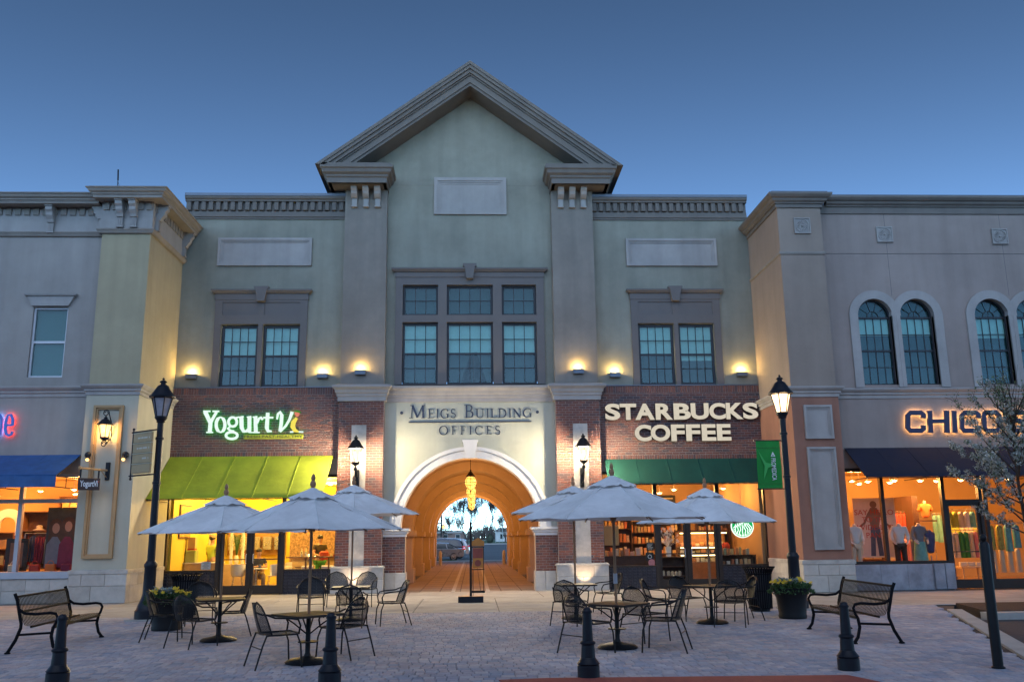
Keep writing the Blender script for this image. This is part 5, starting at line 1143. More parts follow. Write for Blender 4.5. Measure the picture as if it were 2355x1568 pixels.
for i, m in enumerate(('cream_cloth', 'cream_cloth', 'green_cloth', 'green_cloth', 'cream_cloth', 'pastel_pink')): garment(15.22+i*.16, YP+1.95, 1.64, .16, .8, m, ('cream dress first on the lower rail', 'cream dress second on the lower rail', 'bright green dress on the lower rail', 'bright green dress next to the cream one', 'cream dress past the green ones', 'pale pink top at the end of the lower rail')[i], 'clothes on the lower rail', R(25))
single(MB().bbox(15.05, 15.9, YP+1.2, YP+1.8, .55, .6, .01).box(15.1, 15.14, YP+1.25, YP+1.29, .004, .549).box(15.8, 15.84, YP+1.25, YP+1.29, .004, .549).box(15.1, 15.14, YP+1.7, YP+1.74, .004, .549).box(15.8, 15.84, YP+1.7, YP+1.74, .004, .549), 'display_table', 'wood_pale', 'low wooden table of folded clothes inside the clothing shop door', 'table')
goods([.602], 15.1, 15.8, YP+1.35, 'folded pale garment on the low table inside the door', 'folded clothes on the table', (.08, .2), (.18, .26), 'cream_cloth')
rail(16.0, 17.2, YP+1.25, 1.9, 'rail of printed tops right of the clothing shop door')
for i, (m, l, lb) in enumerate((('yellow_print', .75, 'yellow printed top on the window rail'), ('yellow_print', .75, 'yellow printed top next along the window rail'), ('aqua_cloth', .8, 'aqua top on the window rail'), ('aqua_cloth', .7, 'aqua printed top at the end of the window rail'))): garment(16.12+i*.27, YP+1.25, 1.84, .2, l, m, lb, 'tops on the window rail', R(12))
for i in range(4): garment(16.16+i*.26, YP+1.32, 1.12, .13, .72, 'cream_cloth', 'cream trousers hanging below the printed tops', 'cream trousers below the tops', R(12))
# blue awning shop
PO = thing('window_poster', 'large dark poster of two people in the left shop window', 'poster', (-12.07, YW+.85, 1.0)); yq = YW+.82
MB().box(-12.5, -11.62, yq, yq+.02, .95, 2.68).build('sheet', 'poster_dark', PO, world=True)
def blob(cx, cz, rx, rz, y): return MB().prism([(cx+rx*math.cos(2*PI*k/22), cz+rz*math.sin(2*PI*k/22)) for k in range(22)], y, y+.002)
for k, (fx, fz) in enumerate(((-12.24, 2.10), (-11.88, 2.15))):
    blob(fx, fz+.03, .19, .23, yq-.004-.004*k).prism([(fx-.19, fz), (fx+.17, fz+.02), (fx+.2, fz-.42), (fx-.2, fz-.45)], yq-.005-.004*k, yq-.003).build('printed_hair', 'poster_hair', PO, world=True); blob(fx+.01, fz-.02, .105, .15, yq-.007-.004*k).build('printed_face', 'skin', PO, world=True)
    MB().prism([(fx-.24, .97), (fx+.24, .97), (fx+.22, 1.62), (fx+.07, 1.84), (fx-.07, 1.84), (fx-.22, 1.62)], yq-.0085-.004*k, yq-.0075-.004*k).build('printed_clothes', ('grey_cloth', 'plum_cloth')[k], PO, world=True)
zs_ = shelf_unit(-13.6, -12.75, YW+1.6, YW+1.95, .9, 2.6, 3, 'shelf of hats behind the left shop window', 'wood'); 
for i, (x, z) in enumerate(((-13.2, zs_[1]), (-12.95, zs_[1]), (-13.3, zs_[0]), (-12.95, zs_[0]), (-13.15, zs_[2]))): single(MB().lathe([(.17, 0), (.17, .015), (.10, .03), (.09, .13), (.03, .15)], 16), 'hat', ('hair_dark', 'cap_tan', 'grey_cloth', 'hair_dark', 'cream_cloth')[i], ('dark hat on the middle shelf', 'tan hat on the middle shelf', 'grey hat on the bottom shelf', 'dark hat on the bottom shelf', 'cream hat on the top shelf')[i]+' of the left shop', 'hat', 'hats on the shelf', 50, (x, YW+1.78, z))
single(MB().box(-11.3-2.4, -11.4, YW+.55, YW+1.2, .004, .86), 'display_platform', 'wood', 'display platform in the left shop window', 'platform')
rail(-13.3, -11.45, YW+1.25, 1.95, 'clothes rail behind the poster of two people')
for i, (m, x) in enumerate((('denim', -13.05), ('plum_cloth', -12.88), ('plum_cloth', -12.72), ('grey_cloth', -12.6), ('red_cloth', -13.2))): garment(x, YW+1.25, 1.88-.02*i, .22, .75, m, ('dark denim jacket', 'plum dress beside the jacket', 'plum dress further along', 'grey top near the poster', 'red top at the far end')[i]+' on the left shop rail', 'clothes on the left shop rail', R(30))
for i, (x, m) in enumerate(((-11.8, 'plum_cloth'), (-12.25, 'orange_cloth'), (-12.7, 'red_cloth'), (-13.3, 'goods'))):
    t = thing('handbag', ('plum handbag below the poster of two people', 'orange handbag in the middle of the left window', 'red handbag in the left window', 'patterned handbag near the window post')[i], 'bag', (x, YW+.72, .862), 0, 'handbags in the left window'); MB().bbox(-.14, .14, -.06, .06, 0, .2, .02).build('bag_body', m, t); MB().tube([(.09*math.cos(a), 0, .19+.11*math.sin(a)) for a in [PI*k/10 for k in range(11)]], .009, 6).build('strap', m, t)
SF = thing('picture_board', 'dark framed board leaning inside the left shop window', 'board', (-13.4, YW+.8, .87)); MB().box(-13.68, -13.05, YW+.95, YW+.98, .87, 1.8).build('frame', 'chalkboard', SF, world=True); MB().box(-13.55, -13.18, YW+.942, YW+.948, .98, 1.68).build('print', 'poster_fig', SF, world=True)
single(MB().ring(0, 0, .25, .5, 0, PI, -.05, .05, 20).box(-.5, -.25, -.05, .05, -.3, 0).box(.25, .5, -.05, .05, -.3, 0), 'display_arch', 'cloth_white', 'white arched display piece in the left shop', 'display', None, None, (-14.3, YW+2.2, 2.2))
zs_ = shelf_unit(-16.5, -14.2, YW+2.4, YW+2.8, .004, 2.0, 4, 'wide wooden shelf deep in the left shop', 'wood'); goods(zs_, -16.4, -14.3, YW+2.45, 'folded garment on the wide wooden shelf', 'folded clothes in the left shop', (.12, .3), (.16, .3))

mat('fir_dark', (.006, .012, .008), .9, .2, 8)
# decorated fir standing inside the middle window of the office floor
t = thing('indoor_fir', 'dark cone-shaped fir standing inside the middle upper window', 'fir tree', (C+.12, D+.165, 6.70)); b = MB(); q = random.Random(5)
for k in range(900):
    z = q.random()**.8*1.02; r_ = .36*(1-z/1.05)*q.uniform(.5, 1); a = q.uniform(0, 2*PI); c = Vector((r_*math.cos(a), r_*math.sin(a)*.06, z)); d = Vector((math.cos(a), .1*math.sin(a), -.3))*.11; s_ = Vector((.03, 0, .03)); b.add([c, c+d*.6+s_, c+d, c+d*.6-s_], [(0, 1, 2, 3)])
b.build('crown', 'fir_dark', t, fix=False); MB().tube([(0, 0, 0), (0, 0, .9)], .02, 6).build('trunk', 'dark_wood', t)

# more stock: rails, tubs, boards
def rack(x0, x1, y, z, n, mats, label, group, l=(.6, .9), rz=60, w=.17, legs=True, rl=None):
    rail(x0, x1, y, z+.06, rl, legs)
    for i in range(n): garment(x0+.08+(x1-x0-.16)*i/(n-1), y, z, w*rs.uniform(.9, 1.1), rs.uniform(*l), mats[(i*len(mats))//n] if rs.random() < .75 else rs.choice(mats), label, group, R(rz+rs.uniform(-15, 15)))
rack(-13.2, -11.4, YW+2.6, 1.75, 14, ['plum_cloth', 'red_cloth', 'denim', 'grey_cloth', 'orange_cloth', 'hair_dark'], 'garment packed on the second rail of the left shop', 'garments on the second left rail', rl='steel rail packed with dark clothes in the left shop')
rack(-16.8, -14.6, YW+1.4, 1.8, 14, ['denim', 'grey_cloth', 'plum_cloth', 'cream_cloth', 'hair_dark'], 'garment on the rail at the far left window', 'garments at the far left window', rl='steel rail of dark clothes at the far left window')
zs_ = shelf_unit(-13.9, -11.5, YW+4.6, YW+5.0, .3, 3.2, 5, 'tall back wall shelving of the left shop', 'wood'); goods(zs_, -13.8, -11.6, YW+4.65, 'boxed goods on the back wall shelving of the left shop', 'boxed goods at the back of the left shop', (.16, .4), (.14, .3))
rack(11.5, 13.6, YP+5.9, 2.3, 15, ['orange_cloth', 'red_cloth', 'cream_cloth', 'grey_cloth', 'denim', 'plum_cloth'], 'garment on the upper back rail of the clothing shop', 'garments on the upper back rail', legs=False, rl='upper back wall rail of the clothing shop')
rack(11.5, 13.6, YP+5.8, 1.25, 15, ['hair_dark', 'denim', 'grey_cloth', 'cream_cloth', 'aqua_cloth'], 'garment on the lower back rail of the clothing shop', 'garments on the lower back rail', rl='lower back wall rail of the clothing shop')
rack(13.3, 14.3, YP+2.4, 1.45, 10, ['cream_cloth', 'red_cloth', 'pastel_pink', 'denim'], 'garment on the short rail behind the mannequins', 'garments behind the mannequins', rl='short steel rail behind the white bloused mannequin')
rack(15.4, 17.2, YP+3.4, 2.2, 12, ['aqua_cloth', 'lime_cloth', 'cream_cloth', 'yellow_print'], 'garment on the rail deep right in the clothing shop', 'garments deep right', rl='steel rail of pale clothes deep right in the clothing shop')
single(MB().box(11.2, 13.6, YP+6.6, YP+6.9, .004, 3.1), 'wall_fixture', 'dark_wood', 'dark wall fixture behind the back clothes rails', 'fixture')
for i in range(8): single(MB().lathe([(.05, 0), (.075, .09), (.07, .09), (.05, .02)], 10), 'topping_tub', ('red_cloth', 'lime_cloth', 'orange_cloth', 'cloth_white', 'plum_cloth', 'yellow_print', 'green_cloth', 'wood')[i], ('red', 'lime', 'orange', 'white', 'plum', 'yellow', 'green', 'brown')[i]+' topping tub on the yogurt shop counter', 'tub', 'topping tubs', 40, (-5.3+i*.115, D+3.2, 1.052))
mat('menu_panel', (.30, .16, .05), .5, .3, 5)
for i in range(3):
    t = thing('menu_board', ('left', 'middle', 'right')[i]+' menu board over the coffee shop back shelves', 'menu board', (4.9+i*1.25, D+6.4, 2.5)); MB().box(4.4+i*1.25, 5.5+i*1.25, D+6.4, D+6.45, 2.35, 3.2).build('board', 'chalkboard', t, world=True); b = MB()
    for k in range(6): b.box(4.5+i*1.25, 5.4+i*1.25-.12*(k % 3), D+6.385, D+6.398, 3.05-k*.11, 3.09-k*.11)
    b.build('lines', 'cream_cloth', t, world=True)
zs_ = shelf_unit(6.0, 8.1, D+5.9, D+6.3, .9, 2.2, 3, 'wide back shelf between the menu boards and the pastry case'); goods(zs_, 6.1, 8.0, D+5.95, 'cup or bag on the wide back shelf', 'goods on the wide back shelf', (.14, .3), (.08, .14))
single(MB().box(-9.55, -7.3, D+6.88, D+6.95, 1.1, 2.6), 'machine_backboard', 'menu_panel', 'brown panel of yogurt machines on the back wall', 'panel')
for i in range(5): single(MB().bbox(-.16, .16, -.12, .1, 0, .5, .02).tube([(0, -.14, .08), (0, -.14, .2)], .02, 6), 'yogurt_machine', 'steel', ('first', 'second', 'third', 'fourth', 'fifth')[i]+' steel yogurt machine along the back wall', 'machine', 'yogurt machines', None, (-9.3+i*.44, D+6.75, 1.3))
# ---------------------------------------------------------------- awnings
def fabric(name, col, trans=.25, rough=.85, var=.10, scale=3.0, wr=.3):
    m = mat(name, col, rough, var, scale, wr, 7, stain=.08, blotch=.12, bsize=1.5); N = m.node_tree.nodes; L = m.node_tree.links
    b = N['Principled BSDF']; o = N['Material Output']; t = N.new('ShaderNodeBsdfTranslucent'); mx = N.new('ShaderNodeMixShader'); mx.inputs[0].default_value = trans
    src = b.inputs['Base Color'].links[0].from_socket if b.inputs['Base Color'].links else None
    if src: L.new(src, t.inputs[0])
    else: t.inputs[0].default_value = rgb(col)
    L.new(b.outputs[0], mx.inputs[1]); L.new(t.outputs[0], mx.inputs[2]); L.new(mx.outputs[0], o.inputs[0]); return m
fabric('lime_canvas', (.40, .46, .03), .18, var=.16, scale=1.6); fabric('forest_canvas', (.006, .066, .046), .08, var=.22, scale=1.4); fabric('navy_canvas', (.012, .014, .032), .04); fabric('blue_canvas', (.03, .105, .29), .10, var=.16); fabric('umbrella_canvas', (.86, .86, .86), .14, var=.10, scale=3.2, wr=.5); fabric('banner_green', (.02, .27, .045), .15)
def awning(label, x0, x1, yw, zt, yo, zb, m, fm, valance=0.0, end_frame=True, sag=.012):
    t = thing('awning', label, 'awning', ((x0+x1)/2, yw, zb)); b = MB(); nx, ny = 28, 8
    for s_, dz in ((0, 0), (1, -.012)):
        for i in range(nx+1):
            for j in range(ny+1):
                u, v = i/nx, j/ny; rip = .006*math.sin(u*nx*1.1)*math.sin(PI*v)
                b.v.append((x0+(x1-x0)*u, yw+(yo-yw)*v, zt+(zb-zt)*v-sag*math.sin(PI*v)*(.6+.4*math.cos(u*2*PI*5))+rip+dz))
    K = (nx+1)*(ny+1)
    for i in range(nx):
        for j in range(ny):
            q = (i*(ny+1)+j, (i+1)*(ny+1)+j, (i+1)*(ny+1)+j+1, i*(ny+1)+j+1); b.f += [q, tuple(k+K for k in q[::-1])]
    for i in range(nx): q = (i*(ny+1)+ny, (i+1)*(ny+1)+ny); b.f.append((q[0], q[1], q[1]+K, q[0]+K))
    for j in range(ny):
        for i in (0, nx): q = (i*(ny+1)+j, i*(ny+1)+j+1); b.f.append((q[0], q[1], q[1]+K, q[0]+K))
    b.build('canopy', m, t, world=True, smooth=60)
    ns_ = max(3, round((x1-x0)/.95)); sm2 = MB()
    for i in range(1, ns_): x = x0+(x1-x0)*i/ns_; sm2.tube([(x, yw+(yo-yw)*v, zt+(zb-zt)*v-sag*math.sin(PI*v)*.8+.004) for v in (0, .25, .5, .75, 1)], .007, 4)
    sm2.tube([(x0, yo-.004, zb+.0), (x1, yo-.004, zb+.0)], .013, 6); sm2.build('seams', m, t, world=True)
    if valance:
        b = MB(); n = 40
        for i in range(n+1): u = i/n; b.v += [(x0+(x1-x0)*u, yo-.006+.008*math.sin(i*1.3), zb-.003), (x0+(x1-x0)*u, yo-.006+.02*math.sin(i*1.3+.5), zb-valance)]
        for i in range(n): b.f.append((2*i, 2*i+2, 2*i+3, 2*i+1))
        b.build('valance', m, t, world=True, smooth=60)
    zz = zb-valance; f = MB().tube([(x0, yo+.02, zb-.03), (x1, yo+.02, zb-.03)], .016, 6)
    n = max(2, round((x1-x0)/1.6))
    for i in range(n+1):
        x = x0+.03+(x1-x0-.06)*i/n; f.tube([(x, yw-.02, zt-.065), (x, yo+.03, zb-.06)], .014, 6).tube([(x, yw-.02, zb-.03), (x, yo+.02, zb-.03)], .014, 6)
        if valance: f.tube([(x, yw-.02, zz+.01), (x, yo+.03, zz+.01)], .014, 6).tube([(x, yo+.03, zb-.03), (x, yo+.03, zz)], .012, 6).tube([(x, (yw+yo)/2, zb-.03), (x, (yw+yo)/2, zz)], .012, 6)
    f.build('frame', fm, t, world=True); return t
awning('lime green canvas awning over the yogurt shop', XL+.05, C-4.42, D-.10, 4.30, 27.62, 2.90, 'lime_canvas', 'bronze_frame')
awning('dark green canvas awning over the coffee shop', C+4.38, XR-.2, D-.10, 4.10, D-.85, 3.27, 'forest_canvas', 'bronze_frame', sag=.01)
awning('blue canvas awning with straight front flap', -18.0, -11.36, YW, 4.15, 25.42, 3.48, 'blue_canvas', 'bronze_frame', .33, sag=.01)
awning('near black canvas awning over the clothing shop', 11.2, 21.5, YP, 4.16, 25.55, 3.21, 'navy_canvas', 'bronze_frame', sag=.01)
# ---------------------------------------------------------------- shop signs
def zm(x0, y0, s): return lambda a, b: ((x0+a*s)*2355/4096, (y0+b*s)*2355/4096)
def wallpt(f, a, b, Y): p = at(*f(a, b), Y); return (p.x, p.z)
emit_mat('sign_cream', (1, .90, .72), .66, .05); mat('sign_return', (.03, .03, .03), .5, .1, 4)
emit_mat('sign_white', (.86, 1, .93), 1.0, .05); emit_mat('sign_green_led', (.02, 1, .10), 6); emit_mat('banana', (1, .82, .12), .95); emit_mat('berry', (1, .30, .20), .75); emit_mat('leaf_lit', (.08, .5, .06), .5)
CS = thing('shop_sign', 'cream block letters STARBUCKS COFFEE on dark brick', 'sign', (6.9, D-.1, 4.6)); f7 = zm(2380, 1560, 700/2355)
def block_letter(ch, f, a0, a1, b0, b1, Y, parent, face, side, d=.12, off=.04):
    p0, p1 = wallpt(f, a0, b1, Y), wallpt(f, a1, b0, Y)
    me = fit_text(text_mesh(ch, 1.0, d/2, off), p0[0], p1[0], p0[1], p1[1], Y+d/2); me.materials.append(MATS[side]); me.materials.append(MATS[face])
    for p in me.polygons:
        if p.normal.y < -.7: p.material_index = 1
    o = link('letter', me, None, parent); o.location = -origin(parent); return o
for ch, a0, a1, dy in (('S', 140, 335, 0), ('T', 338, 552, -1), ('A', 545, 797, -2), ('R', 820, 1040, -4), ('B', 1063, 1283, -6), ('U', 1295, 1525, -8), ('C', 1543, 1752, -10), ('K', 1770, 1988, -12), ('S', 1997, 2187, -14)): block_letter(ch, f7, a0, a1, 181+dy, 402+dy, D-.24, CS, 'sign_cream', 'sign_return')
for ch, a0, a1, dy in (('C', 540, 755, 0), ('O', 757, 1008, -2), ('F', 1030, 1203, -3), ('F', 1232, 1412, -5), ('E', 1443, 1622, -7), ('E', 1648, 1824, -9)): block_letter(ch, f7, a0, a1, 463+dy, 688+dy, D-.24, CS, 'sign_cream', 'sign_return')
# yogurt sign, drawn stroke by stroke
YS_ = thing('shop_sign', 'white letters Yogurt Vi with green glow, banana and strawberry on brick', 'sign', (-6.7, D-.1, 4.8)); f6 = zm(780, 1600, 480/2355)
yv = {'Y': [([(195, 225), (295, 440)], [80, 70]), ([(420, 225), (300, 440)], [48, 55]), ([(300, 430), (285, 630)], 72), ([(160, 216), (298, 216)], 28), ([(342, 216), (470, 216)], 28), ([(218, 630), (348, 630)], 26)],
      'o': [(arc(497, 480, 86, 145, 0, 360, 26), [58 if 25 < abs(((i/26*360) % 180)-90) else 34 for i in range(27)])],
      'g': [(arc(735, 425, 82, 90, 0, 360, 22), 48), ([(790, 345), (860, 330)], 30), ([(700, 505), (640, 555), (700, 600), (760, 610)], [30, 44, 50, 44]), (arc(716, 690, 112, 68, 0, 360, 24), 48)],
      'u': [([(905, 325), (912, 540), (950, 610), (1000, 610), (1060, 540)], [76, 74, 60, 48, 40]), ([(1065, 325), (1062, 628)], 70), ([(868, 332), (950, 318)], 24), ([(1015, 332), (1100, 318)], 24), ([(1050, 630), (1115, 630)], 22)],
      'r': [([(1182, 325), (1190, 628)], 70), ([(1125, 631), (1265, 631)], 24), ([(1130, 332), (1218, 318)], 24), ([(1215, 450), (1250, 360), (1290, 340), (1325, 380)], [34, 44, 56, 40])],
      't': [([(1425, 245), (1405, 540), (1430, 605), (1500, 608)], [66, 76, 62, 34]), ([(1338, 340), (1532, 340)], 36)],
      'V': [([(1605, 375), (1625, 270), (1665, 228), (1700, 290), (1690, 450), (1665, 610)], [30, 46, 52, 66, 66, 60]), ([(1665, 620), (1780, 500), (1850, 380), (1905, 225)], [34, 44, 48, 62])],
      'base': [([(1862, 622), (1930, 618)], 30), ([(2030, 618), (2122, 622)], 30)]}
def draw(parent, strokes, f, Y, depth, m, name, grow=0.0, stag=.0009, k0=0):
    b = MB(); k = k0
    u = (wallpt(f, 1000, 500, Y)[0]-wallpt(f, 900, 500, Y)[0])/100
    for pts, w in strokes:
        q = [wallpt(f, x, y, Y) for x, y in pts]; ww = [(a*u+grow) for a in w] if isinstance(w, list) else w*u+grow
        stroke(b, q, ww, Y-stag*k, Y+depth+stag*k); k += 1
    return b.build(name, m, parent, world=True)
for k, st in yv.items():
    draw(YS_, st, f6, D-.235, .05, 'sign_white', 'letter'); draw(YS_, st, f6, D-.183, .02, 'sign_return', 'letter_return', .012); draw(YS_, st, f6, D-.158, .015, 'sign_green_led', 'letter_glow', .004)
draw(YS_, [([(1995, 345), (1930, 430), (1915, 520), (1955, 590), (2035, 622)], [50, 88, 92, 76, 30])], f6, D-.245, .05, 'banana', 'banana'); draw(YS_, [([(1995, 345), (1930, 430), (1915, 520), (1955, 590), (2035, 622)], [50, 88, 92, 76, 30])], f6, D-.19, .03, 'sign_return', 'letter_return', .014)
draw(YS_, [([(1998, 228), (2003, 270), (2000, 318)], [92, 96, 40])], f6, D-.245, .05, 'berry', 'strawberry'); draw(YS_, [([(1950, 215), (2075, 240)], 24), ([(1990, 205), (2050, 225)], 26)], f6, D-.252, .03, 'leaf_lit', 'strawberry_leaf')
p0, p1 = wallpt(f6, 950, 765, D-.14), wallpt(f6, 2122, 667, D-.14); mat('olive_plate', (.40, .40, .03), .6, .1, 4); mat('olive_ink', (.05, .065, .02), .6, .05, 4)
MB().bbox(p0[0], p1[0], D-.14, D-.09, p0[1], p1[1], .006).build('tagline_plate', 'olive_plate', YS_, world=True)
link('tagline', fit_text(text_mesh('FRESH.FAST.HEALTHY', .1, .002, .001, spacing=1.15), p0[0]+.02, p1[0]-.02, p0[1]+.035, p1[1]-.025, D-.143), 'olive_ink', YS_).location = -origin(YS_)
# carved name over the arch in roman capitals
MS = thing('building_sign', 'dark metal capitals MEIGS BUILDING OFFICES over the arch', 'sign', (C, D-.02, 4.9)); fm_ = zm(1580, 1580, 600/2355); mat('sign_metal', (.035, .045, .075), .45, .1, 5, metal=.2)
TH, TN = .135, .06
def roman(ch):
    s_ = lambda x, z, w=.26: ([(x-w/2, z), (x+w/2, z)], .04)
    V = lambda x, w=TH: ([(x, 0), (x, 1)], w)
    if ch == 'M': return [([(.13, 0), (.19, 1)], TN), ([(.19, 1), (.5, .06)], .15), ([(.5, .06), (.82, 1)], TN), ([(.82, 1), (.87, 0)], .15), s_(.11, .02, .24), s_(.87, .02, .26), s_(.13, .98, .18), s_(.88, .98, .18)]
    if ch == 'E': return [V(.28), s_(.2, .02, .34), s_(.2, .98, .34), ([(.28, .975), (.82, .975), (.86, .84)], [.05, .05, .03]), ([(.28, .5), (.7, .5)], .05), ([(.7, .41), (.7, .59)], .03), ([(.28, .025), (.86, .025), (.93, .2)], [.05, .05, .03])]
    if ch == 'F': return [V(.3), s_(.27, .02, .44), s_(.2, .98, .34), ([(.3, .975), (.85, .975), (.9, .82)], [.05, .05, .03]), ([(.3, .5), (.72, .5)], .05), ([(.72, .41), (.72, .59)], .03)]
    if ch == 'I': return [V(.5, .34), ([(.08, .02), (.92, .02)], .04), ([(.08, .98), (.92, .98)], .04)]
    if ch == 'L': return [V(.28), s_(.26, .02, .44), s_(.28, .98, .44), ([(.28, .025), (.85, .025), (.93, .24)], [.05, .05, .03])]
    if ch == 'B': return [V(.26), s_(.2, .02, .34), s_(.2, .98, .34), ([(.26, .975), (.52, .975)]+arc(.52, .75, .24, .225, 80, -80, 10)+[(.26, .525)], [.05]*3+[.13]*7+[.05]*3), ([(.26, .515), (.56, .515)]+arc(.56, .27, .29, .245, 80, -80, 10)+[(.26, .025)], [.05]*3+[.14]*7+[.05]*3)]
    if ch == 'D': return [V(.22, .12), s_(.17, .02, .3), s_(.17, .98, .3), ([(.22, .975), (.45, .975)]+arc(.45, .5, .42, .475, 82, -82, 14)+[(.22, .025)], [.05]*4+[.12]*10+[.05]*3)]
    if ch == 'O': return [(arc(.5, .5, .43, .49, 0, 360, 28), [.05+.08*abs(math.cos(R(360*i/28))) for i in range(29)])]
    if ch == 'C': return [(arc(.54, .5, .45, .48, 48, 312, 24), [.05+.09*max(0, -math.cos(R(48+264*i/24))) for i in range(25)]), ([(.87, .72), (.87, .95)], .04), ([(.87, .1), (.87, .28)], .03)]
    if ch == 'G': return [(arc(.52, .5, .44, .48, 48, 318, 24), [.05+.09*max(0, -math.cos(R(48+270*i/24))) for i in range(25)]), ([(.84, .72), (.84, .95)], .04), ([(.84, .06), (.84, .44)], .11), ([(.68, .44), (1.0, .44)], .04)]
    if ch == 'S': return [(arc(.5, .74, .31, .24, 35, 255, 14)+arc(.5, .27, .35, .25, 78, -150, 14), [.05+.09*math.sin(PI*i/29) for i in range(30)]), ([(.76, .78), (.78, .97)], .035), ([(.17, .03), (.16, .27)], .035)]
    if ch == 'U': return [([(.22, 1), (.22, .32)]+arc(.5, .32, .28, .3, 180, 360, 12)+[(.78, .32), (.78, 1)], [.14, .14]+[.12]*3+[.06]*10+[.06, .06]), s_(.22, .98, .36), s_(.78, .98, .28)]
    if ch == 'N': return [([(.2, 0), (.2, .97)], TN), ([(.16, .97), (.83, .03)], .14), ([(.84, 0), (.84, .98)], TN), s_(.2, .02, .28), s_(.14, .98, .22), s_(.84, .98, .28)]
    return []
def roman_letter(ch, a0, a1, b0, b1):
    Y = D-.05; p0, p1 = wallpt(fm_, a0, b1, Y), wallpt(fm_, a1, b0, Y); w, h = p1[0]-p0[0], p1[1]-p0[1]; b = MB()
    for k, (pts, ww) in enumerate(roman(ch)):
        q = [(p0[0]+x*w, p0[1]+z*h) for x, z in pts]; sc_ = min(w, h)*1.05; sc_ = w if ch in 'MI' and ch != 'M' else sc_
        stroke(b, q, [a*sc_ for a in ww] if isinstance(ww, list) else ww*sc_, Y+.026-.0008*k, Y+.052)
    b.build('letter', 'sign_metal', MS, world=True)
for ch, a0, a1, b0, b1 in (('M', 222, 480, 155, 360), ('E', 508, 620, 215, 360), ('I', 640, 690, 215, 360), ('G', 708, 848, 212, 362), ('S', 865, 962, 210, 360), ('B', 1080, 1245, 148, 354), ('U', 1252, 1415, 208, 356), ('I', 1428, 1482, 208, 353), ('L', 1493, 1605, 207, 352), ('D', 1612, 1758, 206, 352), ('I', 1778, 1832, 206, 350), ('N', 1845, 1990, 206, 350), ('G', 2008, 2152, 203, 350),
                           ('O', 688, 835, 480, 622), ('F', 878, 975, 484, 618), ('F', 1018, 1115, 482, 616), ('I', 1160, 1212, 481, 615), ('C', 1252, 1385, 478, 620), ('E', 1425, 1530, 480, 614), ('S', 1565, 1660, 476, 618)): roman_letter(ch, a0, a1, b0, b1)
p0, p1 = wallpt(fm_, 215, 428, D), wallpt(fm_, 2140, 412, D); MB().box(p0[0], p1[0], D-.05, D, p0[1]-.012, p0[1]+.022).build('underline', 'sign_metal', MS, world=True)
for a, b_ in ((105, 280), (2235, 265)): p = wallpt(fm_, a, b_, D); MB().ring(p[0], p[1], .0005, .05, 0, 2*PI, D-.05, D, 18).build('dot', 'sign_metal', MS, world=True)
# halo-lit clothing sign
CH_ = thing('shop_sign', "dark block letters CHICO'S with warm halo on pink wall", 'sign', (15, YP-.1, 4.9)); fc = zm(3500, 1480, 596/1298); mat('halo_face', (.035, .03, .07), .35, .1, 5); emit_mat('halo_warm', (1, .55, .22), 13)
c_ = lambda x0, x1: [([(x1, 418), (x1, 385), (x1-18, 370), (x0+45, 370), (x0+22, 395), (x0+22, 500), (x0+45, 526), (x1-18, 526), (x1, 510), (x1, 480)], 40)]
lets = [c_(268, 425), [([(478, 352), (488, 545)], 42), ([(628, 352), (632, 545)], 42), ([(490, 445), (625, 442)], 34)], [([(688, 352), (700, 545)], 44)], c_(738, 905), [([(960, 370), (1060, 366), (1085, 390), (1090, 500), (1068, 525), (985, 528), (958, 505), (950, 395), (966, 370)], 40)], [([(1142, 352), (1132, 420)], 34)], [([(1345, 400), (1325, 368), (1230, 370), (1205, 395), (1215, 435), (1330, 450), (1350, 480), (1335, 520), (1235, 526), (1208, 505)], 40)]]
for st in lets: draw(CH_, st, fc, YP-.16, .07, 'halo_face', 'letter', 0, .001); draw(CH_, st, fc, YP-.075, .015, 'halo_warm', 'letter_glow', -.01, .001)
# part of a neon sign at the frame edge
ES = thing('shop_sign', 'blue script letters edged with red neon on pale wall', 'sign', (-13.5, YW-.1, 4.7)); fe = zm(0, 1600, 330/1294); mat('neon_face', (.04, .10, .36), .4, .05, 4, emit=(.05, .14, .5), es=.35); emit_mat('neon_red', (1, .06, .03), 14); emit_mat('neon_blue', (.1, .35, 1), 12)
est = [([(95, 390), (190, 390)], 34), ([(190, 395), (195, 300), (165, 225), (125, 235), (90, 330), (78, 450), (95, 530), (130, 550), (170, 535), (190, 490)], [34, 42, 40, 36, 40, 42, 42, 36, 34, 30])]
est2 = [([(-60, 240), (-10, 225), (22, 300), (20, 420), (-10, 540), (-60, 545)], 40)]
for st, em in ((est, 'neon_red'), (est2, 'neon_blue')): draw(ES, st, fe, YW-.14, .05, 'neon_face', 'letter', 0, .001); draw(ES, st, fe, YW-.075, .015, em, 'letter_glow', -.008, .001)
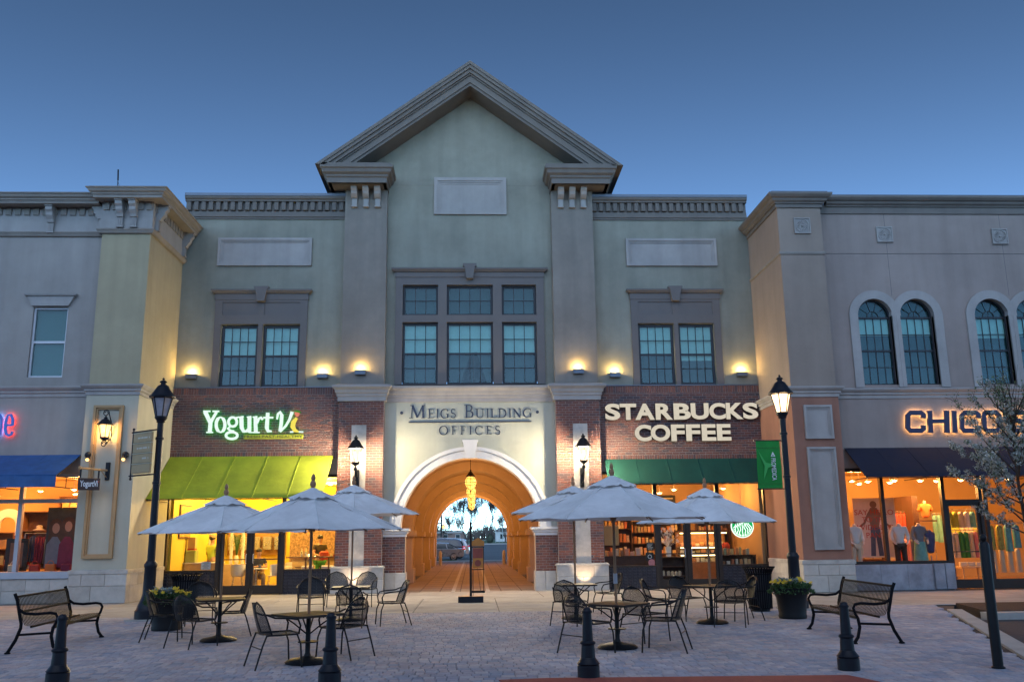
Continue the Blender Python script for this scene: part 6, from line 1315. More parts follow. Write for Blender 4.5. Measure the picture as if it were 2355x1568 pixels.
# ---------------------------------------------------------------- wall and passage lamps
lit_glass('lantern_hot', (1, .55, .18), 4.5, .4); lit_glass('lantern_amber', (1, .45, .08), 3.0, .35); lit_glass('lantern_street', (1, .66, .36), 5, .45); emit_mat('ground_lens', (1, .75, .5), 4); lit_glass('lantern_back_dim', (1, .62, .26), 3, .045); mat('lantern_off', (.32, .30, .33), .25, .15, 6, spec=.6); emit_mat('uplight_glow', (1, .62, .16), 40)
def lantern_head(t, m_iron, m_glass, z, rt, rb, hg, hr, n=6, a0=0, back=None):
    """six-sided lantern: glass from z to z+hg, roof above, finial on top"""
    for k in range(n):
        mg = (back if (back and k in (0, 1)) else m_glass)  # back panes made nearly opaque to dim the light on the pilaster
        a, b_ = a0+2*PI*k/n, a0+2*PI*(k+1)/n; v = [(rb*.94*math.cos(a), rb*.94*math.sin(a), z), (rb*.94*math.cos(b_), rb*.94*math.sin(b_), z), (rt*.94*math.cos(b_), rt*.94*math.sin(b_), z+hg), (rt*.94*math.cos(a), rt*.94*math.sin(a), z+hg)]
        MB().add(v, [(0, 1, 2, 3)]).build('pane', mg, t)
    b = MB()
    for k in range(n): a = a0+2*PI*k/n; b.tube([(rb*math.cos(a), rb*math.sin(a), z), (rt*math.cos(a), rt*math.sin(a), z+hg)], rt*.06, 5)
    b.tube([(rt*math.cos(a0+2*PI*k/n), rt*math.sin(a0+2*PI*k/n), z+hg) for k in range(n)], rt*.07, 5, closed=True); b.tube([(rb*math.cos(a0+2*PI*k/n), rb*math.sin(a0+2*PI*k/n), z) for k in range(n)], rt*.07, 5, closed=True)
    b.build('cage', m_iron, t)
    MB().lathe([(rt*1.22, 0), (rt*1.24, hr*.06), (rt*1.05, hr*.16), (rt*.78, hr*.36), (rt*.52, hr*.58), (rt*.26, hr*.66), (rt*.22, hr*.74), (rt*.36, hr*.76), (rt*.30, hr*.82), (rt*.10, hr*.88), (rt*.13, hr*.94), (rt*.03, hr)], 12, (0, 0, z+hg)).build('roof', m_iron, t, smooth=40)
    MB().lathe([(rb*.35, -rt*.5), (rb*.8, -rt*.32), (rb*1.12, -rt*.12), (rb*1.12, 0)], 12, (0, 0, z)).build('socket', m_iron, t, smooth=40)
for s in (-1, 1):
    x = C+s*3.60; t = thing('wall_lantern', ('lit six-sided lantern on brick pilaster left of the arch', 'lit six-sided lantern on brick pilaster right of the arch')[s > 0], 'lantern', (x, FP-.55, 3.2), 0, 'lanterns beside the arch')
    lantern_head(t, 'black_iron', 'lantern_hot', .82, .215, .125, .42, .43, a0=PI/6, back='lantern_back_dim')
    MB().tube([(0, 0, .78), (0, 0, .68), (0, .02, .60), (.02, .12, .50), (0, .35, .42), (0, .54, .40)], .028, 8).tube([(0, .52, .12), (0, .22, .16), (0, .03, .30), (0, 0, .45), (0, 0, .6)], .022, 8).lathe([(.05, .56), (.06, .60), (.05, .64)], 10).build('arm', 'black_iron', t, smooth=50)
    MB().bbox(-.06, .06, .49, .56, 0, .62, .01).sphere((0, .50, .06), .05, 10, 6).build('back_plate', 'black_iron', t)
    lamp('POINT', 'lantern_light', (0, -.02, 1.03), 3300, (1, .82, .54), t, .16)
    g_ = thing('ground_light', ('round light set in the pavement before the left stone base', 'round light set in the pavement before the right stone base')[s > 0], 'ground light', (C+s*3.585, FP-.42, 0), 0, 'lights set in the pavement')
    MB().lathe([(.11, .0), (.11, .025), (.085, .03), (.085, .02)], 18).build('rim', 'sheet_metal', g_); MB().lathe([(.084, .012), (.02, .016)], 16).build('lens', 'ground_lens', g_); lamp('SPOT', 'ground_spot', (0, 0, .05), 75, (1, .72, .45), g_, .05, spot=75, aim=(0, .42, 1))
# small box uplights on the wall
UL = [(-9.19, D, 6.92, 'beside the yellow tower'), (-4.93, D, 6.92, 'left of the left grey pilaster'), (C-3.57, FP, 6.97, 'on the left grey pilaster'), (C+3.57, FP, 6.97, 'on the right grey pilaster'), (4.74, D, 6.90, 'right of the right grey pilaster'), (9.03, D, 6.91, 'beside the tan tower')]
for x, y, z, w in UL:
    t = thing('uplight', 'small metal box uplight glowing on the wall '+w, 'wall light', (x, y, z), 0, 'box uplights on the wall')
    MB().wall(-.17, .17, -.08, .07, -.16, -.15).box(-.17, -.16, -.15, 0, -.08, .07).box(.16, .17, -.15, 0, -.08, .07).box(-.16, .16, -.15, 0, -.08, -.07).build('housing', 'iron_grey' if 'iron_grey' in MATS else 'sheet_metal', t)
    MB().box(-.12, .12, -.12, -.03, -.03, .03).build('bulb', 'uplight_glow', t); lamp('POINT', 'uplight_light', (0, -.11, .12), 42, (1, .66, .20), t, .05)
# lanterns hanging along the passage
for i, yy in enumerate((33.2, 40.0, 47.0, 53.7, 58.4)):
    t = thing('hanging_lantern', ('nearest', 'second', 'third', 'fourth', 'farthest')[i]+' of the amber globe lanterns hanging in the passage', 'lantern', (C+.0, yy, 3.35), 0, 'lanterns along the passage'); zt = AZ+PR-3.35
    MB().lathe([(.02, 0), (.10, .05), (.17, .14), (.20, .26), (.17, .40), (.11, .46)], 16).build('globe', 'lantern_amber', t, smooth=60)
    b = MB()
    for k in range(8): a = 2*PI*k/8; b.tube([(r_*math.cos(a), r_*math.sin(a), z) for r_, z in ((.03, -.01), (.11, .05), (.18, .14), (.212, .26), (.18, .40), (.12, .47))], .008, 5)
    for r_, z in ((.19, .15), (.216, .26), (.186, .39)): b.tube([(r_*math.cos(2*PI*k/16), r_*math.sin(2*PI*k/16), z) for k in range(16)], .008, 5, closed=True)
    b.build('cage', 'black_iron', t); MB().lathe([(.16, .46), (.17, .48), (.08, .60), (.03, .66), (.03, .72)], 12).build('cap', 'black_iron', t, smooth=40)
    MB().tube([(0, 0, .7), (0, 0, zt)], .012, 6).lathe([(.10, zt-.05), (.10, zt-.01)], 12).build('stem', 'black_iron', t); MB().lathe([(.003, -.14), (.02, -.08), (.03, -.02), (.01, 0)], 8).build('finial', 'black_iron', t)
    lamp('POINT', 'lantern_light', (0, 0, .24), 820, (1, .42, .10), t, .12)
# lantern, spots and bracket sign on the yellow tower
t = thing('wall_lantern', 'lit scroll lantern in the tan frame on the yellow tower', 'lantern', (-10.5, YF-.28, 4.28)); lantern_head(t, 'iron_blue', 'lantern_hot', .30, .185, .11, .36, .26)
sp = [(.11*math.cos(a)*(1-a/16), 0, .11*math.sin(a)*(1-a/16)) for a in [k*.45 for k in range(22)]]
MB().tube([(p[0]*.8, .0, .12+p[2]*.9) for p in sp], .014, 6).tube([(p[0]*.8, .0, 1.0+p[2]*.9) for p in sp], .014, 6).tube([(.08, 0, 1.0), (.13, .08, .75), (.12, .2, .45), (.08, .26, .3), (.06, .1, .17), (.08, 0, .12)], .016, 6).build('scrolls', 'iron_blue', t, smooth=50)
MB().bbox(-.05, .05, .235, .27, .25, .75, .01).build('back_plate', 'iron_blue', t); lamp('POINT', 'lantern_light', (0, -.02, .48), 130, (1, .58, .20), t, .13)
for i, (x, dx) in enumerate(((-10.98, 1), (-9.93, -1))):
    t = thing('spotlight', ('small round spot lamp left of the bracket sign', 'small round spot lamp right of the bracket sign')[i], 'spot lamp', (x, YF-.03, 4.1), 0, 'spot lamps over the bracket sign')
    MB().sphere((0, -.08, 0), .095, 14, 9).build('housing', 'iron_blue', t, smooth=60); MB().tube([(0, -.08, 0), (dx*.02, -.15, -.12)], .06, 10).build('snoot', 'iron_blue', t); MB().sphere((dx*.022, -.16, -.135), .05, 10, 6).build('bulb', 'lantern_hot', t, smooth=60)
    lamp('SPOT', 'spot_light', (dx*.03, -.22, -.2), 60, (1, .72, .45), t, .04, spot=70, aim=(dx*.35, -.35, -1))
t = thing('bracket_sign', 'small hanging board reading Yogurt Vi on a bracket', 'sign', (-10.42, YF-.04, 3.05))
MB().bbox(-10.47, -10.36, YF-.1, YF-.03, 3.39, 3.89, .01).build('wall_plate', 'iron_blue', t, world=True); arm0, arm1 = Vector((-10.42, YF-.08, 3.66)), Vector((-10.82, 25.6, 3.67)); dv = (arm1-arm0)
MB().tube([arm0, arm1], .032, 8).sphere(tuple(arm1), .05, 8, 6).tube([Vector((-10.42, YF-.08, 3.45)), arm0+dv*.25], .014, 6).build('arm', 'warm_frame', t, world=True)
q0, q1 = arm0+dv*.30, arm0+dv*.95; MB().tube([q0, q0-Vector((0, 0, .26))], .024, 6).tube([q1, q1-Vector((0, 0, .26))], .024, 6).build('hangers', 'iron_blue', t, world=True)
bd = thing('board', None, None); bd.parent = t; ang = math.atan2(-dv.y, -dv.x); ctr = (q0+q1)/2-Vector((0, 0, .42)); bd.location = ctr-origin(t); bd.rotation_euler.z = R(22)
mat('sign_board', (.05, .028, .022), .5, .15, 5); emit_mat('board_letters', (.75, .55, .5), .5)
MB().bbox(-.28, .28, -.02, .02, -.165, .165, .01).build('panel', 'sign_board', bd); link('lettering', fit_text(text_mesh('YogurtVi', .2, .004, .006), -.23, .22, -.12, .10, -.026), 'paper', bd); MB().ring(.225, .07, .0005, .025, 0, 2*PI, -.028, -.021, 12).build('dot', 'red_cloth', bd)
mat('bench_iron', (.010, .010, .012), .7, .15, 6, spec=.05)
# ---------------------------------------------------------------- street lamps
def street_lamp(label, x, y, lit, lean=0.0):
    t = thing('street_lamp', label, 'lamp post', (x, y, 0)); lantern_head(t, 'iron_blue', 'lantern_street' if lit else 'lantern_off', 4.44, .235, .125, .44, .47)
    MB().lathe([(.085, 1.25), (.08, 2.6), (.068, 4.1), (.068, 4.30), (.10, 4.33), (.075, 4.37), (.06, 4.40)], 16).build('pole', 'iron_blue', t, smooth=40)
    MB().lathe([(.27, .02), (.27, .20), (.24, .23), (.22, .30), (.17, .42), (.145, .50), (.13, .56), (.125, 1.10), (.14, 1.13), (.14, 1.18), (.10, 1.25)], 16).build('base', 'iron_blue', t, smooth=35)
    for z in (3.95, 2.95): MB().lathe([(.075, z-.03), (.092, z-.025), (.092, z+.025), (.075, z+.03)], 14).build('collar', 'iron_blue', t)
    MB().box(-.36, .36, -.36, .36, -.03, .03).build('footing', 'concrete_plain', t)
    if lit: lamp('POINT', 'lantern_light', (0, 0, 4.66), 130, (1, .66, .32), t, .2)
    return t
LX, LY = -7.11, 20.9
lp1 = street_lamp('black street lamp carrying a direction sign beside the lime awning', LX, LY, False); lp1.rotation_euler.y = R(-.0)
lp2 = street_lamp('lit black street lamp with a green banner beside the terracotta tower', 7.27, 20.9, True)
# direction sign hung on the first lamp
t = thing('direction_sign', 'tan four-board direction sign hung on the street lamp', 'sign', (LX-.35, LY, 3.1), R(-38)); mat('tan_board', (.38, .27, .14), .6, .15, 4); mat('board_edge', (.42, .38, .27), .6, .08, 4); mat('sign_print', (.50, .46, .38), .6, .05, 4)
zb0, zb1 = .07, .98
MB().tube([(-.42, 0, -.02), (-.42, 0, 1.07)], .02, 8).sphere((-.42, 0, 1.09), .032, 8, 6).sphere((-.42, 0, -.04), .032, 8, 6).tube([(-.48, 0, 1.02), (.50, 0, 1.02)], .018, 8).tube([(-.48, 0, .03), (.50, 0, .03)], .018, 8).build('frame', 'iron_blue', t)
for i in range(4):
    z0 = .07+i*.232; bo = MB().bbox(-.38, .33, -.025, .025, z0, z0+.205, .01).build('board', 'tan_board', t); MB().box(-.38, .33, -.03, .03, z0+.207, z0+.228).build('rail', 'board_edge', t)
    if i: 
        b = MB(); wds = ((0,), (.16,), (.16, .12, .06), (.13, .09, .1))[i]; xx = .18
        for w in wds: b.box(xx-w, xx, -.0285, -.0255, z0+.085, z0+.12); xx -= w+.025
        b.prism([(.24, z0+.07), (.27, z0+.10), (.24, z0+.13)], -.0285, -.0255); b.build('print', 'sign_print', bo)
# green banner on the second lamp
bx0, bx1 = ax(1734, 1015, 20.85), ax(1786, 1015, 20.85); bz1, bz0 = az(1760, 1014, 20.85), az(1785, 1122, 20.85)
t = thing('street_banner', 'green street banner with white PROMEDICA lettering', 'banner', (7.2, 20.85, bz0)); b = MB(); n = 10
bx1 = 7.27-.13; bx0 = bx1-.56
for s_ in (0, .006):
    for j in range(n+1):
        for i in range(7): u, v = i/6, j/n; b.v.append((bx0+(bx1-bx0)*u, 20.85+.02*math.sin(v*5+u*3)*math.sin(PI*v)+s_, bz0+(bz1-bz0)*v))
for s_ in (0, 1):
    for j in range(n):
        for i in range(6): k = s_*77+j*7+i; q = (k, k+1, k+8, k+7); b.f.append(q if not s_ else q[::-1])
b.build('cloth', 'banner_green', t, world=True, smooth=60)
MB().tube([(bx0-.04, 20.855, bz1+.015), (7.27, 20.88, bz1+.015)], .016, 6).tube([(bx0-.04, 20.855, bz0-.015), (7.27, 20.88, bz0-.015)], .016, 6).build('rods', 'iron_blue', t, world=True)
MB().box(bx0, bx1, 20.82, 20.826, bz1-.16, bz1-.154).box(bx0, bx1, 20.82, 20.826, bz0+.10, bz0+.106).build('hem', 'leaf_deep', t, world=True)
me = text_mesh('PROMEDICA', .2, .002, .001)
for v in me.vertices: v.co = Vector((v.co.z, v.co.y, -v.co.x))
cxx = bx0+(bx1-bx0)*.66
link('lettering', fit_text(me, cxx-.05, cxx+.055, bz0+.18, bz1-.40, 20.808), 'paper', t).location = -origin(t)
MB().prism([(cxx-.05, bz1-.36), (cxx+.055, bz1-.36), (cxx+.0, bz1-.25)], 20.810, 20.814).build('triangle_mark', 'paper', t, world=True); MB().prism([(cxx-.02, bz1-.345), (cxx+.025, bz1-.345), (cxx+.0, bz1-.31)], 20.806, 20.809).build('triangle_core', 'banner_green', t, world=True)
mat('banner_pale', (.05, .36, .08), .8, .1, 4)
MB().prism([(bx0+.03, bz1-.22), (bx0+.20, bz1-.5), (bx0+.45, bz1-.55), (bx0+.24, bz1-.62), (bx0+.12, bz1-.9), (bx0+.16, bz1-.58)], 20.816, 20.8185).build('star_print', 'banner_pale', t, world=True)
# ---------------------------------------------------------------- parasols, tables, chairs
mat('pole_wood', (.30, .16, .08), .55, .2, 8); cutout_mat('iron_mesh', (.012, .013, .015), .018, .52)
mat('table_metal', (.03, .025, .022), .6, .15, 8, spec=.2); mat('pole_sleeve', (.42, .42, .45), .6, .1, 5)
def parasol(label, x, y, rz, zr, za, rad, zp=None, tilt=0.0, sleeve=False):
    t = thing('parasol', label, 'parasol', (x, y, 0), rz, 'white parasols over the cafe tables'); n = 8; b = MB(); J = 10
    rc0 = x*3+y
    def cz(u): return za-(za-zr)*(.88*u+.12*u*u)
    for k in range(n):
        a0, a1 = 2*PI*k/n, 2*PI*(k+1)/n; p0, p1 = Vector((math.cos(a0), math.sin(a0), 0)), Vector((math.cos(a1), math.sin(a1), 0)); M_ = 5; base = len(b.v)
        for j in range(J+1):
            u = .05+.95*j/J
            for i in range(M_+1):
                w = i/M_; q = (p0*(1-w)+p1*w)*rad*u; sag = 4*w*(1-w); b.v.append((q.x*(1-.03*sag*u), q.y*(1-.03*sag*u), cz(u)-.065*sag*u*(1-.5*u)+.035*sag*(j == J)+.010*math.sin(k*5+j*1.7+i)+.006*math.sin(k*3+j*.9-i*2.2)))
        for j in range(J):
            for i in range(M_): q = base+j*(M_+1)+i; b.f.append((q, q+1, q+M_+2, q+M_+1))
    can = b.build('canopy', 'umbrella_canvas', t, smooth=25, fix=True)
    sb_ = MB()
    for k in range(n): a = 2*PI*k/n; c, s = math.cos(a), math.sin(a); sb_.tube([(rad*u*c, rad*u*s, cz(u)+.004) for u in (.06, .3, .55, .8, 1.0)], .008, 4)
    sb_.build('seams', 'umbrella_canvas', t)
    b = MB(); m = 48                                        # vent cap with a ruffled edge
    for j, u in enumerate((.02, .12, .20, .27)):
        for i in range(m):
            a = 2*PI*i/m; r_ = rad*u*math.cos(PI/8)/max(math.cos((a % (PI/4))-PI/8), .5); ruf = (.010*math.sin(i*1.9+rc0)+.012*math.sin(i*.83+rc0*2)+.008*math.sin(i*3.3+rc0))*(j/3)**2
            b.v.append((r_*math.cos(a), r_*math.sin(a), cz(u)+.075-.012*j+ruf))
    for j in range(3):
        for i in range(m): b.f.append((j*m+i, j*m+(i+1) % m, (j+1)*m+(i+1) % m, (j+1)*m+i))
    b.build('vent_cap', 'umbrella_canvas', t, smooth=60)
    for k in range(n):
        a = 2*PI*k/n; c, s = math.cos(a), math.sin(a); MB().tube([(.03*c, .03*s, za-.03), (rad*.5*c, rad*.5*s, cz(.5)-.03), (rad*.985*c, rad*.985*s, zr-.015)], .011, 5).tube([(.03*c, .03*s, zr+.02), (rad*.5*c, rad*.5*s, cz(.5)-.04)], .009, 5).build('rib', 'pole_wood', t)
    MB().tube([(0, 0, .06), (0, 0, za+.05)], .021, 10).build('pole', 'pole_wood' , t); MB().lathe([(.022, 0), (.045, .05), (.04, .09), (.02, .11), (.035, .14), (.02, .19), (.004, .21)], 12, (0, 0, za+.06)).build('finial', 'pole_wood', t, smooth=50)
    MB().lathe([(.045, zr-.02), (.05, zr+.04), (.03, zr+.05)], 12).build('hub', 'pole_wood', t)
    if sleeve: MB().tube([(0, 0, .95), (0, 0, 1.1)], .032, 10).build('pole_sleeve', 'pole_sleeve', t)
    # tie cord hanging from the canopy
    c, s = math.cos(R(60)), math.sin(R(60)); MB().tube([(rad*.72*c, rad*.72*s, cz(.72)+.02), (rad*.78*c, rad*.78*s, cz(.78)-.01), (rad*.86*c+.02, rad*.86*s, cz(.86)+.0)], .007, 4).build('tie_cord', 'grey_cloth', t)
    return t
def patio_table(label, x, y, rz, h):
    t = thing('patio_table', label, 'table', (x, y, 0), rz, 'square cafe tables'); w = .39; b = MB()
    b.zprism([(-w+.04, -w), (w-.04, -w), (w, -w+.04), (w, w-.04), (w-.04, w), (-w+.04, w), (-w, w-.04), (-w, -w+.04)], h-.03, h); b.build('table_top', 'table_metal', t)
    MB().lathe([(.30, .006), (.31, .02), (.27, .05), (.12, .075), (.05, .10), (.035, .14), (.032, h-.031)], 20).build('pedestal', 'black_iron', t, smooth=40)
    MB().lathe([(.14, h*.42), (.14, h*.42+.015)], 16).build('lower_ring', 'table_metal', t)
    b = MB()
    for k in range(4): a = PI/4+k*PI/2; b.tube([(.03*math.cos(a), .03*math.sin(a), h*.6), (.2*math.cos(a), .2*math.sin(a), h*.8), (.36*math.cos(a), .36*math.sin(a), h-.03)], .011, 6)
    b.build('braces', 'black_iron', t); return t
TB = [  # label stem, base x, y, yaw, table height, canopy yaw, rim, apex, radius
 ('left, in front of the litter bin', -4.34, 16.35, 20, .70, 12, 1.80, 2.38, 1.42, 0),
 ('in front, between lime awning and bollard', -2.30, 13.3, 42, .66, 14, 1.80, 2.33, 1.30, 0),
 ('before the left stone base of the arch', -2.57, 19.9, 5, .69, 8, 2.17, 2.74, 1.42, 0),
 ('in front, right of the passage', 2.19, 14.35, 48, .66, 10, 1.92, 2.53, 1.52, 1),
 ('before the right stone base of the arch', 2.12, 19.4, 5, .70, 20, 2.14, 2.64, 1.42, 0),
 ('outside the coffee shop doors', 4.58, 17.95, 30, .71, 6, 1.89, 2.50, 1.42, 0)]
for w, x, y, rt, h, rc, zr, za, rad, sl_ in TB:
    patio_table('square black metal cafe table '+w, x, y, R(rt), h); parasol('white canvas parasol '+w, x, y, R(rc), zr, za, rad, sleeve=bool(sl_))
def make_chair():
    t = thing('patio_chair', 'x', 'chair', (0, 0, 0)); W2 = .27
    def sheet(rows, name):
        b = MB(); uv = []
        m = len(rows[0])
        for j, r_ in enumerate(rows):
            for p in r_: b.v.append(p); uv.append((p[0]+p[1]*.0, (Vector(p)-Vector((p[0], 0, 0))).length if name == 'back_mesh' else p[1]))
        for j in range(len(rows)-1):
            for i in range(m-1): b.f.append((j*m+i, j*m+i+1, (j+1)*m+i+1, (j+1)*m+i))
        o = b.build(name, 'iron_mesh', t, fix=False, smooth=60); ul = o.data.uv_layers.new(name='UV')
        for lp in o.data.loops: ul.data[lp.index].uv = uv[lp.vertex_index]
        return o
    ns = 9
    def bk(u, v):                                            # barrel back: v up, u across, -y is the front of the chair
        zz = .43+.42*v; half = W2*(1-.0*v)*math.sqrt(max(0, 1-max(0, v-.35)**2/.4225*1.0)); x = half*(2*u-1); return (x, .20+.12*v-.10*(2*u-1)**2*(1-.3*v)+.02, zz)
    sheet([[bk(i/ns, j/8) for i in range(ns+1)] for j in range(9)], 'back_mesh')
    sheet([[((2*i/ns-1)*W2*(1-.06*abs(j/6-.5)), -.25+.46*j/6, .43+.015*math.cos(j)-.02*math.sin(PI*i/ns)) for i in range(ns+1)] for j in range(7)], 'seat_mesh')
    ol = [bk(0, v/8) for v in range(9)]+[bk(1, v/8) for v in range(8, -1, -1)]
    MB().tube(ol, .012, 7).build('back_frame', 'black_iron', t, smooth=60)
    MB().tube([(-W2, .2, .43), (-W2, -.22, .43), (-W2+.06, -.27, .435), (W2-.06, -.27, .435), (W2, -.22, .43), (W2, .2, .43)], .012, 7).build('seat_frame', 'black_iron', t, smooth=60)
    for s in (-1, 1):
        MB().tube([(s*W2, .21, .70), (s*(W2+.035), .10, .655), (s*(W2+.04), -.12, .64), (s*(W2+.03), -.22, .62), (s*(W2+.01), -.26, .54), (s*W2, -.24, .43)], .013, 7).build('arm', 'black_iron', t, smooth=60)
        MB().tube([(s*W2, -.22, .43), (s*(W2+.01), -.27, .30), (s*(W2+.02), -.29, .004)], .012, 7).build('leg', 'black_iron', t, smooth=60)
        MB().tube([(s*W2, .19, .43), (s*(W2+.0), .24, .30), (s*(W2+.01), .33, .004)], .012, 7).build('leg', 'black_iron', t, smooth=60)
    MB().tube([(-W2-.005, .25, .26), (W2+.005, .25, .26)], .008, 6).build('stretcher', 'black_iron', t); return t
proto = make_chair()
# facing angle: 0 means the sitter looks toward the camera (-y); label, x, y, yaw, scale
def G(a, b, k): p = ground((k+a/2.2998)*2355/4096, (2050+b/2.2998)*2355/4096); return p.x, p.y
CH = [
 ('far left table, next to the flower planter', G(1490, 1175, 0), 100, 1.0),
 ('far left table, near side, back to the plaza', G(1760, 1235, 0), 150, .97),
 ('far left table, behind it toward the yogurt shop doors', G(1830, 1030, 0), 20, 1.0),
 ('far left table, on its side toward the passage', G(2140, 1130, 0), -75, .95),
 ('front left table, on its outer side at the plaza edge', G(220, 1415, 1000), 118, 1.0),
 ('front left table, behind the slim bollard', G(870, 1330, 1000), -120, 1.0),
 ('front left table, behind it before the dark tiles', G(555, 960, 1000), 8, 1.0),
 ('table by the left stone base, against the stone on the left', G(800, 860, 1000), 15, 1.0),
 ('table by the left stone base, against the stone on the right', G(1050, 860, 1000), -12, 1.0),
 ('table by the left stone base, with its back to the plaza', G(925, 1050, 1000), 178, .95),
 ('table by the left stone base, on the passage side', G(1310, 1030, 1000), -75, 1.0),
 ('table by the right stone base, on the passage side', G(650, 1030, 2000), 150, 1.0),
 ('table by the right stone base, on the coffee shop side', G(1010, 920, 2000), -80, 1.0),
 ('front right table, on the passage side behind the bollard', G(800, 1290, 2000), 125, 1.0),
 ('front right table, on the coffee shop side', G(1530, 1270, 2000), -110, 1.05),
 ('front right table, behind it facing the plaza', G(1330, 1180, 2000), 35, 1.0),
 ('table at the coffee shop doors, on its far left corner', G(1440, 990, 2000), 70, .95),
 ('table at the coffee shop doors, behind it by the glass', G(1720, 985, 2000), 30, 1.0),
 ('table at the coffee shop doors, with its back to the plaza', G(2130, 1040, 2000), 160, 1.0),
 ('table at the coffee shop doors, next to the litter bin', G(2240, 985, 2000), -85, 1.0)]
for i, (w, (x, y), a, sc_) in enumerate(CH):
    o = proto if i == 0 else copy_tree(proto)
    o.location = (x, y, 0); o.rotation_euler.z = R(a); o.scale = (sc_,)*3; tag(o, 'black mesh armchair at '+w, 'chair', 'black mesh cafe chairs')
# ---------------------------------------------------------------- benches
def bench(label, x, y, rz, L_=1.9):
    t = thing('park_bench', label, 'bench', (x, y, 0), rz, 'black strap benches'); prof = [(-.30, .36), (-.315, .40), (-.28, .435), (-.1, .425), (.08, .405), (.16, .42), (.20, .50), (.235, .65), (.275, .80), (.30, .86), (.335, .865), (.345, .84)]; n = 40
    sl_ = MB(); w = .022
    for i in range(len(prof)): yy, zz = prof[i]; sl_.v += [(-w/2, yy, zz), (w/2, yy, zz)]
    for i in range(len(prof)-1): sl_.f.append((2*i, 2*i+1, 2*i+3, 2*i+2))
    k = len(sl_.v)
    for i in range(len(prof)): yy, zz = prof[i]; sl_.v += [(-w/2, yy+.004, zz-.005), (w/2, yy+.004, zz-.005)]
    for i in range(len(prof)-1): sl_.f.append((k+2*i+2, k+2*i+3, k+2*i+1, k+2*i))
    me = sl_.mesh('slat'); me.materials.append(MATS['bench_iron'])
    for i in range(n): link('slat', me, None, t, loc=(-L_/2+.06+(L_-.12)*i/(n-1), 0, 0))
    for yy, zz in ((-.30, .385), (.05, .395), (.31, .85), (.235, .62)): MB().tube([(-L_/2, yy, zz), (L_/2, yy, zz)], .017, 8).build('rail', 'bench_iron', t)
    for s in (-1, 1):
        xx = s*L_/2
        MB().tube([(xx, .335, .90), (xx, .29, .80), (xx, .245, .62), (xx, .20, .45), (xx, .20, .38), (xx, .26, .20), (xx, .36, .02)], .026, 8).build('leg', 'bench_iron', t, smooth=50)
        MB().tube([(xx, -.28, .39), (xx, -.26, .25), (xx, -.30, .10), (xx, -.36, .02)], .026, 8).build('leg', 'bench_iron', t, smooth=50)
        MB().tube([(xx, .25, .66), (xx, .16, .60), (xx, .0, .585), (xx, -.22, .60), (xx, -.30, .585), (xx, -.335, .53), (xx, -.31, .44), (xx, -.28, .39)], .022, 8).build('arm', 'bench_iron', t, smooth=50)
        MB().tube([(xx, -.27, .30), (xx, .23, .28)], .018, 8).build('stretcher', 'bench_iron', t)
        for yy in (-.36, .36): MB().lathe([(.045, .0), (.045, .015), (.02, .03)], 10, (xx, yy, .004)).build('foot', 'bench_iron', t)
bench('black slatted bench near the yellow tower', -6.93, 16.15, R(95), 2.25)
bench('black slatted bench facing inward near the clothing shop', 6.27, 15.45, R(-93), 2.25)
# ---------------------------------------------------------------- bollards, post, bins, planters, menu stand
def bollard(label, x, y, h=.82):
    t = thing('bollard', label, 'bollard', (x, y, 0), 0, 'black bollards along the plaza edge'); MB().lathe([(.135, .004), (.135, .14), (.125, .15), (.14, .165), (.125, .18), (.115, .195), (.10, .215), (.088, .235)], 20).build('base', 'iron_blue', t, smooth=35)
    MB().lathe([(.088, .236), (.078, .38), (.092, .39), (.096, .405), (.085, .42), (.066, .43), (.054, h-.07)], 20).build('shaft', 'iron_blue', t, smooth=35); MB().lathe([(.062, h-.07), (.064, h-.045), (.05, h-.03), (.045, h-.012), (.025, h), (.002, h+.002)], 20).build('cap', 'iron_blue', t, smooth=35)
for i, (x, y) in enumerate(((-5.0, 11.72), (-1.69, 11.32), (1.39, 11.5), (4.68, 11.72))): bollard(('black bollard in front of the bench by the yellow tower', 'black bollard beside the front left cafe table', 'black bollard beside the front right cafe table', 'black bollard in front of the bench by the clothing shop')[i], x, y)
t = thing('steel_post', 'tall black round post at the right edge of the plaza', 'post', (6.52, 11.6, 0)); MB().lathe([(.062, .004), (.062, 1.50), (.05, 1.53), (.03, 1.54)], 16).build('shaft', 'black_iron', t, smooth=40); MB().lathe([(.02, 1.54), (.045, 1.57), (.045, 1.60), (.02, 1.63), (.002, 1.635)], 14).build('cap', 'black_iron', t, smooth=50); MB().lathe([(.08, .004), (.08, .02), (.064, .03)], 16).build('collar', 'black_iron', t)
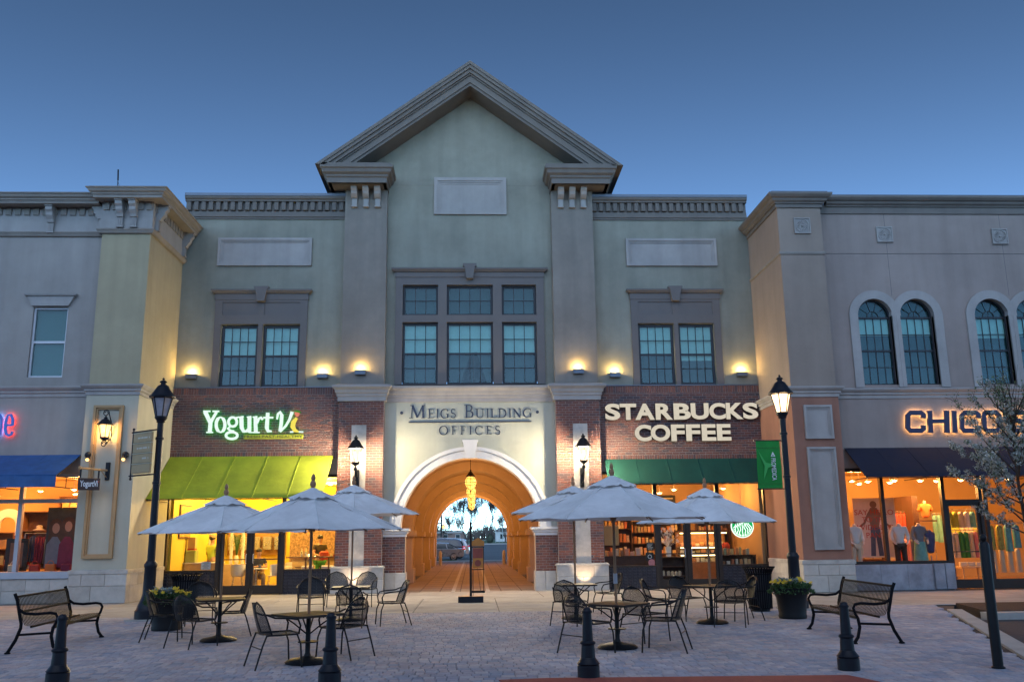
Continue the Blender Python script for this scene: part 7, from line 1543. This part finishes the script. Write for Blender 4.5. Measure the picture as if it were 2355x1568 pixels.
def litter_bin(label, x, y):
    t = thing('litter_bin', label, 'bin', (x, y, 0)); r0, r1, h = .25, .30, .94
    MB().lathe([(.22, .05), (.23, .06), (.265, .80), (.24, .80), (.21, .08)], 20).build('liner', 'window_black', t)
    n = 34; sm_ = MB().add([(-.013, 0, .06), (.013, 0, .06), (.013, .02, .80), (-.013, .02, .80), (.015, .10, .95), (-.015, .10, .95), (-.013, .006, .06), (.013, .006, .06), (.013, .026, .80), (-.013, .026, .80), (.015, .106, .95), (-.015, .106, .95)], [(0, 1, 2, 3), (3, 2, 4, 5), (9, 8, 7, 6), (11, 10, 8, 9)]).mesh('slat'); sm_.materials.append(MATS['bench_iron'])
    for k in range(n): a = 2*PI*k/n; o = link('slat', sm_, None, t, loc=(r0*math.cos(a), r0*math.sin(a), 0)); o.rotation_euler.z = a-PI/2
    for z, r in ((.07, .255), (.45, .265), (.80, .278), (.945, .358)): MB().tube([(r*math.cos(2*PI*k/28), r*math.sin(2*PI*k/28), z) for k in range(28)], .012, 6, closed=True).build('hoop', 'bench_iron', t)
    MB().lathe([(.33, .90), (.34, .92), (.17, .95), (.16, .93)], 24, caps=False).build('lid_ring', 'black_iron', t, smooth=40); MB().lathe([(.2, .004), (.2, .05), (.1, .06)], 16).build('foot', 'black_iron', t)
litter_bin('black slatted litter bin outside the yogurt shop', -6.45, 21.3); litter_bin('black slatted litter bin outside the coffee shop', 6.36, 20.6)
mat('leaf_mid', (.045, .10, .03), .6, .3, 12); mat('petal_yellow', (.62, .42, .02), .6, .15, 10); mat('leaf_silver', (.22, .28, .27), .7, .15, 10); mat('soil', (.03, .02, .015), .95, .3, 20)
def planter(label, x, y, seed):
    t = thing('flower_planter', label, 'planter', (x, y, 0)); q = random.Random(seed)
    MB().lathe([(.27, .004), (.28, .05), (.27, .09), (.30, .40), (.34, .50), (.385, .565), (.39, .60), (.36, .60), (.34, .55), (.3, .5)], 24).build('pot', 'black_iron', t, smooth=35); MB().lathe([(.35, .52), (.33, .56), (.02, .58)], 18).build('soil', 'soil', t)
    lv, sv, fl = MB(), MB(), MB()
    def leaf(b, c, d, l, w): d = d.normalized(); s = d.cross(Vector((q.uniform(-1, 1), q.uniform(-1, 1), .3))).normalized()*w; m = c+d*l*.5+Vector((0, 0, .01)); b.add([c, m+s, c+d*l, m-s], [(0, 1, 2, 3)])
    for k in range(900):
        a = q.uniform(0, 2*PI); r = .42*math.sqrt(q.random()); z = .56+.15*(1-(r/.45)**2)*q.random()+q.uniform(-.02, .04); c = Vector((r*math.cos(a), r*math.sin(a), z-(.08 if r > .38 else 0))); leaf(lv, c, Vector((math.cos(a)*.6+q.uniform(-.6, .6), math.sin(a)*.6+q.uniform(-.6, .6), q.uniform(-.2, .8))), q.uniform(.05, .09), q.uniform(.012, .022))
    for k in range(130):
        a = q.uniform(0, 2*PI); r = .16*math.sqrt(q.random()); c = Vector((r*math.cos(a)-.06, r*math.sin(a), .64+q.uniform(0, .1))); leaf(sv, c, Vector((math.cos(a), math.sin(a), q.uniform(.2, 1.2))), q.uniform(.08, .13), .02)
    lv.build('foliage', 'leaf_mid', t, fix=False); sv.build('silver_foliage', 'leaf_silver', t, fix=False)
    for k in range(46):
        a = q.choice((q.uniform(2.2, 4.0), q.uniform(-.9, .6), q.uniform(0, 2*PI))); r = q.uniform(.18, .41); c = Vector((r*math.cos(a), r*math.sin(a), .66+.10*(1-(r/.45)**2)+q.uniform(-.02, .05)))
        up = Vector((q.uniform(-.5, .5), q.uniform(-1.1, .1), q.uniform(.5, 1))).normalized(); u = up.orthogonal().normalized(); w = up.cross(u)
        for j in range(5): an = 2*PI*j/5; d = u*math.cos(an)+w*math.sin(an); s = (u*-math.sin(an)+w*math.cos(an))*.016; fl.add([c, c+d*.026+s, c+d*.04+up*.004, c+d*.026-s], [(0, 1, 2, 3)])
    tag(fl.build('blooms', 'petal_yellow', t, fix=False), kind='stuff')
planter('black planter of yellow flowers behind the far left cafe chairs', -5.92, 18.5, 1); planter('black planter of yellow flowers beside the lit street lamp', 6.43, 18.75, 2)
t = thing('menu_stand', 'black post stand with hanging orange board in the passage mouth', 'sign stand', (C+.02, 24.75, 0)); mat('board_orange', (.40, .16, .03), .6, .15, 5); mat('board_red', (.22, .05, .035), .6, .2, 7)
MB().bbox(-.33, .33, -.14, .14, .004, .16, .015).build('base_box', 'iron_blue', t); MB().tube([(0, 0, .16), (0, 0, 2.02)], .032, 10).lathe([(.035, 2.02), (.04, 2.04), (.002, 2.07)], 10).build('post', 'black_iron', t)
fr = MB().tube([(.0, 0, 1.42), (.36, 0, 1.42)], .016, 6).tube([(.0, 0, .84), (.36, 0, .84)], .016, 6).tube([(.34, 0, 1.42), (.34, 0, .30)], .01, 6).tube([(.06, 0, .84), (.06, 0, .30)], .01, 6); fr.build('frame', 'black_iron', t)
MB().bbox(.05, .33, -.02, .02, .88, 1.40, .006).build('board', 'board_orange', t); MB().box(.06, .32, -.024, -.0205, 1.13, 1.39).build('upper_print', 'board_red', t); MB().ring(.19, 1.0, .0005, .085, 0, 2*PI, -.026, -.0205, 22).build('round_print', 'board_red', t); MB().prism([(.03, 1.44), (.36, 1.44), (.36, 1.56), (.195, 1.66), (.03, 1.56)], -.022, .022).build('peaked_top', 'board_orange', t); MB().bbox(.03, .37, -.04, .04, .24, .30, .008).build('lower_bar', 'black_iron', t)
t = thing('wall_plaque', 'framed plaque on the right wall of the passage', 'plaque', (C+2.2, D+5.0, 1.0)); MB().box(C+PR-.05, C+PR-.001, 34.6, 35.3, .95, 1.62).build('frame', 'dark_wood', t, world=True); MB().box(C+PR-.056, C+PR-.051, 34.66, 35.24, 1.01, 1.56).build('plate', 'warm_frame', t, world=True)
t = thing('roof_antenna', 'thin dark antenna on the roof of the yellow tower', 'antenna', (-11.0, YF+.4, 12.4)); MB().tube([(0, 0, 0), (0, 0, .25)], .012, 6).tube([(0, 0, .25), (-.02, 0, .60)], .024, 8).tube([(.07, 0, 0), (.0, 0, .22)], .006, 5).build('mast', 'black_iron', t)
# ---------------------------------------------------------------- blossoming tree on the right
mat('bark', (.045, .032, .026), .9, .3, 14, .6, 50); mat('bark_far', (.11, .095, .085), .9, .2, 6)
mat('blossom', (.42, .44, .40), .8, .25, 16, rnd=[(.44, .44, .40), (.28, .31, .27), (.52, .51, .48), (.19, .23, .18)]); mat('leaf_young', (.09, .13, .06), .7, .3, 10)
def grow(q, p, d, l, r, depth, segs, tips, up=.25, spread=.6, taper=.72, nb=(2, 3)):
    pts = [p]; rs_ = [r]; n = 3; dd = d.copy(); c = p.copy()
    for i in range(n):
        dd = (dd+Vector((q.uniform(-.18, .18), q.uniform(-.18, .18), q.uniform(-.05, .15)))).normalized(); c = c+dd*(l/n); pts.append(c.copy()); rs_.append(r*(1-(1-taper)*(i+1)/n))
    segs.append((pts, rs_)); 
    if depth == 0: tips.append((c, dd)); return
    if depth <= 2: tips.append((pts[2], dd))
    for k in range(q.randint(*nb)):
        a = q.uniform(0, 2*PI); u = dd.orthogonal().normalized(); w = dd.cross(u); nd = (dd*(1-spread*.45)+(u*math.cos(a)+w*math.sin(a))*spread*q.uniform(.6, 1.15)+Vector((0, 0, up))).normalized()
        grow(q, c if k else pts[-1], nd, l*q.uniform(.66, .86), r*taper*.8, depth-1, segs, tips, up, spread, taper, nb)
def tree(name, label, loc, seed, h, trunk, depth, leaf=None, mat_b='bark', group=None, first=.3, spread=.6, r0=.07, up=.25, nb=(2, 3)):
    q = random.Random(seed); t = thing(name, label, 'tree', loc, 0, group); segs, tips = [], []
    grow(q, Vector((0, 0, 0)), Vector((.02, 0, 1)), trunk, r0, 0, segs, [], 0, 0, .85)
    top = segs[0][0][-1]
    for k in range(5): a = k*1.26+q.uniform(-.3, .3); grow(q, top-Vector((0, 0, .06*k)), Vector((math.cos(a)*spread, math.sin(a)*spread, .9)).normalized(), h*q.uniform(.26, .36), r0*.55, depth, segs, tips, up, spread, .7, nb)
    b = MB()
    for i, (p, r) in enumerate(segs[:1]): b.tube([(0, 0, -.12)]+[tuple(x) for x in p], .1, 8, rs=[r[0]*1.25]+r)
    b.build('trunk', mat_b, t, smooth=60); b = MB()
    for p, r in segs[1:]: b.tube(p, .1, 5 if r[0] > .012 else 4, rs=[max(x, .004 if r0 < .1 else .02) for x in r], caps=False)
    b.build('limbs', mat_b, t, smooth=60, fix=False)
    return t, tips, q
q = random.Random(4); bt = thing('blossom_tree', 'young tree in white blossom before the clothing shop', 'tree', (12.7, 20.75, .03))
lead = [Vector((.03*math.sin(z*1.7), .03*math.cos(z*2.1), z)) for z in (-.1, .4, .9, 1.4, 2.0, 2.6, 3.2, 3.8, 4.4, 4.9)]
MB().tube(lead, .05, 9, rs=[.075, .062, .056, .052, .044, .036, .028, .020, .012, .005]).build('trunk', 'bark', bt, smooth=60)
b, lf, tw, lm = MB(), MB(), MB(), MB(); spots = []
def quad(bb, c, n, s):
    u = n.orthogonal().normalized(); w = n.cross(u); a = q.uniform(0, 6.3); u, w = u*math.cos(a)+w*math.sin(a), w*math.cos(a)-u*math.sin(a); bb.add([c-u*s, c-w*s*.8+n*s*.3, c+u*s, c+w*s*.8+n*s*.3], [(0, 1, 2, 3)])
def lz(z): 
    k = max(0, min(len(lead)-2, sum(1 for p in lead if p.z <= z)-1)); f = (z-lead[k].z)/(lead[k+1].z-lead[k].z); return lead[k].lerp(lead[k+1], f)
for i in range(34):
    z0 = 1.45+i*.088; a = i*2.399+q.uniform(-.3, .3); L_ = (1.25+.75*math.sin(min(1, (z0-1.3)/1.5)*PI/2) if z0 < 2.8 else 2.0*(1-(z0-2.8)/2.6)+.25)*q.uniform(.75, 1.05); el = R(28+22*(z0-1.45)/2.6+q.uniform(-8, 8)); p = lz(z0); pts = [p.copy()]; n = 7; d = Vector((math.cos(a)*math.cos(el), math.sin(a)*math.cos(el), math.sin(el)))
    for k in range(n): d = (d+Vector((q.uniform(-.16, .16), q.uniform(-.16, .16), q.uniform(-.06, .14)))).normalized(); p = p+d*L_/n; pts.append(p.copy())
    lm.tube(pts, .01, 5, rs=[.021*(1-.85*k/n) for k in range(n+1)], caps=False)
    for k in range(2, n+1):
        spots.append((pts[k], 1.0))
        for m_ in range(2):
            e = (d+Vector((q.gauss(0, .6), q.gauss(0, .6), q.gauss(.35, .4)))).normalized(); l = q.uniform(.16, .42)*(1-.3*k/n); mid = pts[k]+e*l*.5+Vector((0, 0, .02)); end = pts[k]+e*l; tw.tube([pts[k], mid, end], .005, 4, rs=[.006, .005, .003], caps=False); spots += [(mid, .8), (end, 1.0)]
for k in range(40):
    p = lz(q.uniform(3.3, 4.7)); a = q.uniform(0, 6.28); e = Vector((.28*math.cos(a), .28*math.sin(a), 1)).normalized(); l = q.uniform(.5, 1.1); tw.tube([p, p+e*l*.5+Vector((.03, 0, 0)), p+e*l], .005, 4, rs=[.008, .005, .003], caps=False); spots += [(p+e*l*q.uniform(.4, 1), .35)]
lm.build('limbs', 'bark', bt, smooth=60, fix=False); tag(tw.build('twigs', 'bark', bt, fix=False), kind='stuff')
for c, pr in spots:
    dens = .95 if c.z < 3.8 else .95*max(.12, 1-(c.z-3.7)/1.0)
    if q.random() < dens*pr:
        rr = q.uniform(.05, .095)
        for k in range(22): v = Vector((q.gauss(0, 1), q.gauss(0, 1), q.gauss(0, 1))).normalized(); quad(b, c+v*rr*q.uniform(.5, 1), v, q.uniform(.017, .030))
    for k in range(3): v = Vector((q.gauss(0, 1), q.gauss(0, 1), q.gauss(.3, 1))).normalized(); quad(lf, c+v*.07, v, q.uniform(.018, .03))
tag(b.build('blossoms', 'blossom', bt, fix=False), kind='stuff'); tag(lf.build('leaves', 'leaf_young', bt, fix=False), kind='stuff')
# ---------------------------------------------------------------- beyond the passage: drive, cars, lawn, road, trees, houses
tag(MB().box(-60, 60, 66.0, 70, -.16, .0).build('rear_pavement', 'concrete_plain'), 'pale pavement beyond the passage', 'pavement', kind='structure')
tag(MB().box(-300, 300, 236, 520, -.16, .05).build('lawn', 'lawn'), 'green lawn strip beyond the rear parking road', 'lawn', kind='structure')
tag(MB().box(-300, 300, 232, 236, -.16, .1).build('kerb', 'concrete_plain'), 'far pale kerb along the lawn', 'kerb', kind='structure')
tag(MB().box(-400, 400, 520, 560, -.16, .12).build('road', 'concrete_plain'), 'pale far road beyond the lawn', 'road', kind='structure')
tag(MB().box(-900, 900, 560, 1400, -.16, .03).build('field', 'lawn'), 'far green field under the bare trees', 'field', kind='structure')
for yy in (88, 112, 150): tag(MB().box(-40, 40, yy, yy+.4, -.16, -.155).build('drive_joint', 'asphalt'), 'dark seam across the rear parking road', 'seam', 'seams across the rear road', kind='structure')
mat('car_grey', (.20, .21, .23), .3, .05, 3, metal=.5, coat=.6); mat('car_navy', (.03, .045, .075), .3, .05, 3, metal=.3, coat=.6); mat('car_silver', (.42, .46, .50), .3, .05, 3, metal=.5, coat=.6); mat('tyre', (.012, .012, .013), .8, .1, 8); mat('car_glass', (.02, .035, .04), .08, .05, 3, spec=.8); mat('tail_red', (.35, .01, .015), .3, .05, 3, emit=(1, .05, .06), es=.5); mat('chrome', (.55, .56, .58), .2, .05, 3, metal=.9)
def car(label, x, y, rz, body, suv):
    """side profile lofted across the width; nose toward -x, tail toward +x"""
    t = thing('parked_car', label, 'car', (x, y, -.16), rz, 'cars parked behind the passage'); L_ = 2.35
    low = [(-2.3, .35), (-2.33, .55), (-2.2, .72), (-1.3, .88), (-1.05, .92), (1.45, .95), (2.2, .98), (2.33, .85), (2.34, .55), (2.28, .33)]
    if suv: low = [(-2.3, .38), (-2.32, .75), (-2.15, .95), (-1.2, 1.05), (-1.0, 1.08), (1.6, 1.12), (2.2, 1.12), (2.3, .95), (2.32, .6), (2.26, .38)]; roof = [(-1.05, 1.07), (-.45, 1.66), (.2, 1.76), (1.6, 1.72), (1.95, 1.62), (2.22, 1.11)]
    else: roof = [(-1.1, .91), (-.35, 1.36), (.25, 1.45), (.9, 1.40), (1.75, 1.0), (2.1, .97)]
    def loft(prof, w0, w1, zt): 
        b = MB(); ny = 8; n = len(prof)
        for i in range(ny+1):
            v = 2*i/ny-1
            for px_, pz in prof:
                k = w0 if pz < zt else w1; f = 1-.10*(abs(v)**4); b.v.append((px_*(1-.04*v*v), v*(w0+(w1-w0)*max(0, min(1, (pz-zt)/.7))), pz-(.05*v**6 if pz > zt else 0)))
        for i in range(ny):
            for j in range(n): b.f.append((i*n+j, i*n+(j+1) % n, (i+1)*n+(j+1) % n, (i+1)*n+j))
        b.f.append(tuple(range(n-1, -1, -1))); b.f.append(tuple(ny*n+k for k in range(n))); return b
    loft(low, .92, .90, .9).build('body', body, t, smooth=40); loft(roof, .86, .62, .92 if not suv else 1.08).build('cabin', body, t, smooth=40)
    zb, zt = (.97, 1.34) if not suv else (1.14, 1.60)
    def xf(z): return .62+(.86-.62)*(1-max(0, min(1, (z-(.92 if not suv else 1.08))/.7)))
    for s in (-1, 1):
        for a, c, e, g_ in (((-.85, -.02, -.02, -.38) if not suv else (-.82, .05, .05, -.40)), ((.05, .85, .75, .05) if not suv else (.12, .95, .92, .12)), ((.92, 1.55, .98, .82) if not suv else (1.02, 1.85, 1.62, .99))):
            MB().add([(a, s*(xf(zb)+.012), zb), (c, s*(xf(zb)+.012), zb), (e, s*(xf(zt)+.012), zt), (g_, s*(xf(zt)+.012), zt)], [(0, 1, 2, 3)]).build('side_window', 'car_glass', t)
    rz_ = [(1.98, 1.22), (2.16, 1.16)] if not suv else None
    if suv: MB().add([(2.02, -.62, 1.60), (2.02, .62, 1.60), (2.24, .74, 1.16), (2.24, -.74, 1.16)], [(0, 1, 2, 3)]).build('rear_window', 'car_glass', t)
    else: MB().add([(1.0, -.6, 1.385), (1.0, .6, 1.385), (1.72, .68, 1.03), (1.72, -.68, 1.03)], [(0, 1, 2, 3)]).build('rear_window', 'car_glass', t)
    for s in (-1, 1):
        for xx in (-1.45, 1.4):
            w = thing('wheel', None, None); w.parent = t; w.location = (xx, s*.82, .32)
            b = MB().lathe([(.20, -.1), (.30, -.1), (.325, -.07), (.325, .07), (.30, .1), (.20, .1)], 22); b.v = [(x_, z_, y_) for x_, y_, z_ in b.v]; b.build('tyre', 'tyre', w, smooth=35)
            b = MB().ring(0, 0, .165, .205, 0, 2*PI, -.102, .102, 22).ring(0, 0, .0005, .05, 0, 2*PI, -.105, .105, 12)
            for k in range(5): a = 2*PI*k/5; b.rbox((.11*math.cos(a), s*.095, .11*math.sin(a)), .15, .012, .045, ry=-a)
            b.build('rim', 'chrome', w)
        MB().bbox(-.0, .0, 0, 0, 0, 0, 0) if False else None
        tz = .86 if not suv else 1.0
        MB().add([(2.06, s*.89, tz), (2.06, s*.925, tz+.12), (2.31, s*.80, tz+.10), (2.34, s*.78, tz-.02), (2.33, s*.5, tz+.02), (2.31, s*.5, tz+.10)], [(0, 3, 2, 1), (3, 4, 5, 2)]).build('tail_lamp', 'tail_red', t)
        MB().add([(-2.24, s*.88, .62), (-2.05, s*.93, .68), (-2.10, s*.93, .80), (-2.27, s*.80, .76)], [(0, 1, 2, 3)]).build('headlight', 'chrome', t)
        MB().rbox((-.75, s*1.0, .98 if not suv else 1.16), .12, .16, .12).build('mirror', body, t)
    if suv: MB().tube([(-.3, .55, 1.80), (1.5, .55, 1.77)], .02, 6).tube([(-.3, -.55, 1.80), (1.5, -.55, 1.77)], .02, 6).build('roof_rails', 'chrome', t)
    return t
car('grey sedan parked nearest the far arch', -2.95, 75.6, R(-1), 'car_grey', False)
car('dark navy estate car with a chrome window line beyond the sedan', -3.0, 79.4, R(0), 'car_navy', True)
car('pale silver car farthest along the row', -2.6, 83.4, R(1), 'car_silver', True)
tag(MB().zprism([(-9, 68.8), (-1.6, 68.8), (-1.2, 69.6), (-2.0, 70.2), (-9, 70.6)], -.16, .03).build('planting_island', 'lawn'), 'small kerbed grass island before the grey sedan', 'grass island', kind='structure')
for i, (nm, lb, loc, sd, h, tr, dp, sp_, r0, up) in enumerate((
    ('bare_tree', 'broad bare tree left of the lantern line beyond the passage', (-1.7, 240, 0), 5, 8.8, 1.2, 5, .42, .34, .36),
    ('bare_tree', 'tall bare tree right of the lantern line beyond the passage', (3.95, 244, 0), 9, 9.6, 1.9, 5, .34, .30, .42),
    ('bare_tree', 'small bare tree at the far right of the lawn', (10.5, 300, 0), 13, 7, 1.2, 4, .45, .28, .3),
    ('bare_tree', 'low bare tree at the far left of the field', (-5.8, 290, 0), 17, 7, 1.0, 4, .5, .28, .3))):
    tt, tp, qq = tree(nm, lb, loc, sd, h, tr, dp, mat_b='bark_far', group='bare trees beyond the passage', spread=sp_, r0=r0, up=up)
    bb = MB()
    for c, d in tp:
        for k in range(5): e = (d+Vector((qq.gauss(0, .5), qq.gauss(0, .5), qq.gauss(.2, .4)))).normalized(); bb.tube([c, c+e*qq.uniform(.4, 1.1)], .016, 3, caps=False)
    tag(bb.build('twigs', 'bark_far', tt, fix=False), kind='stuff')
mat('spruce', (.055, .085, .055), .85, .3, 4); mat('shrub', (.075, .09, .06), .9, .3, 2)
def conifer(label, loc, h, r, seed):
    q = random.Random(seed); t = thing('spruce_tree', label, 'tree', loc); MB().lathe([(.14, 0), (.10, h*.6), (.02, h)], 8).build('trunk', 'bark_far', t); b = MB()
    for k in range(90):
        z = h*(.08+.9*k/90); rr = r*(1-z/h)*q.uniform(.75, 1.1)+.1; a = k*2.4
        for j in range(7):
            f = .25+.75*j/6; c = Vector((rr*f*math.cos(a), rr*f*math.sin(a), z-.18*rr*f+.10*f*f*rr)); 
            for s in (-1, 1): d = Vector((math.cos(a+s*.8), math.sin(a+s*.8), q.uniform(-.3, .1))); e = c+d*.28; n = Vector((-d.y, d.x, 0))*.05; b.add([c, (c+e)/2+n, e, (c+e)/2-n+Vector((0, 0, .03))], [(0, 1, 2, 3)])
    b.build('crown', 'spruce', t, fix=False)
conifer('open spruce at the left side of the far arch', (-3.55, 104, -.16), 6.2, 1.7, 4)
def bush(label, loc, r, h, seed):
    q = random.Random(seed); t = thing('bush', label, 'bush', loc, 0, 'round bushes beyond the passage'); b = MB()
    for k in range(420): v = Vector((q.gauss(0, 1), q.gauss(0, 1), q.gauss(0, 1))).normalized(); c = Vector((v.x*r, v.y*r, h/2+v.z*h/2))*q.uniform(.75, 1); n = v.orthogonal()*.16; w = v.cross(n); b.add([c-n, c-w, c+n, c+w], [(0, 1, 2, 3)])
    b.build('foliage', 'shrub', t, fix=False); MB().tube([(0, 0, 0), (0, 0, h*.5)], .08, 6).build('stem', 'bark_far', t)
bush('round grey bush right of the menu stand', (4.3, 238, .05), 1.0, 2.6, 1)
# distant hedge row of bare trees, low houses, lamp columns
tl = MB(); q = random.Random(8)
for k in range(420):
    x = q.uniform(-60, 70); y = q.uniform(560, 600); h = q.uniform(5, 9)*(1+.3*math.sin(x*.2))
    for j in range(7): a = q.uniform(-.5, .5); tl.tube([(x, y, 0), (x+a*h*.25, y, h*.5), (x+a*h*.7+q.uniform(-1, 1), y, h*q.uniform(.7, 1))], .1, 3, caps=False, rs=[.18, .12, .05])
tag(tl.build('far_woods', 'bark_far'), 'grey line of bare woods along the horizon', 'woods', kind='stuff')
mat('house_white', (.62, .62, .60), .8, .05, 1); mat('house_brick', (.26, .17, .14), .85, .1, 2); mat('house_roof', (.14, .13, .13), .85, .1, 2)
def house(label, x, y, w, d, h, m, rh=1.8):
    t = thing('low_building', label, 'building', (x, y, 0)); wl_ = MB().box(-w/2, w/2, -d/2, d/2, -.1, h).build('wall', m, t); rf = MB().prism([(-w/2-.3, h), (w/2+.3, h), (w/2-1, h+rh), (-w/2+1, h+rh)], -d/2-.3, d/2+.3).build('roof', 'house_roof', t); MB().box(-w/2-.32, w/2+.32, -d/2-.34, -d/2-.305, h-.1, h+.12).build('gutter', 'house_white', rf)
    for k in range(int(w/3.4)): xx = -w/2+1.4+k*3.4; f = MB().box(xx, xx+1.3, -d/2-.06, -d/2+.05, .9, h-.5).build('window', 'house_white', t); MB().box(xx+.1, xx+1.2, -d/2-.08, -d/2-.065, 1.0, h-.6).build('pane', 'car_glass', f)
house('long low brick building behind the parked cars', -9.5, 262, 14, 8, 3.0, 'house_brick', .5); house('white low building at the right beyond the lawn', 17, 330, 18, 10, 3.2, 'house_white', 1.6); house('pale low building far right of the lawn', 38, 345, 16, 10, 3.4, 'house_white', 1.5)
for i, (x, y) in enumerate(((9.2, 290), (6.8, 280), (8.0, 285))): single(MB().tube([(0, 0, 0), (0, 0, (9.5, 5, 5)[i])], .09, 6).box(-.5, .3, -.15, .15, (9.4, 4.9, 4.9)[i], (9.6, 5.1, 5.1)[i]), 'lamp_column', 'steel', ('tall thin lamp column at the right of the far arch', 'short lamp column before the white building', 'short lamp column at the edge of the white building')[i], 'lamp column', 'far lamp columns', None, (x, y, 0))
t = thing('garden_lamp', 'small orange lamp glowing beside the spruce', 'lamp', (-2.9, 92, 0)); MB().tube([(0, 0, -.16), (0, 0, 2.55)], .05, 6).build('post', 'black_iron', t); MB().sphere((0, 0, 2.7), .17, 12, 8).build('globe', 'lantern_amber', t, smooth=60)
for i, x in enumerate((-1.72, 1.62)): single(MB().lathe([(.10, .0), (.10, .75), (.06, .85), (.01, .87)], 12), 'stone_bollard', 'limestone', ('pale stone bollard left inside the far arch', 'pale stone bollard right inside the far arch')[i], 'bollard', 'stone bollards in the far arch', 40, (x*1.18, 57.8, 0))

# ---------------------------------------------------------------- unseen shop row opposite, added to block low horizon light; mirrored in window glass
for i, (x0, x1, h, m, lb) in enumerate(((-75, -38, 12.5, 'pink_stucco', 'pink two-storey shop row added unseen across the street'), (-38, -2, 14.0, 'house_brick', 'brick two-storey shop row added unseen across the street'), (-2, 36, 13.0, 'pale_stucco', 'pale two-storey shop row added unseen across the street'), (36, 75, 12.0, 'tan_stucco', 'tan two-storey shop row added unseen across the street'))):
    t = thing('added_shop_row', lb, 'building', ((x0+x1)/2, -30, 0), 0, 'added shops across the street'); MB().box(x0, x1, -45, -30, -.1, h).build('wall', m, t, world=True)
    MB().box(x0-.2, x1+.2, -45.2, -29.7, h+.003, h+.6).build('cornice', 'roof_trim', t, world=True); MB().box(x0+.01, x1-.01, -29.99, -28.7, 3.6, 3.75).build('canopy', 'navy_canvas', t, world=True)
    n = int((x1-x0)/4.2)
    for k in range(n):
        xx = x0+1.4+k*4.2; w = MB().box(xx, xx+1.6, -30, -29.94, 6.4, 8.8).build('window', 'window_white', t, world=True); MB().box(xx+.1, xx+1.5, -29.94, -29.93, 6.5, 8.7).build('pane', 'car_glass', w, world=True); MB().box(xx-.6, xx+2.2, -30, -29.96, .5, 3.3).build('shop_window', 'car_glass', t, world=True)
